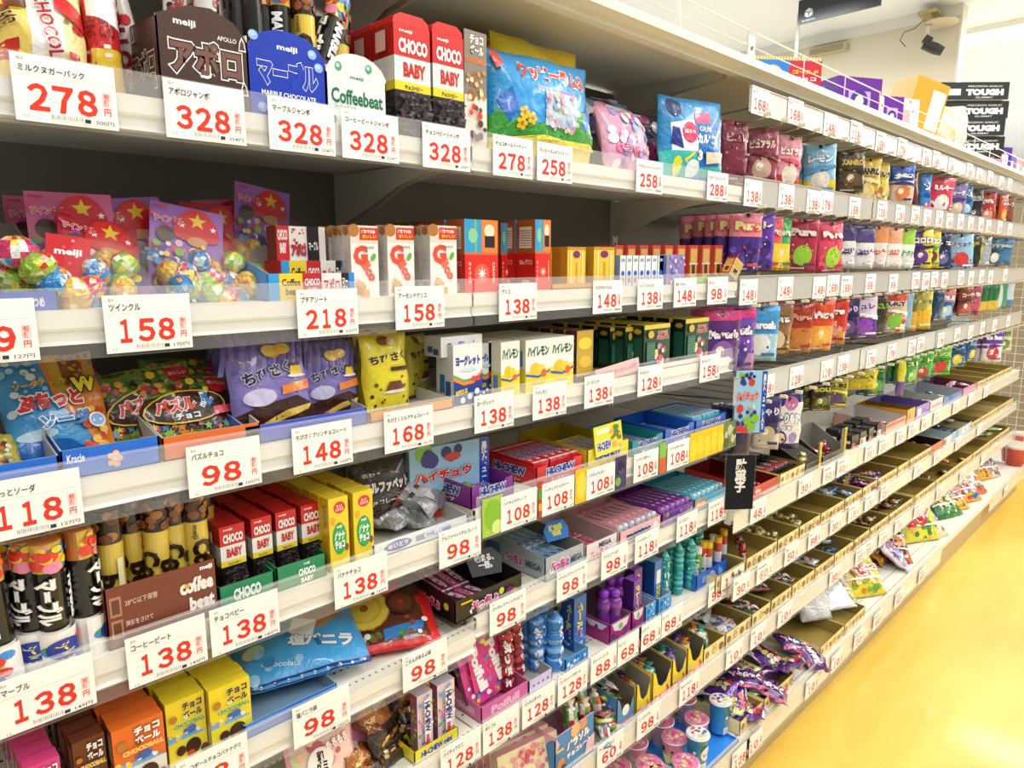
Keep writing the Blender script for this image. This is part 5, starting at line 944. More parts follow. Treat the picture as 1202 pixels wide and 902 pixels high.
def grapeM():
    mb = MB(); mb.lathe([(.012, 0, '#5a1f78'), (.0165, .006, '#6a2a8a'), (.017, .03, '#7a2f98'), (.013, .05, '#6a2a8a'), (.0165, .062, '#8a3aa8'), (.016, .072, '#7a2f98'), (.011, .08, '#7a2f98')], 16)
    body = mb.mesh('bottle', M_plastic, True); mb = MB(); mb.lathe([(.011, .0805, '#8a2ad0'), (.0115, .092, '#9a3ae0'), (.006, .096, '#9a3ae0')], 14); return body, mb.mesh('cap', M_plastic, True)
GR = grapeM()
for i, (px, yy) in enumerate([(709, .93), (722, .915), (716, .96), (728, .945)]): put('grape_candy_bottle', GR, 'small purple bottle-shaped candy with violet cap, %s in the grape tray' % O_(i), 'candy bottle', (X(px, 700, yy), yy, z5+.004), (0, 0, i), 'purple candy bottles').scale = (1, 1, 1.15)
def a_gt(a): a.P([(.1, .95), (.9, .95), (.8, .6), (.5, .45), (.2, .6)], '#e8e0f0'); a.E(.5, .7, .1, '#8ac04a', .16); a.rnd(4, 14, ['#3a1a6a', '#6a2a98'], (.04, .07), (.1, .05, .9, .6))
tray_px('magenta grape tray with candy bottles, white label on its side', 716, 740, 745, .893, z5, .15, .05, .05, '#a81f78', '#8a6a80', a_gt, lambda a: (a.R(.08, .15, .34, .45, '#f0e8f0'), a.P([(.5, .9), (.95, .9), (.85, .6), (.6, .6)], '#e8e0f0'), a.rnd(3, 10, ['#6a1a68', '#c85aa0'], (.03, .06))))
tray_px('second magenta grape tray holding tall purple cartons', 742, 756, 725, .893, z5, .15, .05, .05, '#a81f78', '#8a6a80', a_gt)
for i, yy in enumerate([.90, .935]): box_px('grape_box', 'tall purple grape carton in the second magenta tray, %s from the rail' % O_(i), 'candy box', 744, 753, 668, 700, yy, z5+.004, .03, ('#6a2aa0', '#4a1f78', '#8a4ac0'), lambda a: a.V('グレープ', .5, .6, .6, .5, '#f2e83a', .06), None, h=.115)
for i, (l, r, c) in enumerate([(758, 770, '#5ab0e4'), (773, 788, '#4aa4e0')]): tray_px('sky blue display tray with polar pattern, %s' % O_(i), l, r, 712-i*14, .893, z5, .15, .045, .05, c, '#a9b4ba', lambda a: a.rnd(3, 16, ['#e8f4fb', '#1f6fb8'], (.05, .1)))
for i, (l, r, yy) in enumerate([(758, 766, .95), (768, 777, .92)]): box_px('soda_box', 'slim royal blue barcode carton behind the sky blue trays, %s' % O_(i), 'candy box', l, r, 668, 690, yy, z5+.004, .03, ('#2a72c8', '#1f559a', '#6aa0dc'), lambda a: (a.R(.25, .5, .75, .8, '#f0f0f0'), a.V('SODA', .5, .28, .36, .5, '#f2e83a', .05)), None, h=.12)
tl = chainM('#1f9a9a', '#5ac8c8', .0135, 6, 'ビー', '#e8fbfb')
for i, (px, yy) in enumerate([(783, .915), (790, .94), (799, .915), (806, .94), (813, .91), (821, .94), (796, .965), (812, .965)]):
    o = put('ball_candy_pack', tl, 'teal bead-shaped candy tube with a barcode top, %s in its group' % O_(i), 'candy pack', (X(px, 680, yy), yy+.008, z5+.002), (0, 0, i), 'teal bead tubes')
tray_px('royal blue dotted tray after the teal tubes', 818, 852, 678, .893, z5, .12, .045, .05, '#2a6ad0', '#2050a0', lambda a: (a.rnd(3, 12, ['#f09ab8', '#ffffff', '#7ab0f0'], (.05, .09))))['label'] = 'royal blue tray with pink and white dots after the teal tubes'
colt = tubeM(.011, .10, [(0, '#1f5fc8'), (.03, '#e8e8f0'), (.06, '#c8402a'), (.085, '#f2c22a')], lambda a: a.V('COLA', .35, .45, .5, .3, '#ffffff', .05))
colg = tubeM(.011, .10, [(0, '#2a86c8'), (.04, '#5ab04a'), (.085, '#e8e8f0')], lambda a: a.V('LIME', .35, .45, .5, .3, '#ffffff', .05))
for i, (px, yy) in enumerate([(819, .92), (825, .93), (831, .92), (836, .935), (842, .92), (848, .935)]): put('candy_tube', colt if i % 3 else colg, 'slim mini soda tube in the royal blue tray, %s along it' % O_(i), 'candy tube', (X(px, 655, yy), yy, z5+.004), (0, 0, i), 'mini soda tubes')

# ---- shelf above the base, second bay
z = deckz('G')
def a_dot(a): a.R(0, 0, 1, 1, '#f4e8b8'); a.rnd(3, 60, ['#e890a8', '#f4a8b8', '#d86a8a'], (.025, .05)); a.T('いちご', .55, .8, .4, .12, '#e0405a', .04, rot=8)
y_ = .862
put('snack_carton', cartonM(.15, .022, .085, ('#f4e8b8', '#d8b8b0', '#e8a8b8'), a_dot, lambda a: a.R(.2, .1, .8, .9, '#e8c0c8')), 'cream strawberry snack carton with pink dots standing at an angle', 'snack box', (X(622, 885, y_)+.03, y_+.03, z), (R(-12), 0, R(-10)))
for i in range(3): put('snack_carton', cartonM(.15, .02, .085, ('#e8a0b0', '#d88aa0', '#e8a8b8'), a_dot), 'pink-topped snack carton filed behind the dotted one, %s' % O_(i), 'snack box', (X(622, 885, y_)+.032, y_+.056+.024*i, z), (R(-12), 0, R(-10)), 'filed pink snack cartons')
def a_pop(a): a.T('パラソル', .58, .62, .6, .22, '#ffffff', .07, '#8a2a1e', .06, rot=6); a.T('チョコレート', .6, .38, .62, .14, '#ffffff', .06, '#8a2a1e', .05, rot=6); a.E(.5, .88, .12, '#e8b890'); a.E(.7, .9, .1, '#d89a70'); a.R(.04, .6, .2, .66, '#e8d83a'); a.E(.14, .3, .1, '#c98a5a'); a.E(.2, .14, .08, '#2a2a3a'); a.P([(.75, .05), (1, .1), (1, .5), (.8, .4)], '#f0c8d0'); a.P([(.0, 1), (.1, .8), (.0, .6)], '#e8b0c8')
z = deckz('G')
o = tray_px('blue display box of umbrella chocolates with white lettering', 652, 697, 862, .860, z, .10, .095, .085, '#2f86c8', '#e0b0c8', a_pop, lambda a: (a.P([(0, 1), (1, 1), (.6, .6)], '#e8b0c8'), a.R(.2, .1, .6, .4, '#5ab0e0')), hl=.088)
CW_ = [candyM(['#e8e0d8', '#c8402a', '#5aa04a'], 1, .10, .03, .02), candyM(['#c87aa0', '#5a3a2a', '#e8d0b0'], 2, .1, .03, .022), candyM(['#7a2a3a', '#e8c8d0', '#2a2a2a'], 3, .1, .03, .02), candyM(['#d8d83a', '#3a8a4a', '#f4f0e8'], 4, .09, .026, .02), candyM(['#6a8a9a', '#f0f0f0', '#8a1a2a'], 5, .1, .03, .02)]
g = random.Random(5)
for i in range(9): put('umbrella_chocolate', CW_[i % 3+1 if i % 2 else 0], 'foil umbrella chocolate poking from the blue box, %s' % O_(i), 'chocolate', (X(662+i*4.2, 820, .90)+g.uniform(-.01, .01), .885+.012*(i % 4), z+.085), (0, R(-90+g.uniform(-20, 20)), R(g.uniform(0, 90))), 'umbrella chocolates')
for i in range(16): put('wrapped_sweet', CW_[i % 5], 'striped cellophane sweet in the heap beside the blue box, %s' % O_(i), 'sweet', (X(705+(i*13) % 52, 835-(i*9) % 42, .89)+g.uniform(-.01, .01), .875+.03*(i % 4), z+.012+.012*(i//4)), (R(g.uniform(-30, 30)), R(g.uniform(-35, 35)), R(g.uniform(0, 180))), 'heap of striped sweets')
NOT = [(0, 0), (1, 0), (1, .8), (.9, .7), (.75, .45), (.5, .38), (.3, .5), (.15, .9), (0, 1)]
for i, (l, r, py, nm) in enumerate([(725, 745, 812, 'olive and blue'), (748, 764, 798, 'yellow notched'), (767, 788, 785, 'yellow notched'), (790, 806, 772, 'yellow zigzag'), (808, 826, 760, 'yellow zigzag')]):
    o = tray_px('%s snack display box, %s along the shelf above the base' % (nm, O_(i)), l, r, py, .862, z, .12, .085 if i else .08, .095, '#4a8abf' if i == 0 else '#e8cf2e', '#8f8a7c' if i % 2 else '#6a6558', (lambda a: (a.R(.0, 0, 1, .16, '#e8a8b0'), a.rnd(4, 14, ['#8a4a2a', '#f4f0e8', '#c8302a', '#d8a81e'], (.05, .09), (.02, .02, .98, .35)))) if i else (lambda a: (a.E(.5, .5, .2, '#f4f0ea'), a.R(.1, .1, .9, .2, '#c87aa0'))), lambda a: (a.R(.1, .3, .9, .6, '#6ab0d8' if i == 0 else '#c8ae20')), fp=NOT, hl=.08)
BS = [candyM(c, i, .085, .04, .022) for i, c in enumerate([['#b8722a', '#e8d09a', '#2a1a14'], ['#1f8a7a', '#e8f0e8', '#2a5a4a'], ['#5a3a8a', '#d8c8e8', '#2a1a3a']])]
for i in range(12):
    l = [732, 755, 777, 797, 815][i % 5]; put('snack_packet', BS[i % 3], 'small flat snack packet standing in the yellow display boxes, %s' % O_(i), 'snack packet', (X(l, 790, .9), .885+.02*(i//5), z+.05), (R(-10), R(70+(i*17) % 40), R((i*31) % 50)), 'packets in the yellow boxes')
# ---- base deck, second bay: cups
z = deckz('H')
def cupM(c, lid, fn, r=.030, h=.07):
    mb = MB(); mb.lathe([(r*.78, 0, c), (r*.8, .002, c), (r, h, c), (r*1.06, h+.001, '#f4f2ee'), (r*1.06, h+.004, '#f4f2ee'), (r*.98, h+.004, '#f4f2ee')], 24); pm = MB()
    art(math.pi*r, h, fn).emit(pm, lambda x, y_, o: ((r*(.8+.2*y_/h)+o)*math.cos(math.pi+x/r), (r*(.8+.2*y_/h)+o)*math.sin(math.pi+x/r), y_), .012, off=.0005)
    lm = MB(); lm.lathe([(r*1.02, h+.0045, lid[0]), (r*1.0, h+.006, lid[0])], 24); lp = MB(); ar = Art(2*r*.96, 2*r*.96)
    g = random.Random(int(h*1000)); 
    for k in range(12): ar.E(.5+.34*math.cos(k*2.4)*(k % 3+1)/3, .5+.34*math.sin(k*2.4)*(k % 3+1)/3, .07+.03*(k % 2), lid[1+k % (len(lid)-1)], n=10)
    ar.emit(lp, lambda x, y_, o: (x-r*.96, y_-r*.96, h+.006+o))
    return mb.mesh('cup', M_plastic, True), pm.mesh('print', M_plastic), lm.mesh('foil_lid', M_foil, False), lp.mesh('lid_print', M_foil)
def put_cup(ms, label, loc, rot=(0, 0, 0), group=None):
    o = put('dessert_cup', ms[:2], label, 'snack cup', loc, rot, group); l = link('foil_lid', ms[2], o); link('lid_print', ms[3], l); return o
CB = cupM('#3f9fd8', ('#e8eef4', '#2a72c8', '#e84a3a', '#f2d23a', '#8a4a2a', '#ffffff'), lambda a: (a.R(0, .0, 1, .25, '#e4eef4'), a.E(.5, .55, .22, '#f4f6f8'), a.T('ヤング', .5, .5, .3, .14, '#2a72c8', .04), a.rnd(4, 10, ['#f4f6f8', '#8ac8f0'], (.03, .06))), .028, .085)
CPK = cupM('#f7d8e0', ('#f08ab0', '#f7b8d0', '#e0608a', '#f9dce6', '#f2e8a0'), lambda a: (a.R(0, .7, 1, 1, '#f090b0'), a.E(.5, .35, .2, '#f2e8a8'), a.T('いちご', .5, .55, .35, .16, '#c8305a', .04), a.rnd(3, 12, ['#e86a90', '#8ac04a', '#2a2226'], (.04, .07))), .031, .062)
for i, (px, py, dz) in enumerate([(819, 868, 0), (844, 850, 0), (806, 845, -.0)]):
    if i < 2:
        yy = .80+.03*i; x_ = X(px, py, yy); put_cup(CB, 'tall sky blue dessert cup with a printed foil lid, %s on the blue tray' % O_(i), (x_, yy, z+.012), (0, 0, i))
tray_px('bright blue low tray carrying the tall sky blue cups', 820, 866, 892, .775, z, .16, .008, .012, '#2a7fd8', '#2f86e0')
pk = [(.79, 742), (.81, 775), (.79, 805), (.85, 762), (.86, 790), (.86, 815), (.92, 745), (.92, 775), (.90, 725), (.93, 800), (.85, 735), (.80, 712)]
for i, (yy, px) in enumerate(pk): put_cup(CPK, 'pink-lidded strawberry dessert cup, %s in the cluster on the base deck' % O_(i), (X(px, 895, yy), yy, z), (0, 0, i*1.1), 'pink dessert cups')

# ---------------------------------------------------------------- hook rows, bays three to six
HR = {'HA': (.882, 1.841, 1.782), 'HB': (.882, 1.628, 1.560), 'HC': (.882, 1.382, 1.312), 'HD': (.882, 1.120, 1.046)}
HN = {'HA': 'highest hook strip', 'HB': 'second hook strip', 'HC': 'third hook strip', 'HD': 'lowest hook strip'}
HX = {}
hook = None
for row, (y0, zt, zb) in HR.items():
    for b in (2, 3, 4, 5) if row != 'HX' else ():
        if b > 5: continue
        x0, x1 = XJ[b]+.006, min(XJ[b+1], 5.286)-.006
        if b == 5: x0, x1 = XJ[5]+.006, XJ[6]-.006
        if b == 2 and row == 'HA': pass
        mb = MB(); mb.box(x0, x1, y0, y0+.0018, zb, zt, '#c9c6bb'); mb.box(x0, x1, y0-.004, y0+.003, zt, zt+.002, '#dedbd0')
        r = link('label_strip', mb.mesh('label_strip', M_milky)); tag(r, 'frosted %s of the %s' % (HN[row], bayw(b)), 'label strip')
        mb = MB(); mb.tube([(x0, YB-.02, zb-.014), (x1, YB-.02, zb-.014)], .008, '#4a483f', 6); link('hook_bar', mb.mesh('hook_bar', M_metal), r)
        for k in range(2): mb = MB(); mb.tube([((x0+.02, x1-.02)[k], YB-.02, zb-.01), ((x0+.02, x1-.02)[k], y0+.004, zb+.012)], .0025, '#6a675c', 5); link('strip_arm', mb.mesh('strip_arm', M_metal), r)
        n = 9 if b < 4 else 10
        for i in range(n):
            xx = x0+.045+i*(x1-x0-.09)/(n-1)
            if hook is None:
                mb = MB(); mb.tube([(0, YB-.03, 0), (0, .90, 0), (0, .868, .004), (0, .852, .016)], .0022, '#8a877c', 5); hm = mb.mesh('hook_wire', M_chrome); mb = MB(); mb.box(-.004, .004, .846, .866, .008, .016, '#e6dcc0'); hook = (hm, mb.mesh('hook_tip', M_plastic))
            o = link('peg_hook', hook[0], None, (xx, 0, zb-.016)); tag(o, 'wire peg hook under the %s, %s in the %s' % (HN[row], O_(i), bayw(b)), 'hook', 'peg hooks'); link('hook_tip', hook[1], o)
        HX[row, b] = x0
def hcard(row, px, py, price, k, extra=None):
    y0, zt, zb = HR[row]; key = ('h', price, px > 990)
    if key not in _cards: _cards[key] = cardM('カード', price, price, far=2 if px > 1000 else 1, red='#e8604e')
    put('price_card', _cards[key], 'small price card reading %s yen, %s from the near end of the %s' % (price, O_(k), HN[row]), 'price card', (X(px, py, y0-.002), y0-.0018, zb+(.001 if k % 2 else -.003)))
for row, L in {'HA': [(893, 118, '168'), (934, 133, '168'), (975, 147, '148'), (1005, 157, '118'), (1034, 168, '168'), (1059, 178, '178'), (1087, 187, '168'), (1099, 190, '148'), (1117, 196, '168'), (1138, 203, '148'), (1149, 208, '128'), (1162, 213, '158'), (1175, 216, '138'), (1185, 220, '128')],
               'HB': [(884, 228, '138'), (923, 234, '138'), (955, 240, '138'), (970, 243, '178'), (1003, 248, '168'), (1035, 254, '128'), (1056, 256, '128'), (1074, 258, '128'), (1088, 260, '128'), (1102, 262, '138'), (1114, 264, '148'), (1127, 266, '138'), (1139, 267, '128'), (1151, 269, '148'), (1160, 270, '138'), (1173, 272, '128'), (1185, 274, '98')],
               'HC': [(879, 340, '148'), (922, 338, '148'), (962, 336, '148'), (978, 335, '168'), (994, 334, '168'), (1022, 332, '98'), (1049, 331, '98'), (1075, 329, '178'), (1087, 328, '148'), (1097, 328, '178'), (1109, 327, '168'), (1128, 326, '128'), (1140, 325, '98'), (1152, 325, '118'), (1163, 324, '98'), (1180, 323, '108')],
               'HD': [(900, 452, '128'), (935, 444, '128'), (971, 430, '118'), (990, 425, '138'), (1023, 417, '178'), (1047, 411, '178'), (1071, 404, '128'), (1081, 402, '138'), (1105, 394, '178'), (1124, 389, '128'), (1140, 385, '118'), (1154, 380, '148'), (1168, 377, '128'), (1184, 373, '98')]}.items():
    for k, (px, py, p) in enumerate(L): hcard(row, px, py, p, k)
def a_h(txt, tc, fr, out='#ffffff', blob=None, tz=.72, band=None):
    def f(a):
        if blob: a.rnd(len(txt)+3, 22, blob, (.08, .15), (.04, .05, .96, .48))
        if fr: a.E(.5, .3, .3, fr); a.E(.42, .34, .12, '#f7f2d8' if not blob else fr)
        if band: a.R(0, .84, 1, 1, band)
        a.rnd(len(txt)*7+int(tz*100), 16, [tc, out, fr or out], (.015, .04), (.04, .05, .96, .6)); (a.P([(0, .5+.1*math.sin(len(txt)+tz*90)), (.5, .56), (1, .5-.1*math.sin(len(txt)+tz*90)), (1, .53), (.5, .60), (0, .54)], out) if fr and len(txt) % 2 else None)
        a.T(txt, .5, tz, .8, .15, tc, .07, out, .06); a.E(.5, .955, .06, '#2a2620'); a.R(.1, .04, .6, .07, '#e8e4dc'); a.R(.55, .10, .92, .15, out)
    return f
GRAPE = ['#4a2a8a', '#6a3ab0', '#2f1a66', '#8a5ac8']
# (row, px, py_top, width, height, count, colour fn/colour, art, what)
HB_ = [
 ('HA', 873, .085, .15, 4, '#7d2a3c', a_h('ピュレ', '#c98a90', None, '#6a1f30'), 'dusky maroon pouch'),
 ('HA', 905, .09, .15, 4, '#9a3f52', a_h('ピュアラル', '#f0d8c8', '#d8b0a0', '#7a2a3a'), 'maroon-pink pouch'),
 ('HA', 937, .10, .155, 2, lambda u, v: '#f2a0b4' if v > .3 else '#e0402a', a_h('ピュアラル', '#ffffff', '#f7e8d8', '#e0506a'), 'bright pink and red peach pouch'),
 ('HA', 972, .095, .15, 3, lambda u, v: '#8fcbee' if v > .34 else '#f2d83a', a_h('レモン', '#ffffff', '#f7f4e8', '#5a9ad0'), 'sky blue and yellow lemon pouch'),
 ('HA', 1003, .095, .13, 3, '#4a3a20', a_h('KANRO', '#c9a83a', '#6a4a2a', '#2a2010'), 'dark gold throat sweet pouch'),
 ('HA', 1026, .095, .16, 2, '#d8b83a', a_h('KANRO', '#2a2214', '#f0d890', '#f7e8b0', ['#b8702a', '#f7e0a0', '#8a4a1e']), 'gold caramel pouch with black lettering'),
 ('HA', 1045, .09, .16, 2, '#e0c850', a_h('ミルク', '#2a2214', None, '#f7e8b0', ['#b8702a', '#f7e0a0']), 'pale gold biscuit pouch'),
 ('HA', 1064, .09, .14, 2, lambda u, v: '#2f5fc0' if v > .55 else '#f0d0b8', a_h('塩', '#ffffff', '#e88a4a', '#1a3a8a'), 'royal blue and cream pouch'),
 ('HA', 1081, .085, .14, 2, '#6a1a2a', a_h('梅', '#e8a0a0', None, '#4a0f1a'), 'dark wine red pouch'),
 ('HA', 1096, .05, .18, 1, lambda u, v: '#2f8fe0' if v > .18 else '#f2e02a', a_h('ソ', '#ffffff', '#e83a5a', '#1a5ab0'), 'narrow bright blue stick pouch with yellow foot'),
 ('HA', 1112, .13, .155, 1, '#d8405a', a_h('ミルキー', '#ffffff', '#f7f0ea', '#c02040', ['#f7d8d8', '#ffffff', '#b01a3a']), 'wide red and white milk pouch'),
 ('HA', 1133, .09, .16, 2, '#8a7ab8', a_h('ヨーグ', '#f7f4ff', '#e8d8b8', '#4a3a8a'), 'lilac and cream pouch'),
 ('HA', 1146, .07, .15, 2, '#2a86c8', a_h('ラムネ', '#ffffff', '#bfe2f4', '#1a5a98'), 'mid blue soda pouch'),
 ('HA', 1157, .08, .17, 2, '#1f1c22', a_h('黒', '#d8d4e0', '#4a4450', '#1a181c'), 'black pouch with pale lettering'),
 ('HA', 1172, .09, .16, 2, '#b8342a', a_h('南部', '#ffffff', '#f0a080', '#7a1a14'), 'brick red pouch'),
 ('HA', 1184, .08, .15, 2, '#d8502a', a_h('黒飴', '#1a1414', '#f2c23a', '#ffffff'), 'orange-red pouch with black lettering'),
 ('HA', 1193, .08, .15, 2, '#8a4a2a', a_h('コーラ', '#f0e0c8', None, '#4a2010'), 'brown cola pouch'),
 ('HB', 884, .095, .155, 5, lambda u, v: '#f08a9a' if v > .55 else '#4a2a8a', a_h('Pure', '#f7f0a0', None, '#d8506a', GRAPE, .78), 'pink-headed grape gummy pouch'),
 ('HB', 900, .085, .15, 3, '#6a3ab0', a_h('グレ', '#f4f0ff', None, '#3a1a7a', GRAPE, .8), 'violet grape gummy pouch'),
 ('HB', 912, .08, .15, 3, lambda u, v: '#e8606a' if v > .5 else '#f2cc2a', a_h('Pure', '#f7f0c0', '#f7d83a', '#c83a4a'), 'coral and lemon gummy pouch'),
 ('HB', 926, .08, .15, 3, lambda u, v: '#3fae4a' if v > .5 else '#f2d62a', a_h('Pure', '#e8f7d0', '#f7e04a', '#1f7a2a'), 'green and lemon gummy pouch'),
 ('HB', 950, .10, .155, 4, '#b02a4a', a_h('Pure', '#f7e0e8', '#9ad03a', '#7a1a30', ['#8a1f38', '#9ad03a', '#c84a6a'], .74), 'dark crimson apple gummy pouch'),
 ('HB', 980, .11, .16, 3, '#e84a6a', a_h('Pure', '#ffffff', '#a8dc3a', '#b81a40', ['#f06a80', '#a8dc3a', '#d82a50'], .74), 'bright rose apple gummy pouch'),
 ('HB', 1005, .085, .15, 3, lambda u, v: '#4a3a78' if v > .62 else '#eceaea', a_h('果汁', '#4a2a7a', None, '#ffffff', None, .38), 'white juice gummy pouch with purple grapes on top'),
 ('HB', 1025, .085, .15, 2, lambda u, v: '#5a4a90' if v > .62 else '#f4f2f0', a_h('果汁', '#4a2a7a', None, '#ffffff', None, .38), 'brighter white juice gummy pouch with grapes'),
 ('HB', 1039, .08, .15, 2, lambda u, v: '#f0a068' if v > .58 else '#f6f0ea', a_h('果汁', '#e0502a', None, '#ffffff', None, .38), 'white juice gummy pouch with orange peach'),
 ('HB', 1054, .08, .15, 2, lambda u, v: '#f0a880' if v > .58 else '#f4f2ee', a_h('果汁', '#e0502a', None, '#ffffff', None, .38), 'second white peach juice gummy pouch'),
 ('HB', 1069, .10, .155, 2, lambda u, v: '#a8d84a' if v > .58 else '#f4f6f0', a_h('果汁グミ', '#2a8a3a', None, '#ffffff', ['#f4f6f0'], .38), 'white juice gummy pouch with green muscat grapes'),
 ('HB', 1085, .09, .155, 2, lambda u, v: '#5a2a80' if u < .5 else '#f0dc3a', a_h('コロロ', '#ffffff', '#6a3a9a', '#3a1a60'), 'half purple half yellow gummy pouch'),
 ('HB', 1098, .085, .155, 2, '#f0d640', a_h('コロロ', '#ffffff', '#7a3a2a', '#4aa03a'), 'yellow gummy pouch with brown disc'),
 ('HB', 1112, .09, .16, 3, '#1f2450', a_h('フェ', '#e8e8f4', '#6a6ab0', '#1a1a40'), 'navy gummy pouch'),
 ('HB', 1132, .11, .165, 2, '#9ccbe8', a_h('フェット', '#2a4ab0', '#e8443a', '#ffffff', ['#5aa8e0', '#f4f6fa', '#2a3a90']), 'pale blue and white fizzy pouch'),
 ('HB', 1146, .07, .15, 2, '#2a2c20', a_h('酸', '#e8e23a', None, '#1a1a10'), 'black and olive sour pouch'),
 ('HB', 1153, .07, .15, 2, '#e0d02a', a_h('レモ', '#3a6a1a', None, '#f7f0a0'), 'acid yellow sour pouch'),
 ('HB', 1162, .08, .15, 3, '#a8b0b8', a_h('ミン', '#4a5a8a', None, '#ffffff'), 'silver grey mint pouch'),
 ('HB', 1174, .09, .15, 3, '#2f5f78', a_h('海', '#d8e8f0', '#e8e8e0', '#1a3a50'), 'teal sea salt pouch'),
 ('HB', 1187, .09, .145, 3, '#4a86b8', a_h('塩', '#e8f0f8', None, '#2a5a8a'), 'steel blue pouch'),
 ('HC', 848, .11, .155, 2, '#5a2a78', a_h('Marosh', '#f4e8f8', '#8a5ab0', '#3a1a58', None, .62, '#c83a7a'), 'shaded purple marshmallow pouch with pink header'),  # same pouch as the next, its shade painted as darker purple
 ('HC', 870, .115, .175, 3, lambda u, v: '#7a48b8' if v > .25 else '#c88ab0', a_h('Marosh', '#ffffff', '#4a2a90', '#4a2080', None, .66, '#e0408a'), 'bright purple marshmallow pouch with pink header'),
 ('HC', 898, .10, .155, 3, lambda u, v: '#3f9fe0' if v > .45 else '#a8d8ea', a_h('Marosh', '#ffffff', '#f4f8fa', '#1f6fb8', None, .66), 'sky blue marshmallow pouch'),
 ('HC', 920, .10, .15, 3, '#9a6a3a', a_h('Nova', '#ffffff', '#e8cfa8', '#5a3418', ['#c9a06a', '#6a3a1e']), 'brown and cream nougat pouch'),
 ('HC', 941, .09, .15, 5, lambda u, v: '#a8341e' if v > .45 else '#c87a2a', a_h('Pure', '#d8a088', None, '#8a2412'), 'shaded red-orange gummy pouch'),  # shade painted in: darker copy of the bright orange pouch, lettering dimmed
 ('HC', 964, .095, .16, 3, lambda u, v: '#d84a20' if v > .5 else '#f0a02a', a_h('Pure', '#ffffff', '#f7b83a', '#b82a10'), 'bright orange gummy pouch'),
 ('HC', 983, .10, .15, 3, lambda u, v: '#d8381e' if v > .3 else '#d8a030', a_h('Pure', '#ffffff', None, '#a01a10', ['#f08a80', '#f4a898'], .74), 'red lychee gummy pouch'),
 ('HC', 1001, .085, .15, 3, '#3a2460', a_h('しゃり', '#d8c8f0', '#6a4a98', '#2a1648'), 'deep violet gummy pouch'),
 ('HC', 1019, .105, .155, 2, lambda u, v: '#e8dcf0' if v > .5 else '#5a2a98', a_h('ピュレ', '#6a2a98', '#9a4ac8', '#ffffff', ['#4a2080', '#8a4ac0'], .76), 'white and violet grape gummy pouch'),
 ('HC', 1036, .08, .15, 3, '#3a2a14', a_h('SOUR', '#8ab03a', None, '#1a1408'), 'dark brown sour pouch'),
 ('HC', 1052, .10, .155, 2, lambda u, v: '#d8482a' if v > .8 else '#e8c8b0', a_h('JUICY', '#2a1a1a', '#8ac83a', '#ffffff', ['#d8402a', '#f7f0e8', '#8ac83a']), 'cream and red juicy fruit pouch'),
 ('HC', 1063, .06, .15, 1, '#8ab4d0', None, 'grey-blue narrow pouch'),
 ('HC', 1069, .07, .16, 1, lambda u, v: '#6a6a2a' if v > .5 else '#d8a81e', a_h('シゲ', '#1f5a3a', None, '#e8e0a0'), 'first olive and gold lemon pouch'),
 ('HC', 1078, .07, .16, 1, lambda u, v: '#a8a03a' if v > .5 else '#e0b020', a_h('シゲ', '#1f5a3a', None, '#e8e0a0'), 'second olive and gold lemon pouch'),
 ('HC', 1087, .08, .165, 1, lambda u, v: '#e8dc6a' if v > .5 else '#f2c01e', a_h('シゲキ', '#1f6a3a', None, '#f7f4c0'), 'bright gold lemon pouch'),
 ('HC', 1098, .08, .14, 3, '#1f3a60', a_h('ソー', '#5a8ac0', None, '#10203a'), 'dark blue soda pouch'),
 ('HC', 1113, .11, .15, 1, lambda u, v: '#e88a90' if v > .6 else '#4a9ad8', a_h('ぷちぷ', '#ffffff', '#bfe0f4', '#1f5ab0'), 'pink and blue bubbly pouch'),
 ('HC', 1130, .10, .14, 2, '#8a3a2a', a_h('コーラ', '#f0d8b8', '#c83a3a', '#4a1a10'), 'cola brown pouch'),
 ('HC', 1145, .08, .15, 2, '#c85a6a', a_h('いち', '#ffffff', None, '#8a2a3a'), 'rose pouch'),
 ('HC', 1153, .06, .145, 1, lambda u, v: '#1f6a3a' if v > .35 else '#d8b83a', None, 'first green and gold nut pouch'), ('HC', 1158, .06, .145, 1, lambda u, v: '#1f6a3a' if v > .35 else '#d8b83a', None, 'second green and gold nut pouch'),
 ('HC', 1163, .06, .145, 1, lambda u, v: '#1f6a3a' if v > .35 else '#d8b83a', None, 'third green and gold nut pouch'), ('HC', 1168, .06, .145, 1, lambda u, v: '#1f6a3a' if v > .35 else '#d8b83a', None, 'fourth green and gold nut pouch'),
 ('HC', 1175, .08, .145, 1, lambda u, v: '#4a9a6a' if u > .5 else '#dfe8f0', None, 'white and sea green pouch'), ('HC', 1182, .08, .145, 1, lambda u, v: '#c8d8e8' if v > .3 else '#4a7ab8', None, 'pale silver and blue pouch'),
 ('HD', 873, .07, .16, 3, '#2a1f4a', None, 'night blue gummy pouch behind the fruit chew board'),
 ('HD', 905, .08, .16, 3, lambda u, v: '#3a2a70' if v > .3 else '#d8d0c8', a_h('しゃり', '#e8e0f0', '#c8b890', '#2a1a58'), 'shaded indigo ice gummy pouch'),  # shade is part of this dim indigo colouring
 ('HD', 930, .115, .185, 3, lambda u, v: '#2f2a78' if (v > .82 or v < .06) else '#f0ece8', lambda a: (a.E(.62, .78, .2, '#c87ab0'), a.E(.3, .8, .12, '#2f2a78'), a.T('しゃりもに', .5, .52, .86, .17, '#ffffff', .08, '#2f2a78', .09), a.T('グミ', .5, .36, .36, .09, '#ffffff', .07, '#2f2a78', .08), a.E(.32, .18, .22, '#2f2a78'), a.E(.33, .18, .16, '#f0e2c0'), a.E(.75, .2, .14, '#a88ac8')), 'white ice gummy pouch with navy bubble lettering'),
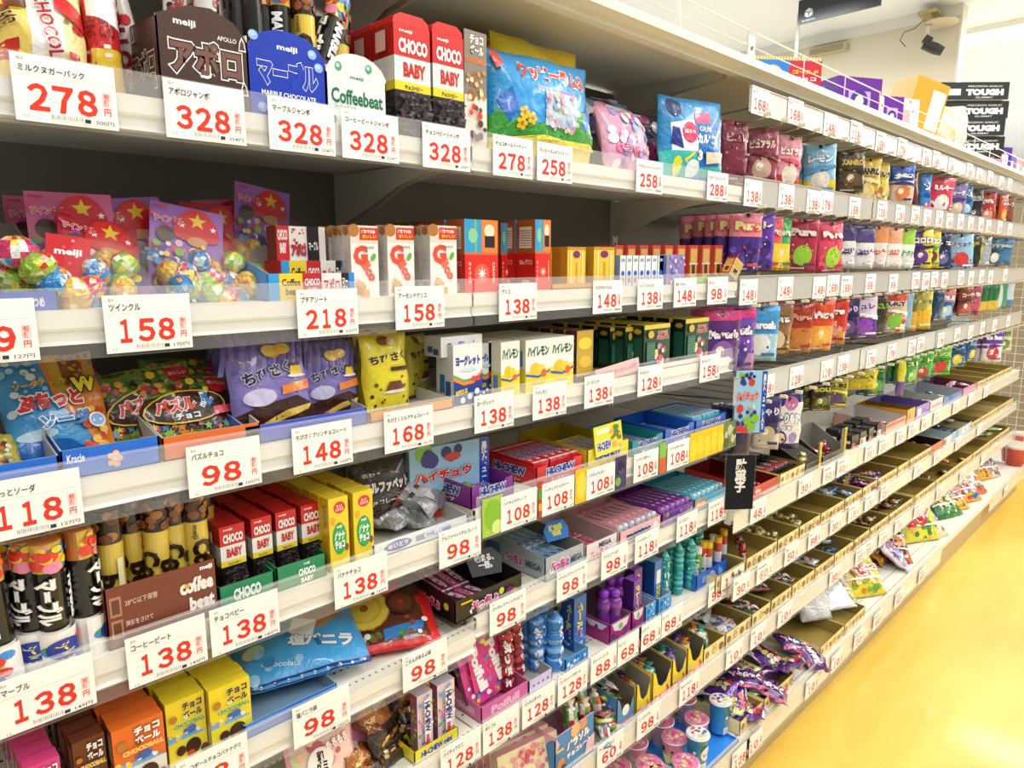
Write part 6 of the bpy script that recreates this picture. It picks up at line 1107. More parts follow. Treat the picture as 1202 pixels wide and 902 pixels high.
 ('HD', 966, .07, .10, 2, '#3a3418', a_h('SOU', '#d8d03a', '#6a8a2a', '#1a180a'), 'black and yellow sour packet'),
 ('HD', 984, .085, .11, 2, '#a8a02a', a_h('SOURS', '#2a2410', '#5a3a70', '#e8e04a', ['#6a8a2a', '#3a2a50', '#d8d03a']), 'mustard sour packet'),
 ('HD', 1017, .11, .085, 2, '#dcc82a', a_h('SOUR', '#3a6a1a', None, '#f7f04a', None, .6), 'lemon yellow sour packet'),
 ('HD', 1035, .09, .13, 2, lambda u, v: '#2f7a2f' if v > .3 else '#1f5a70', a_h('緑', '#8ac83a', '#5ab03a', '#1a5020'), 'deep green muscat packet'),
 ('HD', 1056, .04, .16, 1, lambda u, v: '#e0d83a' if v > .4 else '#6a4a98', None, 'long narrow yellow and purple stick packet'),
 ('HD', 1068, .09, .13, 3, lambda u, v: '#3f9f3a' if v > .3 else '#2a7a8a', a_h('スト', '#e8f4a0', '#8ad04a', '#1f6a2a'), 'mid green muscat packet'),
 ('HD', 1083, .09, .13, 2, lambda u, v: '#4fb040' if v > .25 else '#2a8a9a', a_h('スト', '#e8f4a0', '#c83a3a', '#1f6a2a'), 'fresh green cherry packet'),
 ('HD', 1103, .105, .14, 2, '#6ad03a', a_h('リンゴ', '#f7f7c0', '#d83a3a', '#2a8a2a', ['#8ae05a', '#3aa83a']), 'bright lime apple packet'),
 ('HD', 1121, .09, .13, 3, lambda u, v: '#1f5a98' if v > .2 else '#3a86c8', a_h('ソ', '#8ab8e0', '#e8d83a', '#123a6a'), 'ocean blue soda packet'),
 ('HD', 1137, .08, .13, 3, '#2a6aa8', a_h('夏', '#a8d0f0', '#e8d83a', '#123a6a'), 'lighter ocean blue packet'),
 ('HD', 1160, .13, .18, 2, lambda u, v: '#6a3aa8' if v > .6 else '#e8e4ea', a_h('Ice Box', '#ffffff', '#c81a3a', '#5a2a98', None, .8), 'large white pouch with purple top'),
 ('HD', 1177, .10, .16, 2, '#c9c4a0', a_h('豆', '#4a7a2a', '#6a9a3a', '#f0f0e0'), 'cream bean packet'),
]
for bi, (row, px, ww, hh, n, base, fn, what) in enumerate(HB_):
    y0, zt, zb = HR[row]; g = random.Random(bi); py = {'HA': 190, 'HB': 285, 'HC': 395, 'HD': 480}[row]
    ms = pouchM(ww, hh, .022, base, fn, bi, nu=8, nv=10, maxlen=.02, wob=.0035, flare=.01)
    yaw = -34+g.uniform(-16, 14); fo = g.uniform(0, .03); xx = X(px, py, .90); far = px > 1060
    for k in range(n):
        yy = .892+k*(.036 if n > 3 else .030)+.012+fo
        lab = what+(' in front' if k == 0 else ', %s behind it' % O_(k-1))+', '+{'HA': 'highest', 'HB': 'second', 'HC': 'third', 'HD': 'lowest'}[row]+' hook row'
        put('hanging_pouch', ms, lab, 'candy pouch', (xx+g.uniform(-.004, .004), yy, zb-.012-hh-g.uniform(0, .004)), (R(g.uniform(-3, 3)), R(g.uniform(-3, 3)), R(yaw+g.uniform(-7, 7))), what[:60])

# display board beside the ice gummies and the black dagashi sign
mb = MB(); w_, h_ = .085, Z(880, 436, .862)-Z(880, 507, .862); mb.box(-w_/2, w_/2, -.006, .006, 0, h_, '#9fd0ee'); o = link('fruit_chew_sign', mb.mesh('sign_board', M_carton), None, (X(880, 470, .862), .862, Z(880, 507, .862)), (0, 0, R(-40))); tag(o, 'tall fruit chew board with berries hanging at the bay joint', 'display sign')
pm = MB(); art(w_*.84, h_, a_hp).emit(pm, lambda x, y_, q: (x-w_/2, -.006-q, y_)); art(w_*.16, h_, lambda a: (a.R(0, 0, 1, 1, '#1f4fb8'), a_hp2(a))).emit(pm, lambda x, y_, q: (x+w_*.34, -.006-q, y_)); link('print', pm.mesh('print', M_carton), o)
mb = MB(); mb.box(-.038, .038, -.001, .001, 0, .148, '#0d161e'); o = link('category_sign', mb.mesh('sign_card', M_paper), None, (X(869, 560, .85), .85, Z(869, 597, .85)), (0, 0, R(-40))); tag(o, 'black sign with white vertical lettering in a clear holder', 'sign')
pm = MB(); art(.076, .15, lambda a: a.T('駄\n菓\n子', .5, .62, .42, .62, '#f4f4f0', .05)).emit(pm, lambda x, y_, q: (x-.038, -.001-q, y_)); link('print', pm.mesh('print', M_carton), o)
mb = MB(); mb.box(-.042, .042, .002, .0035, -.002, .152, '#ffffff'); link('clear_holder', mb.mesh('clear_holder', M_wrap), o)

# ---------------------------------------------------------------- cream trays and penny sweets
def a_cream(a):
    n = max(3, int(a.w/.030))
    for i in range(n):
        x = (i+.5)/n; c = ['#a86a2a', '#c08a4a', '#8a5420'][i % 3]; q = .25*a.h/a.w*.9
        a.E(x, .52, q, c); a.E(x, .52, q*.7, '#f0dc9a' if i % 2 else '#b87a3a'); a.E(x-q*.35, .58, q*.14, '#5a3414', n=8); a.E(x+q*.35, .58, q*.14, '#5a3414', n=8)
        if i % 2: a.E(x-q*.7, .85, q*.28, c, n=8); a.E(x+q*.7, .85, q*.28, c, n=8)
        else: a.R(x-q*.5, .12, x+q*.5, .2, c)
_ct = {}
def creamtray(row, l, r, py, label, y0=None, d=None, hf=.040, hb=.045, xs=None):
    Y, zt, zb = ROW[row]; y0 = y0 or Y+.014; x0, x1 = xs or (X(l, py, y0), X(r, py, y0)); w_ = round(x1-x0-.004, 3)
    d = d or {'E': .24, 'Fr': .24, 'G': .26, 'H': .30}[row]; key = (w_, d, hf)
    if key not in _ct: _ct[key] = trayM(w_, d, hf, hb, '#f3e4a6', '#9c8744', a_cream, lambda a: a.R(.06, .0, .07, 1, '#b89a4a'))  # olive inside colour paints the shadow within the cream cardboard
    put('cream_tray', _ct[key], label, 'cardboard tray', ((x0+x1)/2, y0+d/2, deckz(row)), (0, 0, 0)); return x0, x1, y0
SW = {k: [candyM(c, i+j, l, w_, t) for i in range(2)] for j, (k, c, l, w_, t) in enumerate([
  ('purple', ['#5a1f86', '#e8d8f0', '#c83a4a', '#3a1260'], .085, .05, .028), ('green', ['#a8cc5a', '#f0f4d8', '#c8402a', '#3a8a3a'], .09, .035, .02), ('silver', ['#d8dce4', '#2a62b8', '#d83a2a', '#f4f4f4'], .10, .034, .02), ('black', ['#1e1c1e', '#c83a2a', '#3a62a8', '#e8e0d0'], .11, .026, .018),
  ('red', ['#b8202a', '#f0e0d8', '#2a2428', '#e85a5a'], .08, .03, .02), ('dots', ['#c8b04a', '#6a4a2a', '#e8e0c0', '#8aa03a'], .03, .026, .022), ('pink', ['#c86a90', '#f4e0e8', '#6a3a5a', '#e8a0b8'], .08, .035, .02), ('teal', ['#2a7a6a', '#e0ece8', '#16423a', '#c8402a'], .09, .035, .02),
  ('blue', ['#4a8ac0', '#e8f0f8', '#2a4a80', '#a8c8e0'], .07, .04, .022), ('brown', ['#7a4a2a', '#e8d8b8', '#3a2014', '#c89a5a'], .09, .045, .025), ('orange', ['#e8902a', '#f7e8b8', '#c8402a', '#f4c84a'], .08, .04, .022)]) }
_sw = [0]
def heap(kind, x0, x1, y0, d, zz, n, label, seed=0, lay=.014, name='penny_sweet'):
    g = random.Random(seed+n)
    for i in range(n):
        cols = max(1, int((x1-x0)/.06)); L = i//max(1, int(n/2))
        put(name, SW[kind][i % 2], label, 'sweet', (g.uniform(x0+.035, x1-.035), g.uniform(y0+.035, y0+d-.04), zz+.003+L*lay), (R(g.uniform(-12, 12)), R(g.uniform(-14, 14)), R(g.uniform(0, 180))), label)
def flatp(c, fn, w_, h_, t, sd):
    me = pouchM(w_, h_, t, c, fn, sd, nu=8, nv=8, maxlen=.02, wob=.005, mt=M_foil); me = fuse(*me); me.transform(Matrix.Translation((0, -h_/2, t/2)) @ Matrix.Rotation(R(-90), 4, 'X')); return (me,)
def a_fl(t, tc, out, cols): return lambda a: (a.rnd(len(t), 12, cols, (.05, .1)), a.T(t, .5, .5, .8, .34, tc, .08, out, .06), a.R(0, 0, 1, .07, out), a.R(0, .93, 1, 1, out))
SW['purple'] = [flatp('#5a1f8a', a_fl('よっちゃん', '#f2e83a', '#e8e0f0', ['#c8303a', '#e8e0f0', '#3a1260']), .10, .075, .024, 1), flatp('#4a1878', a_fl('うめジャム', '#ffffff', '#c82a4a', ['#8a4ac0', '#f0d8e8', '#2a0c50']), .095, .075, .024, 2)]
SW['green'] = [flatp('#cfe0a0', a_fl('メロン', '#3a8a2a', '#f4f8e0', ['#e8402a', '#f4f8e0', '#5ab03a']), .13, .05, .022, 3), flatp('#b8d87a', a_fl('わさび', '#c83a2a', '#f4f8e0', ['#3a8a2a', '#f4f8e0']), .12, .05, .022, 4)]
SW['silver'] = [flatp('#dfe4ec', a_fl('ラムネ', '#2a62c8', '#f8f8fc', ['#d8382a', '#2a62c8']), .11, .045, .018, 5), flatp('#d0d4dc', a_fl('ミルク', '#d8382a', '#ffffff', ['#2a62c8', '#e8e8f0']), .11, .045, .018, 6)]
SW['teal'] = [flatp('#1f6a5a', a_fl('のり', '#f2f2e8', '#16423a', ['#c83a2a', '#e8ece8']), .10, .055, .02, 7), flatp('#20242a', a_fl('いか', '#e8e8e8', '#c83a2a', ['#1f8a6a', '#e8ece8']), .10, .055, .02, 8)]
# upper tray shelf
z = deckz('E')
o = tray_px('red display tray just behind the black sign', 884, 912, 575, .872, z, .22, .04, .05, '#c82a22', '#6a1614', lambda a: (a.E(.2, .6, .13, '#e84a3a', .3), a.T('Glico', .2, .6, .2, .3, '#ffffff', .04), a.R(.4, .1, .98, .3, '#f0b0a0')), hl=.04)
heap('red', X(884, 575, .872), X(912, 575, .872), .88, .2, z, 5, 'small dark red packet at the bottom of the red display tray', 3)
x0, x1, y0 = creamtray('E', 915, 944, 565, 'cream animal-printed tray of black stick sweets on the upper tray shelf')
for i in range(14): put('stick_sweet', SW['black'][i % 2], 'black-wrapped stick sweet lying in the cream tray beside the red one', 'sweet', (x0+.02+(x1-x0-.04)*(i % 7)/6, y0+.08+.09*(i//7 % 2), z+.02+.01*(i//7)), (R(8), R(4), R(90+(i*23) % 14-7)), 'black stick sweets')
def openbox(l, r, py, h, c, edge, label, y0=.874, d=.12, wall=.01):
    x0, x1 = X(l, py, y0), X(r, py, y0); ms = trayM(x1-x0, d, .03, h, c, '#8f8d84', fp=[(0, 0), (1, 0), (1, h/.03), (.80, h/.03), (.78, 1), (0, 1)], hl=.03)
    o = put('open_display_box', ms, label, 'display box', ((x0+x1)/2, y0+d/2, z)); 
    mb = MB(); mb.box((x1-x0)/2-.016, (x1-x0)/2, -.0012, 0, 0, h, edge); e = link('edge_panel', mb.mesh('edge_panel', M_carton), o, (0, -d/2-.0004, 0)); pm = MB(); art(.014, h, lambda a: a.T('ロ\nゴ\nロ\nゴ', .5, .5, .7, .8, '#2a2410', .03)).emit(pm, lambda x, y_, q: ((x1-x0)/2-.015+x, -.0012-q, y_)); link('print', pm.mesh('print', M_carton), e)
    return x0, x1
for i, (l, r, py, h, e) in enumerate([(946, 963, 545, .085, '#f2dc2e'), (967, 992, 528, .10, '#f2dc2e')]):
    x0, x1 = openbox(l, r, py, h, '#1c1a18' if i == 0 else '#3a382f', e, 'grey-lined open display box with a yellow lettered edge, %s on the upper tray shelf' % O_(i))
    heap('red' if i else 'dots', x0, x1, .88, .10, z, 5, 'small packet inside the %s yellow-edged open box' % O_(i), i)
for i in range(8):
    l = 1003+(i % 4)*9; yy = .874+.05*(i//4); xx = X(l, 520, .874)
    put('caramel_carton', cartonM(.055, .045, .05+.012*(i//4), ('#e8e4de' if i % 2 else '#1e1c1c', '#2a2424', '#1a1a1c'), lambda a: (a.R(0, .55, 1, 1, '#1e1c1c'), a.R(.1, .1, .5, .45, '#e86a3a')), lambda a: a.R(.1, .4, .9, .6, '#e8e0d8')), 'tiny black and white caramel carton, %s of the cluster past the yellow-edged boxes' % O_(i), 'caramel box', (xx+.03, yy+.03, z), (0, 0, R((i*13) % 10-5)), 'tiny black and white cartons')
def pbox(l, r, py, hf, hb, c, inn, label, fn=None, d=.2, y0=.874, row='E', sw=None, n=4):
    zz = deckz(row); o = tray_px(label, l, r, py, y0, zz, d, hf, hb, c, inn, fn, hl=hf)
    if sw: heap(sw, X(l, py, y0), X(r, py, y0), y0+.005, d, zz, n, 'small %s sweet inside the %s' % (sw, label[:60]), n)
    return o
pbox(1040, 1062, 505, .04, .06, '#e8b8a8', '#c8c0bc', 'pale pink open box on the upper tray shelf', lambda a: a.R(.05, .6, .95, .9, '#e8503a'), sw='red')
pbox(1064, 1073, 497, .06, .06, '#e0a83a', '#8a6a2a', 'ochre candy box on the upper tray shelf', lambda a: a.E(.3, .5, .12, '#c87a2a'))
pbox(1075, 1090, 487, .055, .06, '#8a6ac8', '#6a5aa0', 'lavender candy box on the upper tray shelf', lambda a: a.R(.1, .2, .4, .8, '#e8e0f4'))
pbox(1092, 1106, 478, .05, .055, '#e8e0e0', '#b0b0b0', 'white and pink candy box on the upper tray shelf', lambda a: a.R(.1, .3, .9, .6, '#f0a0b0'), sw='green')
pbox(1108, 1128, 467, .035, .06, '#5a8ad0', '#a0a4aa', 'large grey-lined blue-fronted box on the upper tray shelf', lambda a: a.R(.3, .1, .5, .9, '#2a62c8'), sw='blue')
pbox(1131, 1146, 455, .04, .05, '#d890b0', '#6a3a50', 'rose candy box near the end of the upper tray shelf', None, sw='pink', n=6)
for i, (l, r, py) in enumerate([(1148, 1158, 445), (1159, 1168, 440), (1169, 1178, 435), (1179, 1188, 430)]): creamtray('E', l, r, py, 'cream tray near the far end of the upper tray shelf, %s of four' % O_(i))
# the other tray rows: (left px, right px, row py, content, number)
rows = {'Fr': [(840, 874, 680, 'pink', 10), (876, 911, 658, 'red', 3), (913, 937, 635, 'dots', 16), (939, 962, 618, 'dots', 14), (964, 990, 603, None, 0), (992, 1011, 588, 'blue', 7), (1013, 1029, 574, 'purple', 6), (1031, 1052, 562, 'purple', 4), (1054, 1066, 552, None, 0), (1068, 1092, 542, None, 0)],
        'G': [(827, 851, 745, 'green', 1), (853, 882, 725, 'silver', 7), (884, 905, 700, 'teal', 6), (907, 930, 682, 'teal', 3), (932, 957, 662, 'teal', 5), (959, 980, 645, 'silver', 5), (982, 1003, 625, 'blue', 8), (1005, 1022, 610, None, 0), (1024, 1044, 596, 'brown', 9), (1046, 1072, 583, 'brown', 8), (1076, 1098, 566, None, 0), (1100, 1121, 550, 'brown', 4), (1123, 1142, 530, 'orange', 3), (1144, 1163, 514, None, 0), (1165, 1186, 497, 'green', 3)],
        'H': [(868, 893, 860, 'green', 6), (896, 928, 840, 'green', 8), (962, 988, 775, None, 0), (990, 1012, 755, None, 0)]}
for row, L in rows.items():
    for i, (l, r, py, k, n) in enumerate(L):
        where = {'Fr': 'middle tray shelf', 'G': 'tray shelf above the base', 'H': 'base deck'}[row]
        x0, x1, y0 = creamtray(row, l, r, py, 'cream animal-printed cardboard tray, %s along the %s' % (O_(i), where), hf=.045 if row != 'H' else .042)
        if k: heap(k, x0, x1, y0, .2, deckz(row), n, 'loose %s sweet in the %s cream tray of the %s' % ({'dots': 'round speckled'}.get(k, k), O_(i), where), i)
pbox(1094, 1106, 522, .045, .05, '#d8604a', '#2a2422', 'red and black candy box on the middle tray shelf', None, row='Fr', y0=.866, sw='red')
pbox(1108, 1118, 515, .045, .05, '#e4e8ec', '#b8b0a8', 'white and red candy box on the middle tray shelf', lambda a: a.R(.05, .2, .3, .8, '#c83a3a'), row='Fr', y0=.866)
pbox(1119, 1140, 503, .05, .06, '#b8d4e8', '#5a5650', 'ice blue candy box on the middle tray shelf', lambda a: a.rnd(3, 10, ['#ffffff', '#6a9ad0'], (.04, .08)), row='Fr', y0=.866, sw='blue', n=7)
for i, (l, r, py) in enumerate([(1141, 1152, 487), (1153, 1172, 478), (1173, 1190, 465)]): creamtray('Fr', l, r, py, 'cream tray past the ice blue box on the middle tray shelf, %s of three' % O_(i))
# white perforated snack tray label after the royal blue tray
tray_px('white tray with yellow flower print on the middle tray shelf', 847, 874, 668, .860, deckz('Fr')+.0, .2, .045, .05, '#f4efe0', '#8a7a50', lambda a: (a.rnd(3, 9, ['#f2d83a', '#e86a6a', '#5a4a3a'], (.05, .08), kind='S'), a.T('ラッキー', .7, .5, .4, .3, '#3a2a2a', .03)))
# loose heaps and bags on the base deck
z = deckz('H')
g = random.Random(77)
for i in range(11):
    px = 885+(i % 4)*22+g.uniform(-4, 4); yy = .80+.05*(i//4)+(i % 2)*.012
    o = put('plum_snack', SW['purple'][i % 2], 'shiny purple snack packet in the heap between the cream trays', 'snack packet', (X(px, 790, .79)+g.uniform(-.01, .02)+.0, yy, z+.004+.018*(i % 3)), (R(g.uniform(-25, 25)), R(g.uniform(-25, 25)), R(g.uniform(0, 180))), 'purple snack packets'); o.scale = (1.25,)*3
for i in range(2): o = put('white_bag', pouchM(.12, .16, .03, '#eef0f4', None, 200+i, mt=M_foil, wob=.006), 'plain white packet lying on the edge of the base tray' if i == 0 else 'white printed packet standing above the base tray', 'snack bag', (X(985-18*i, 730, .84), .83+.03*i, z+.045), (R(-62+30*i), 0, R(-30)))
def a_snack(t, c, cols, o_='#ffffff'): return lambda a: (a.rnd(len(t)+7, 60, cols, (.03, .075), (.04, .05, .96, .95)), a.R(.04, .34, .96, .38, o_), a.T(t, .5, .58, .86, .32 if '\n' not in t else .5, c, .08, o_, .07), a.R(.05, .9, .95, .95, o_))
BG_ = [(990, 690, .16, .17, '#d8c890', ['#f0e0a8', '#c8a860', '#e8d8b0'], '丸せん', '#8a5a2a', 'beige rice cracker bag with round crackers', -40, -30, .86),
 (1012, 665, .15, .17, '#c9b050', ['#e8a84a', '#8a4a1e', '#f2e0a0'], 'ポテト', '#8a2a1a', 'dull gold potato snack bag', -25, -25, .86), (1024, 668, .17, .19, '#e8d43a', ['#f0b83a', '#d8902a', '#6aa83a', '#f7e89a'], 'ベビー', '#c8302a', 'large yellow puffed snack bag with golden rings', -35, -30, .82),
 (1044, 650, .14, .16, '#d8902a', ['#f0c060', '#b85a1e'], 'カレー', '#5a2a14', 'amber curry snack bag', -40, 10, .88), (1058, 640, .12, .17, '#2a2422', ['#e85a2a', '#f0d8c0'], 'イカ', '#f08a3a', 'black and orange squid snack bag', -50, -50, .84),
 (1072, 628, .13, .15, '#e8d8e4', ['#8a9ad8', '#e88ab0'], 'めんべい', '#6a4aa8', 'pale pink striped snack bag', -55, 20, .80), (1086, 620, .22, .20, '#e8e03a', ['#3a8a3a', '#d83a2a', '#f0c87a'], 'ビッグ\nカツ', '#d8241e', 'big acid yellow bag with bold red lettering', -18, -28, .84),
 (1064, 605, .12, .16, '#a89a3a', ['#6a8a2a', '#e8d07a'], 'わさび', '#2a5a1a', 'olive wasabi snack bag', -20, -30, .92), (1108, 590, .15, .18, '#e0dfb8', ['#e8b85a', '#c83a2a', '#f4f0d8'], 'うまい', '#2a62b8', 'pale cream corn snack bag lying back', -45, -20, .80),
 (1118, 585, .13, .19, '#1f7a3a', ['#2a9a4a', '#e8a82a', '#f0e0b0'], 'サラダ', '#f2d83a', 'dark green corn puff bag', -45, -20, .84), (1127, 582, .13, .19, '#1f8a3f', ['#3fb05a', '#e8982a', '#f0e0b0'], 'サラダ', '#f2d83a', 'second brighter green corn puff bag', -42, -18, .82),
 (1136, 570, .13, .18, '#e8c03a', ['#f0983a', '#c8302a', '#2a62b8'], 'コーン', '#c82a1e', 'golden yellow corn snack bag', -40, -20, .82), (1146, 560, .16, .2, '#e0a83a', ['#f0d04a', '#d83a2a', '#2a72c8', '#f7f0d8'], 'チーズ', '#d8301e', 'tall orange-gold cheese snack bag', -35, -22, .82),
 (1132, 545, .14, .18, '#a8282a', ['#e86a4a', '#f0c0a0'], 'キムチ', '#ffffff', 'dark red kimchi snack bag', -30, -20, .95), (1156, 548, .14, .18, '#d86a3a', ['#f0e0d0', '#3a8a3a', '#c8302a'], 'えび', '#ffffff', 'salmon orange prawn snack bag', -42, -20, .82), (1163, 535, .16, .19, '#e8b02a', ['#f2e0a8', '#4a2a1e', '#e86a2a'], '焼そば', '#3a1a14', 'amber noodle snack bag', -35, -20, .86), (1172, 528, .14, .17, '#e8e0dc', ['#e85a3a', '#8a8a90'], 'もち', '#3a3a3a', 'white rice cake bag', -30, -20, .84)]
for i, (px, py, ww, hh, c, cols, t, tc, lab, rx, rz, yy) in enumerate(BG_):
    x_, y_ = X(px, py, yy), yy
    rx = max(-52, min(-34, rx-8)); put('snack_bag', pouchM(ww*1.08, hh*.95, .04, c, a_snack(t, tc, cols), 300+i, nu=9, nv=10, maxlen=.02, wob=.006), lab+' on the base deck', 'snack bag', (x_, y_+.01, z+.006), (R(rx), R(0), R(rz)))
for i, (px, yy) in enumerate([(1187, .86), (1193, .82), (1199, .86)]):
    mb = MB(); mb.lathe([(.045, 0, '#d8503a'), (.06, .11, '#e0604a'), (.064, .112, '#f0e8e0'), (.064, .118, '#f0e8e0')], 18)
    o = link('snack_tub', mb.mesh('tub', M_plastic, True), None, (X(px, 530, yy), yy, z)); tag(o, 'red lidded snack tub at the far end of the base deck, %s' % O_(i), 'tub'); lm = MB(); lm.lathe([(.066, .1185, '#e8dcd4'), (.066, .126, '#e8dcd4'), (.05, .128, '#e8dcd4')], 18); link('lid', lm.mesh('lid', M_plastic), o)
# cards on the lower rails, third bay onwards
for row, L in {'E': [(890, 598, '48'), (945, 567, '30'), (973, 552, '60'), (989, 543, '40'), (1021, 527, '30'), (1037, 519, '20'), (1057, 508, '30'), (1071, 500, '30'), (1086, 492, '40'), (1100, 485, '20'), (1122, 474, '30'), (1140, 463, '10'), (1158, 452, '20')],
               'Fr': [(870, 690, '30'), (897, 670, '60'), (929, 645, '50'), (956, 627, '98'), (981, 610, '30'), (1002, 595, '15'), (1021, 582, '15'), (1039, 570, '25'), (1077, 548, '10'), (1100, 532, '20'), (1125, 515, '30'), (1150, 500, '10')],
               'G': [(862, 765, '10'), (890, 742, '10'), (921, 718, '10'), (980, 672, '30'), (1010, 647, '35'), (1020, 640, '35'), (1037, 625, '10'), (1055, 612, '10'), (1077, 596, '10'), (1103, 573, '20'), (1130, 552, '20'), (1155, 530, '10')],
               'H': [(869, 888, '128'), (885, 875, '10'), (953, 800, '10'), (982, 775, '10'), (1008, 750, '30'), (1030, 728, '40'), (1055, 700, '40'), (1082, 675, '60'), (1180, 580, '80')]}.items():
    y0, zt, zb = ROW[row]
    for k, (px, py, p) in enumerate(L):
        key = ('l', p, px > 990); 
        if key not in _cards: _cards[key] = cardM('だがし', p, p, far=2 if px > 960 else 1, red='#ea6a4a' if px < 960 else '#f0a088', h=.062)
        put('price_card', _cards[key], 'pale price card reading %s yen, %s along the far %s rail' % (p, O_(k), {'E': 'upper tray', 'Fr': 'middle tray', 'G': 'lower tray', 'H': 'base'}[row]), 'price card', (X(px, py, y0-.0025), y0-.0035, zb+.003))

# ---------------------------------------------------------------- goods on the canopy
z = ZD
for i, (px, c, rx, rz) in enumerate([(775, '#e02a5a', -70, 20), (800, '#e84a4a', -60, -20), (822, '#d83a4a', -66, 10), (760, '#c8b0d8', -75, -10)]):
    yy = 1.0+.03*i; put('stock_bag', pouchM(.2, .16, .05, c, lambda a: (a.R(.1, .4, .9, .7, '#f4a8a0'), a.rnd(3, 9, ['#f7c8c8', '#2a72c8', '#ffffff'], (.04, .08))), 400+i, wob=.006), '%s stock bag lying on the canopy behind the wire fence' % ['crimson', 'coral red', 'deep red', 'lilac'][i], 'stock bag', (X(px, 20, yy), yy, z+.03+.0*i), (R(rx), 0, R(rz)))
x0 = X(887, 95, .93); x1 = X(966, 120, .93)
def a_ch(a): a.R(0, .9, 1, 1, '#f0c830'); [a.R(i*.04, .9, i*.04+.015, 1, '#f7f0d0') for i in range(25)]; a.R(0, 0, 1, .9, '#2f86d8'); a.P([(.52, .2), (1, .1), (1, .88), (.56, .88)], '#d8283a'); a.T('ゴールド', .78, .58, .36, .12, '#f7e04a', .05); a.T('チョコ', .78, .38, .3, .12, '#ffffff', .05); a.E(.32, .5, .14, '#f0d0a8', .26); a.R(.02, .2, .16, .6, '#e8f0f8'); a.rnd(3, 10, ['#7ac0f0', '#ffffff'], (.02, .04), (.02, .05, .5, .3))
put('stock_carton', cartonM(.22, .16, .095, ('#2f86d8', '#1f5fa0', '#e0c030'), a_ch), 'blue and red carton with a yellow striped top, on the canopy', 'carton', (X(928, 100, .98), 1.04, z), (0, 0, R(-38)))['label'] = 'blue and red carton with a yellow striped top on the canopy'
def a_pp(a): a.R(.25, .15, .75, .65, '#c8b0e8'); a.E(.5, .4, .2, '#4a2a90'); a.E(.5, .4, .1, '#ece4f8'); a.R(.3, .2, .7, .24, '#4a2a90')
for i, (px, hh) in enumerate([(1000, .125), (1040, .115)]):
    put('stock_carton', cartonM(.18 if i == 0 else .10, .28, hh, ('#6a1fa0', '#5a1a90', '#7a2ab0'), a_pp, lambda a: a.E(.75, .8, .03, '#9a5ac8')), 'large deep purple carton on the canopy' if i == 0 else 'smaller purple carton right behind the large one on the canopy', 'carton', (X(px, 105, 1.0)+.02, 1.08, z), (0, 0, R(-28)))
put('stock_carton', cartonM(.12, .2, .14, ('#ece8f0', '#d8d4dc', '#f4f4f6'), lambda a: (a.R(.3, .3, .6, .7, '#e8b8b0'), a.rnd(3, 8, ['#b0a0d0', '#e8a8a8'], (.04, .08)))), 'white carton with faint pink print between purple and orange ones', 'carton', (X(1060, 125, 1.0), 1.06, z), (0, 0, R(-25)))
put('stock_carton', cartonM(.17, .13, .23, ('#f0a428', '#e89a20', '#f2b848'), lambda a: (a.R(.55, .15, .95, .85, '#f7f0e0'), ), lambda a: (a.R(.2, .16, .7, .24, '#3a9a6a'), a.R(.2, .34, .6, .42, '#5ab08a'), a.R(.25, .06, .8, .12, '#c8dcd0'))), 'bright orange carton tilted against its neighbours on the canopy', 'carton', (X(1085, 135, 1.0)+.0, 1.06, z+.04), (0, R(14), R(-30)))
put('clear_bag', pouchM(.3, .22, .14, lambda u, v: '#e8e6d8' if (u*7+v*5) % 2 < 1.2 else '#e8d890', None, 420, mt=mat('thin_poly_bag', .2, .6, .5, 40, .5), wob=.012), 'puffy translucent white bag with yellow contents on the canopy', 'poly bag', (X(1107, 175, 1.0), 1.02, z), (R(-5), 0, R(-30)))
def a_tgh(a): a.R(.04, .25, .30, .62, '#f4f4f2'); a.T('TOUGH', .65, .42, .55, .38, '#ffffff', .09, rot=0); a.T('PRECISION GARLIC', .65, .76, .5, .10, '#e8e8e8', .02); a.T('GUMMY', .65, .12, .26, .1, '#e8e8e8', .02)
for i in range(5):
    put('stock_carton', cartonM(.36, .22, .088, ('#2a2e2c', '#e4e4e0', '#eceae4', '#e4e4e0'), a_tgh, lambda a: a.R(.2, .2, .8, .8, '#c8c8c4')), 'black and white carton lettered TOUGH, %s from the bottom of its stack' % O_(i), 'carton', (X(1137, 185, 1.10)+(.02 if i % 2 else -.01), 1.16+.0*i, z+.0915*i), (0, 0, R(-50+(i*7) % 6)), 'lettered carton stack')
for i, (px, c, hh, lab) in enumerate([(1161, '#f08ab0', .05, 'pink packet pile wrapped in film'), (1172, '#4a2a9a', .13, 'indigo upright carton'), (1179, '#8a7ac0', .10, 'grey-violet carton'), (1187, '#f0a8a8', .10, 'salmon pink carton'), (1196, '#e87a7a', .10, 'rose red carton'), (1193, '#f0eee8', .20, 'tall plain white carton')]):
    put('stock_carton', cartonM(.12, .16, hh, (c, c, c), lambda a: a.R(.2, .3, .8, .7, '#f4e8f0')), lab+' near the far end of the canopy', 'carton', (X(px, 205, .98), 1.03 if i < 5 else 1.3, z), (0, 0, R(-30)))

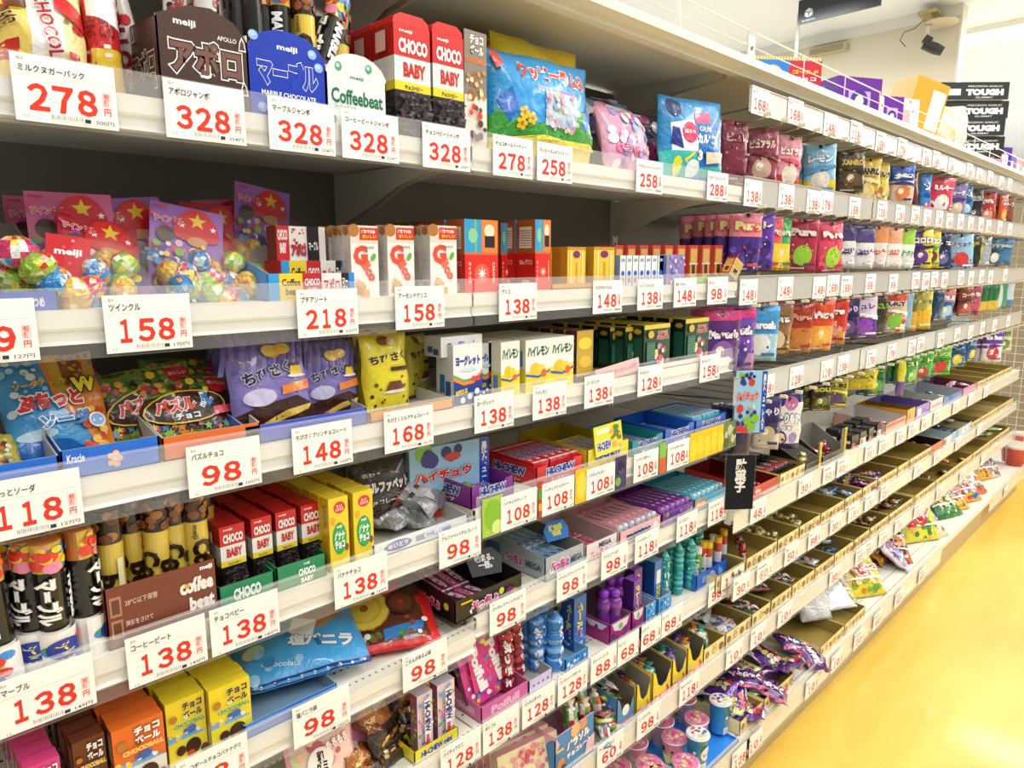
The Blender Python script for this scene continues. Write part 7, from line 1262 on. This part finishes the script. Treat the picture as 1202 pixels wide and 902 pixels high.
# ---------------------------------------------------------------- sign, camera arm, wall fittings
x = 6.0; sc_ = x/9
def W(px, py, x):
    r = _f+_r*((px-CX)/F)+_up*((CY-py)/F); return r.y*x/r.x, CAMZ+r.z*x/r.x
ya, za = W(936, 29, x); yb_, zb_ = W(1033, 12, x); 
mb = MB(); mb.box(x, x+.02, yb_, ya, za, za+.36, '#263238'); o = link('hanging_sign', mb.mesh('sign_board', M_carton)); tag(o, 'dark slate hanging aisle sign with a small white box emblem', 'sign')
pm = MB(); art(ya-yb_, .3, lambda a: (a.P([(.09, .30), (.14, .36), (.19, .30), (.14, .25)], '#e8ecee'), a.P([(.09, .28), (.135, .23), (.135, .12), (.09, .17)], '#e8ecee'), a.P([(.145, .23), (.19, .28), (.19, .17), (.145, .12)], '#cfd4d8'), a.T('Best SELECTION', .14, .06, .16, .035, '#dfe4e6', .01))).emit(pm, lambda u, v, q: (x-q, ya-u, za+v)); link('print', pm.mesh('print', M_carton), o)
for yy in (ya-.02, yb_+.05):
    mb = MB(); mb.tube([(x+.01, yy, za+.36), (x+.01, yy, CEIL)], .004, '#d8d8d4'); link('hanger_wire', mb.mesh('hanger_wire', M_metal), o)
yp, zp = W(935, 60, 6.3); mb = MB(); mb.box(6.29, 6.31, yp-.012, yp+.012, 1.0, CEIL, '#f2efe6'); o = link('white_post', mb.mesh('white_post', M_metal)); tag(o, 'slim white vertical post rising behind the canopy up to the sign', 'post')
mb = MB(); mb.box(6.26, 6.34, yp-.04, yp+.04, 0, 1.0, '#e8e4d8'); link('post_base', mb.mesh('post_base', M_metal), o)
y1, z1 = W(1090, 12, 6.8); CAMX = 6.8
mb = MB(); mb.box(CAMX-.03, 6.985, y1-.07, y1+.07, z1-.03, z1+.0, '#bfae7a'); mb.box(CAMX-.025, CAMX+.025, y1-.03, y1+.02, z1-.12, z1-.03, '#b5a470'); o = link('security_camera', mb.mesh('mount_bracket', M_metal)); tag(o, 'black spotlight camera on a tan bracket fixed to the cream wall', 'security camera')
mb = MB(); mb.tube([(CAMX, y1-.005, z1-.12), (CAMX, y1-.005, z1-.22)], .012, '#e4e0d0'); link('drop_tube', mb.mesh('drop_tube', M_metal), o)
mb = MB(); mb.lathe([(.035, -.08, '#15181a'), (.045, -.02, '#15181a'), (.04, .08, '#101214')], 12, axis='y'); b_ = link('camera_body', mb.mesh('camera_body', M_plastic), o, (CAMX, y1-.06, z1-.30), (R(30), R(20), R(30)))
mb = MB(); mb.box(-.03, .03, -.03, .03, -.01, .05, '#16181a'); link('swivel_joint', mb.mesh('swivel_joint', M_plastic), o, (CAMX, y1-.0, z1-.25), (R(35), 0, R(20)))
mb = MB(); mb.tube([(CAMX, y1+.02, z1-.06), (CAMX, y1+.09, z1-.12), (CAMX, y1+.17, z1-.13), (CAMX, y1+.2, z1-.19), (CAMX, y1+.15, z1-.25)], .004, '#4a4a44'); link('cable', mb.mesh('cable', M_plastic), o)
y2, z2 = W(1043, 13, 6.99); mb = MB(); mb.box(6.96, 6.999, y2-.07, y2+.07, z2-.02, z2+.02, '#b8b09a'); tag(link('wall_lamp', mb.mesh('wall_lamp', M_plastic)), 'small flat grey fitting high on the cream wall beside the sign', 'fitting')
y2, z2 = W(972, 60, 6.99); mb = MB(); mb.box(6.93, 6.999, y2-.18, y2+.16, z2-.03, z2+.03, '#c9be9a'); o = link('wall_box', mb.mesh('box_housing', M_plastic)); tag(o, 'tan rectangular slatted box low on the cream wall above the cartons', 'vent')  # plain tan box with darker slats, set against the wall
for k in range(4): mb = MB(); mb.box(6.925, 6.931, y2-.16, y2+.14, z2-.022+.013*k, z2-.015+.013*k, '#a89c78'); link('slat', mb.mesh('slat', M_plastic), o)
y2, z2 = W(1112, 31, 6.95); mb = MB(); mb.lathe([(.13, 0, '#d8d0b4'), (.12, .018, '#cfc6a8'), (.05, .03, '#c4ba98')], 24); o = link('wall_disc', mb.mesh('disc_body', M_plastic), None, (6.84, y2+.02, z2)); tag(o, 'pale round disc beside the camera at the wall corner', 'fitting'); mb = MB(); mb.box(0, .15, -.01, .01, .005, .015, '#c9c0a0'); link('arm', mb.mesh('arm', M_plastic), o)  # pale tan disc on a short arm at the wall corner
mb = MB(); mb.tube([(12.5, 2.2, 0), (12.5, 2.2, 3.1), (12.5, 1.6, 3.1)], .015, '#dcdcd6'); tag(link('frame_pole', mb.mesh('frame_pole', M_metal)), 'slim pale pole frame standing far beyond the canopy cartons', 'pole')

# ---------------------------------------------------------------- flat print becomes part of the surface it is printed on
_fz = {}
for o in [x_ for x_ in bpy.data.objects if x_.type == 'MESH' and x_.parent and x_.name.split('.')[0] in ('print', 'lid_print')]:
    p = o.parent; k = (p.data.name, o.data.name)
    if k not in _fz: _fz[k] = fuse(p.data, o.data)
    p.data = _fz[k]; bpy.data.objects.remove(o)
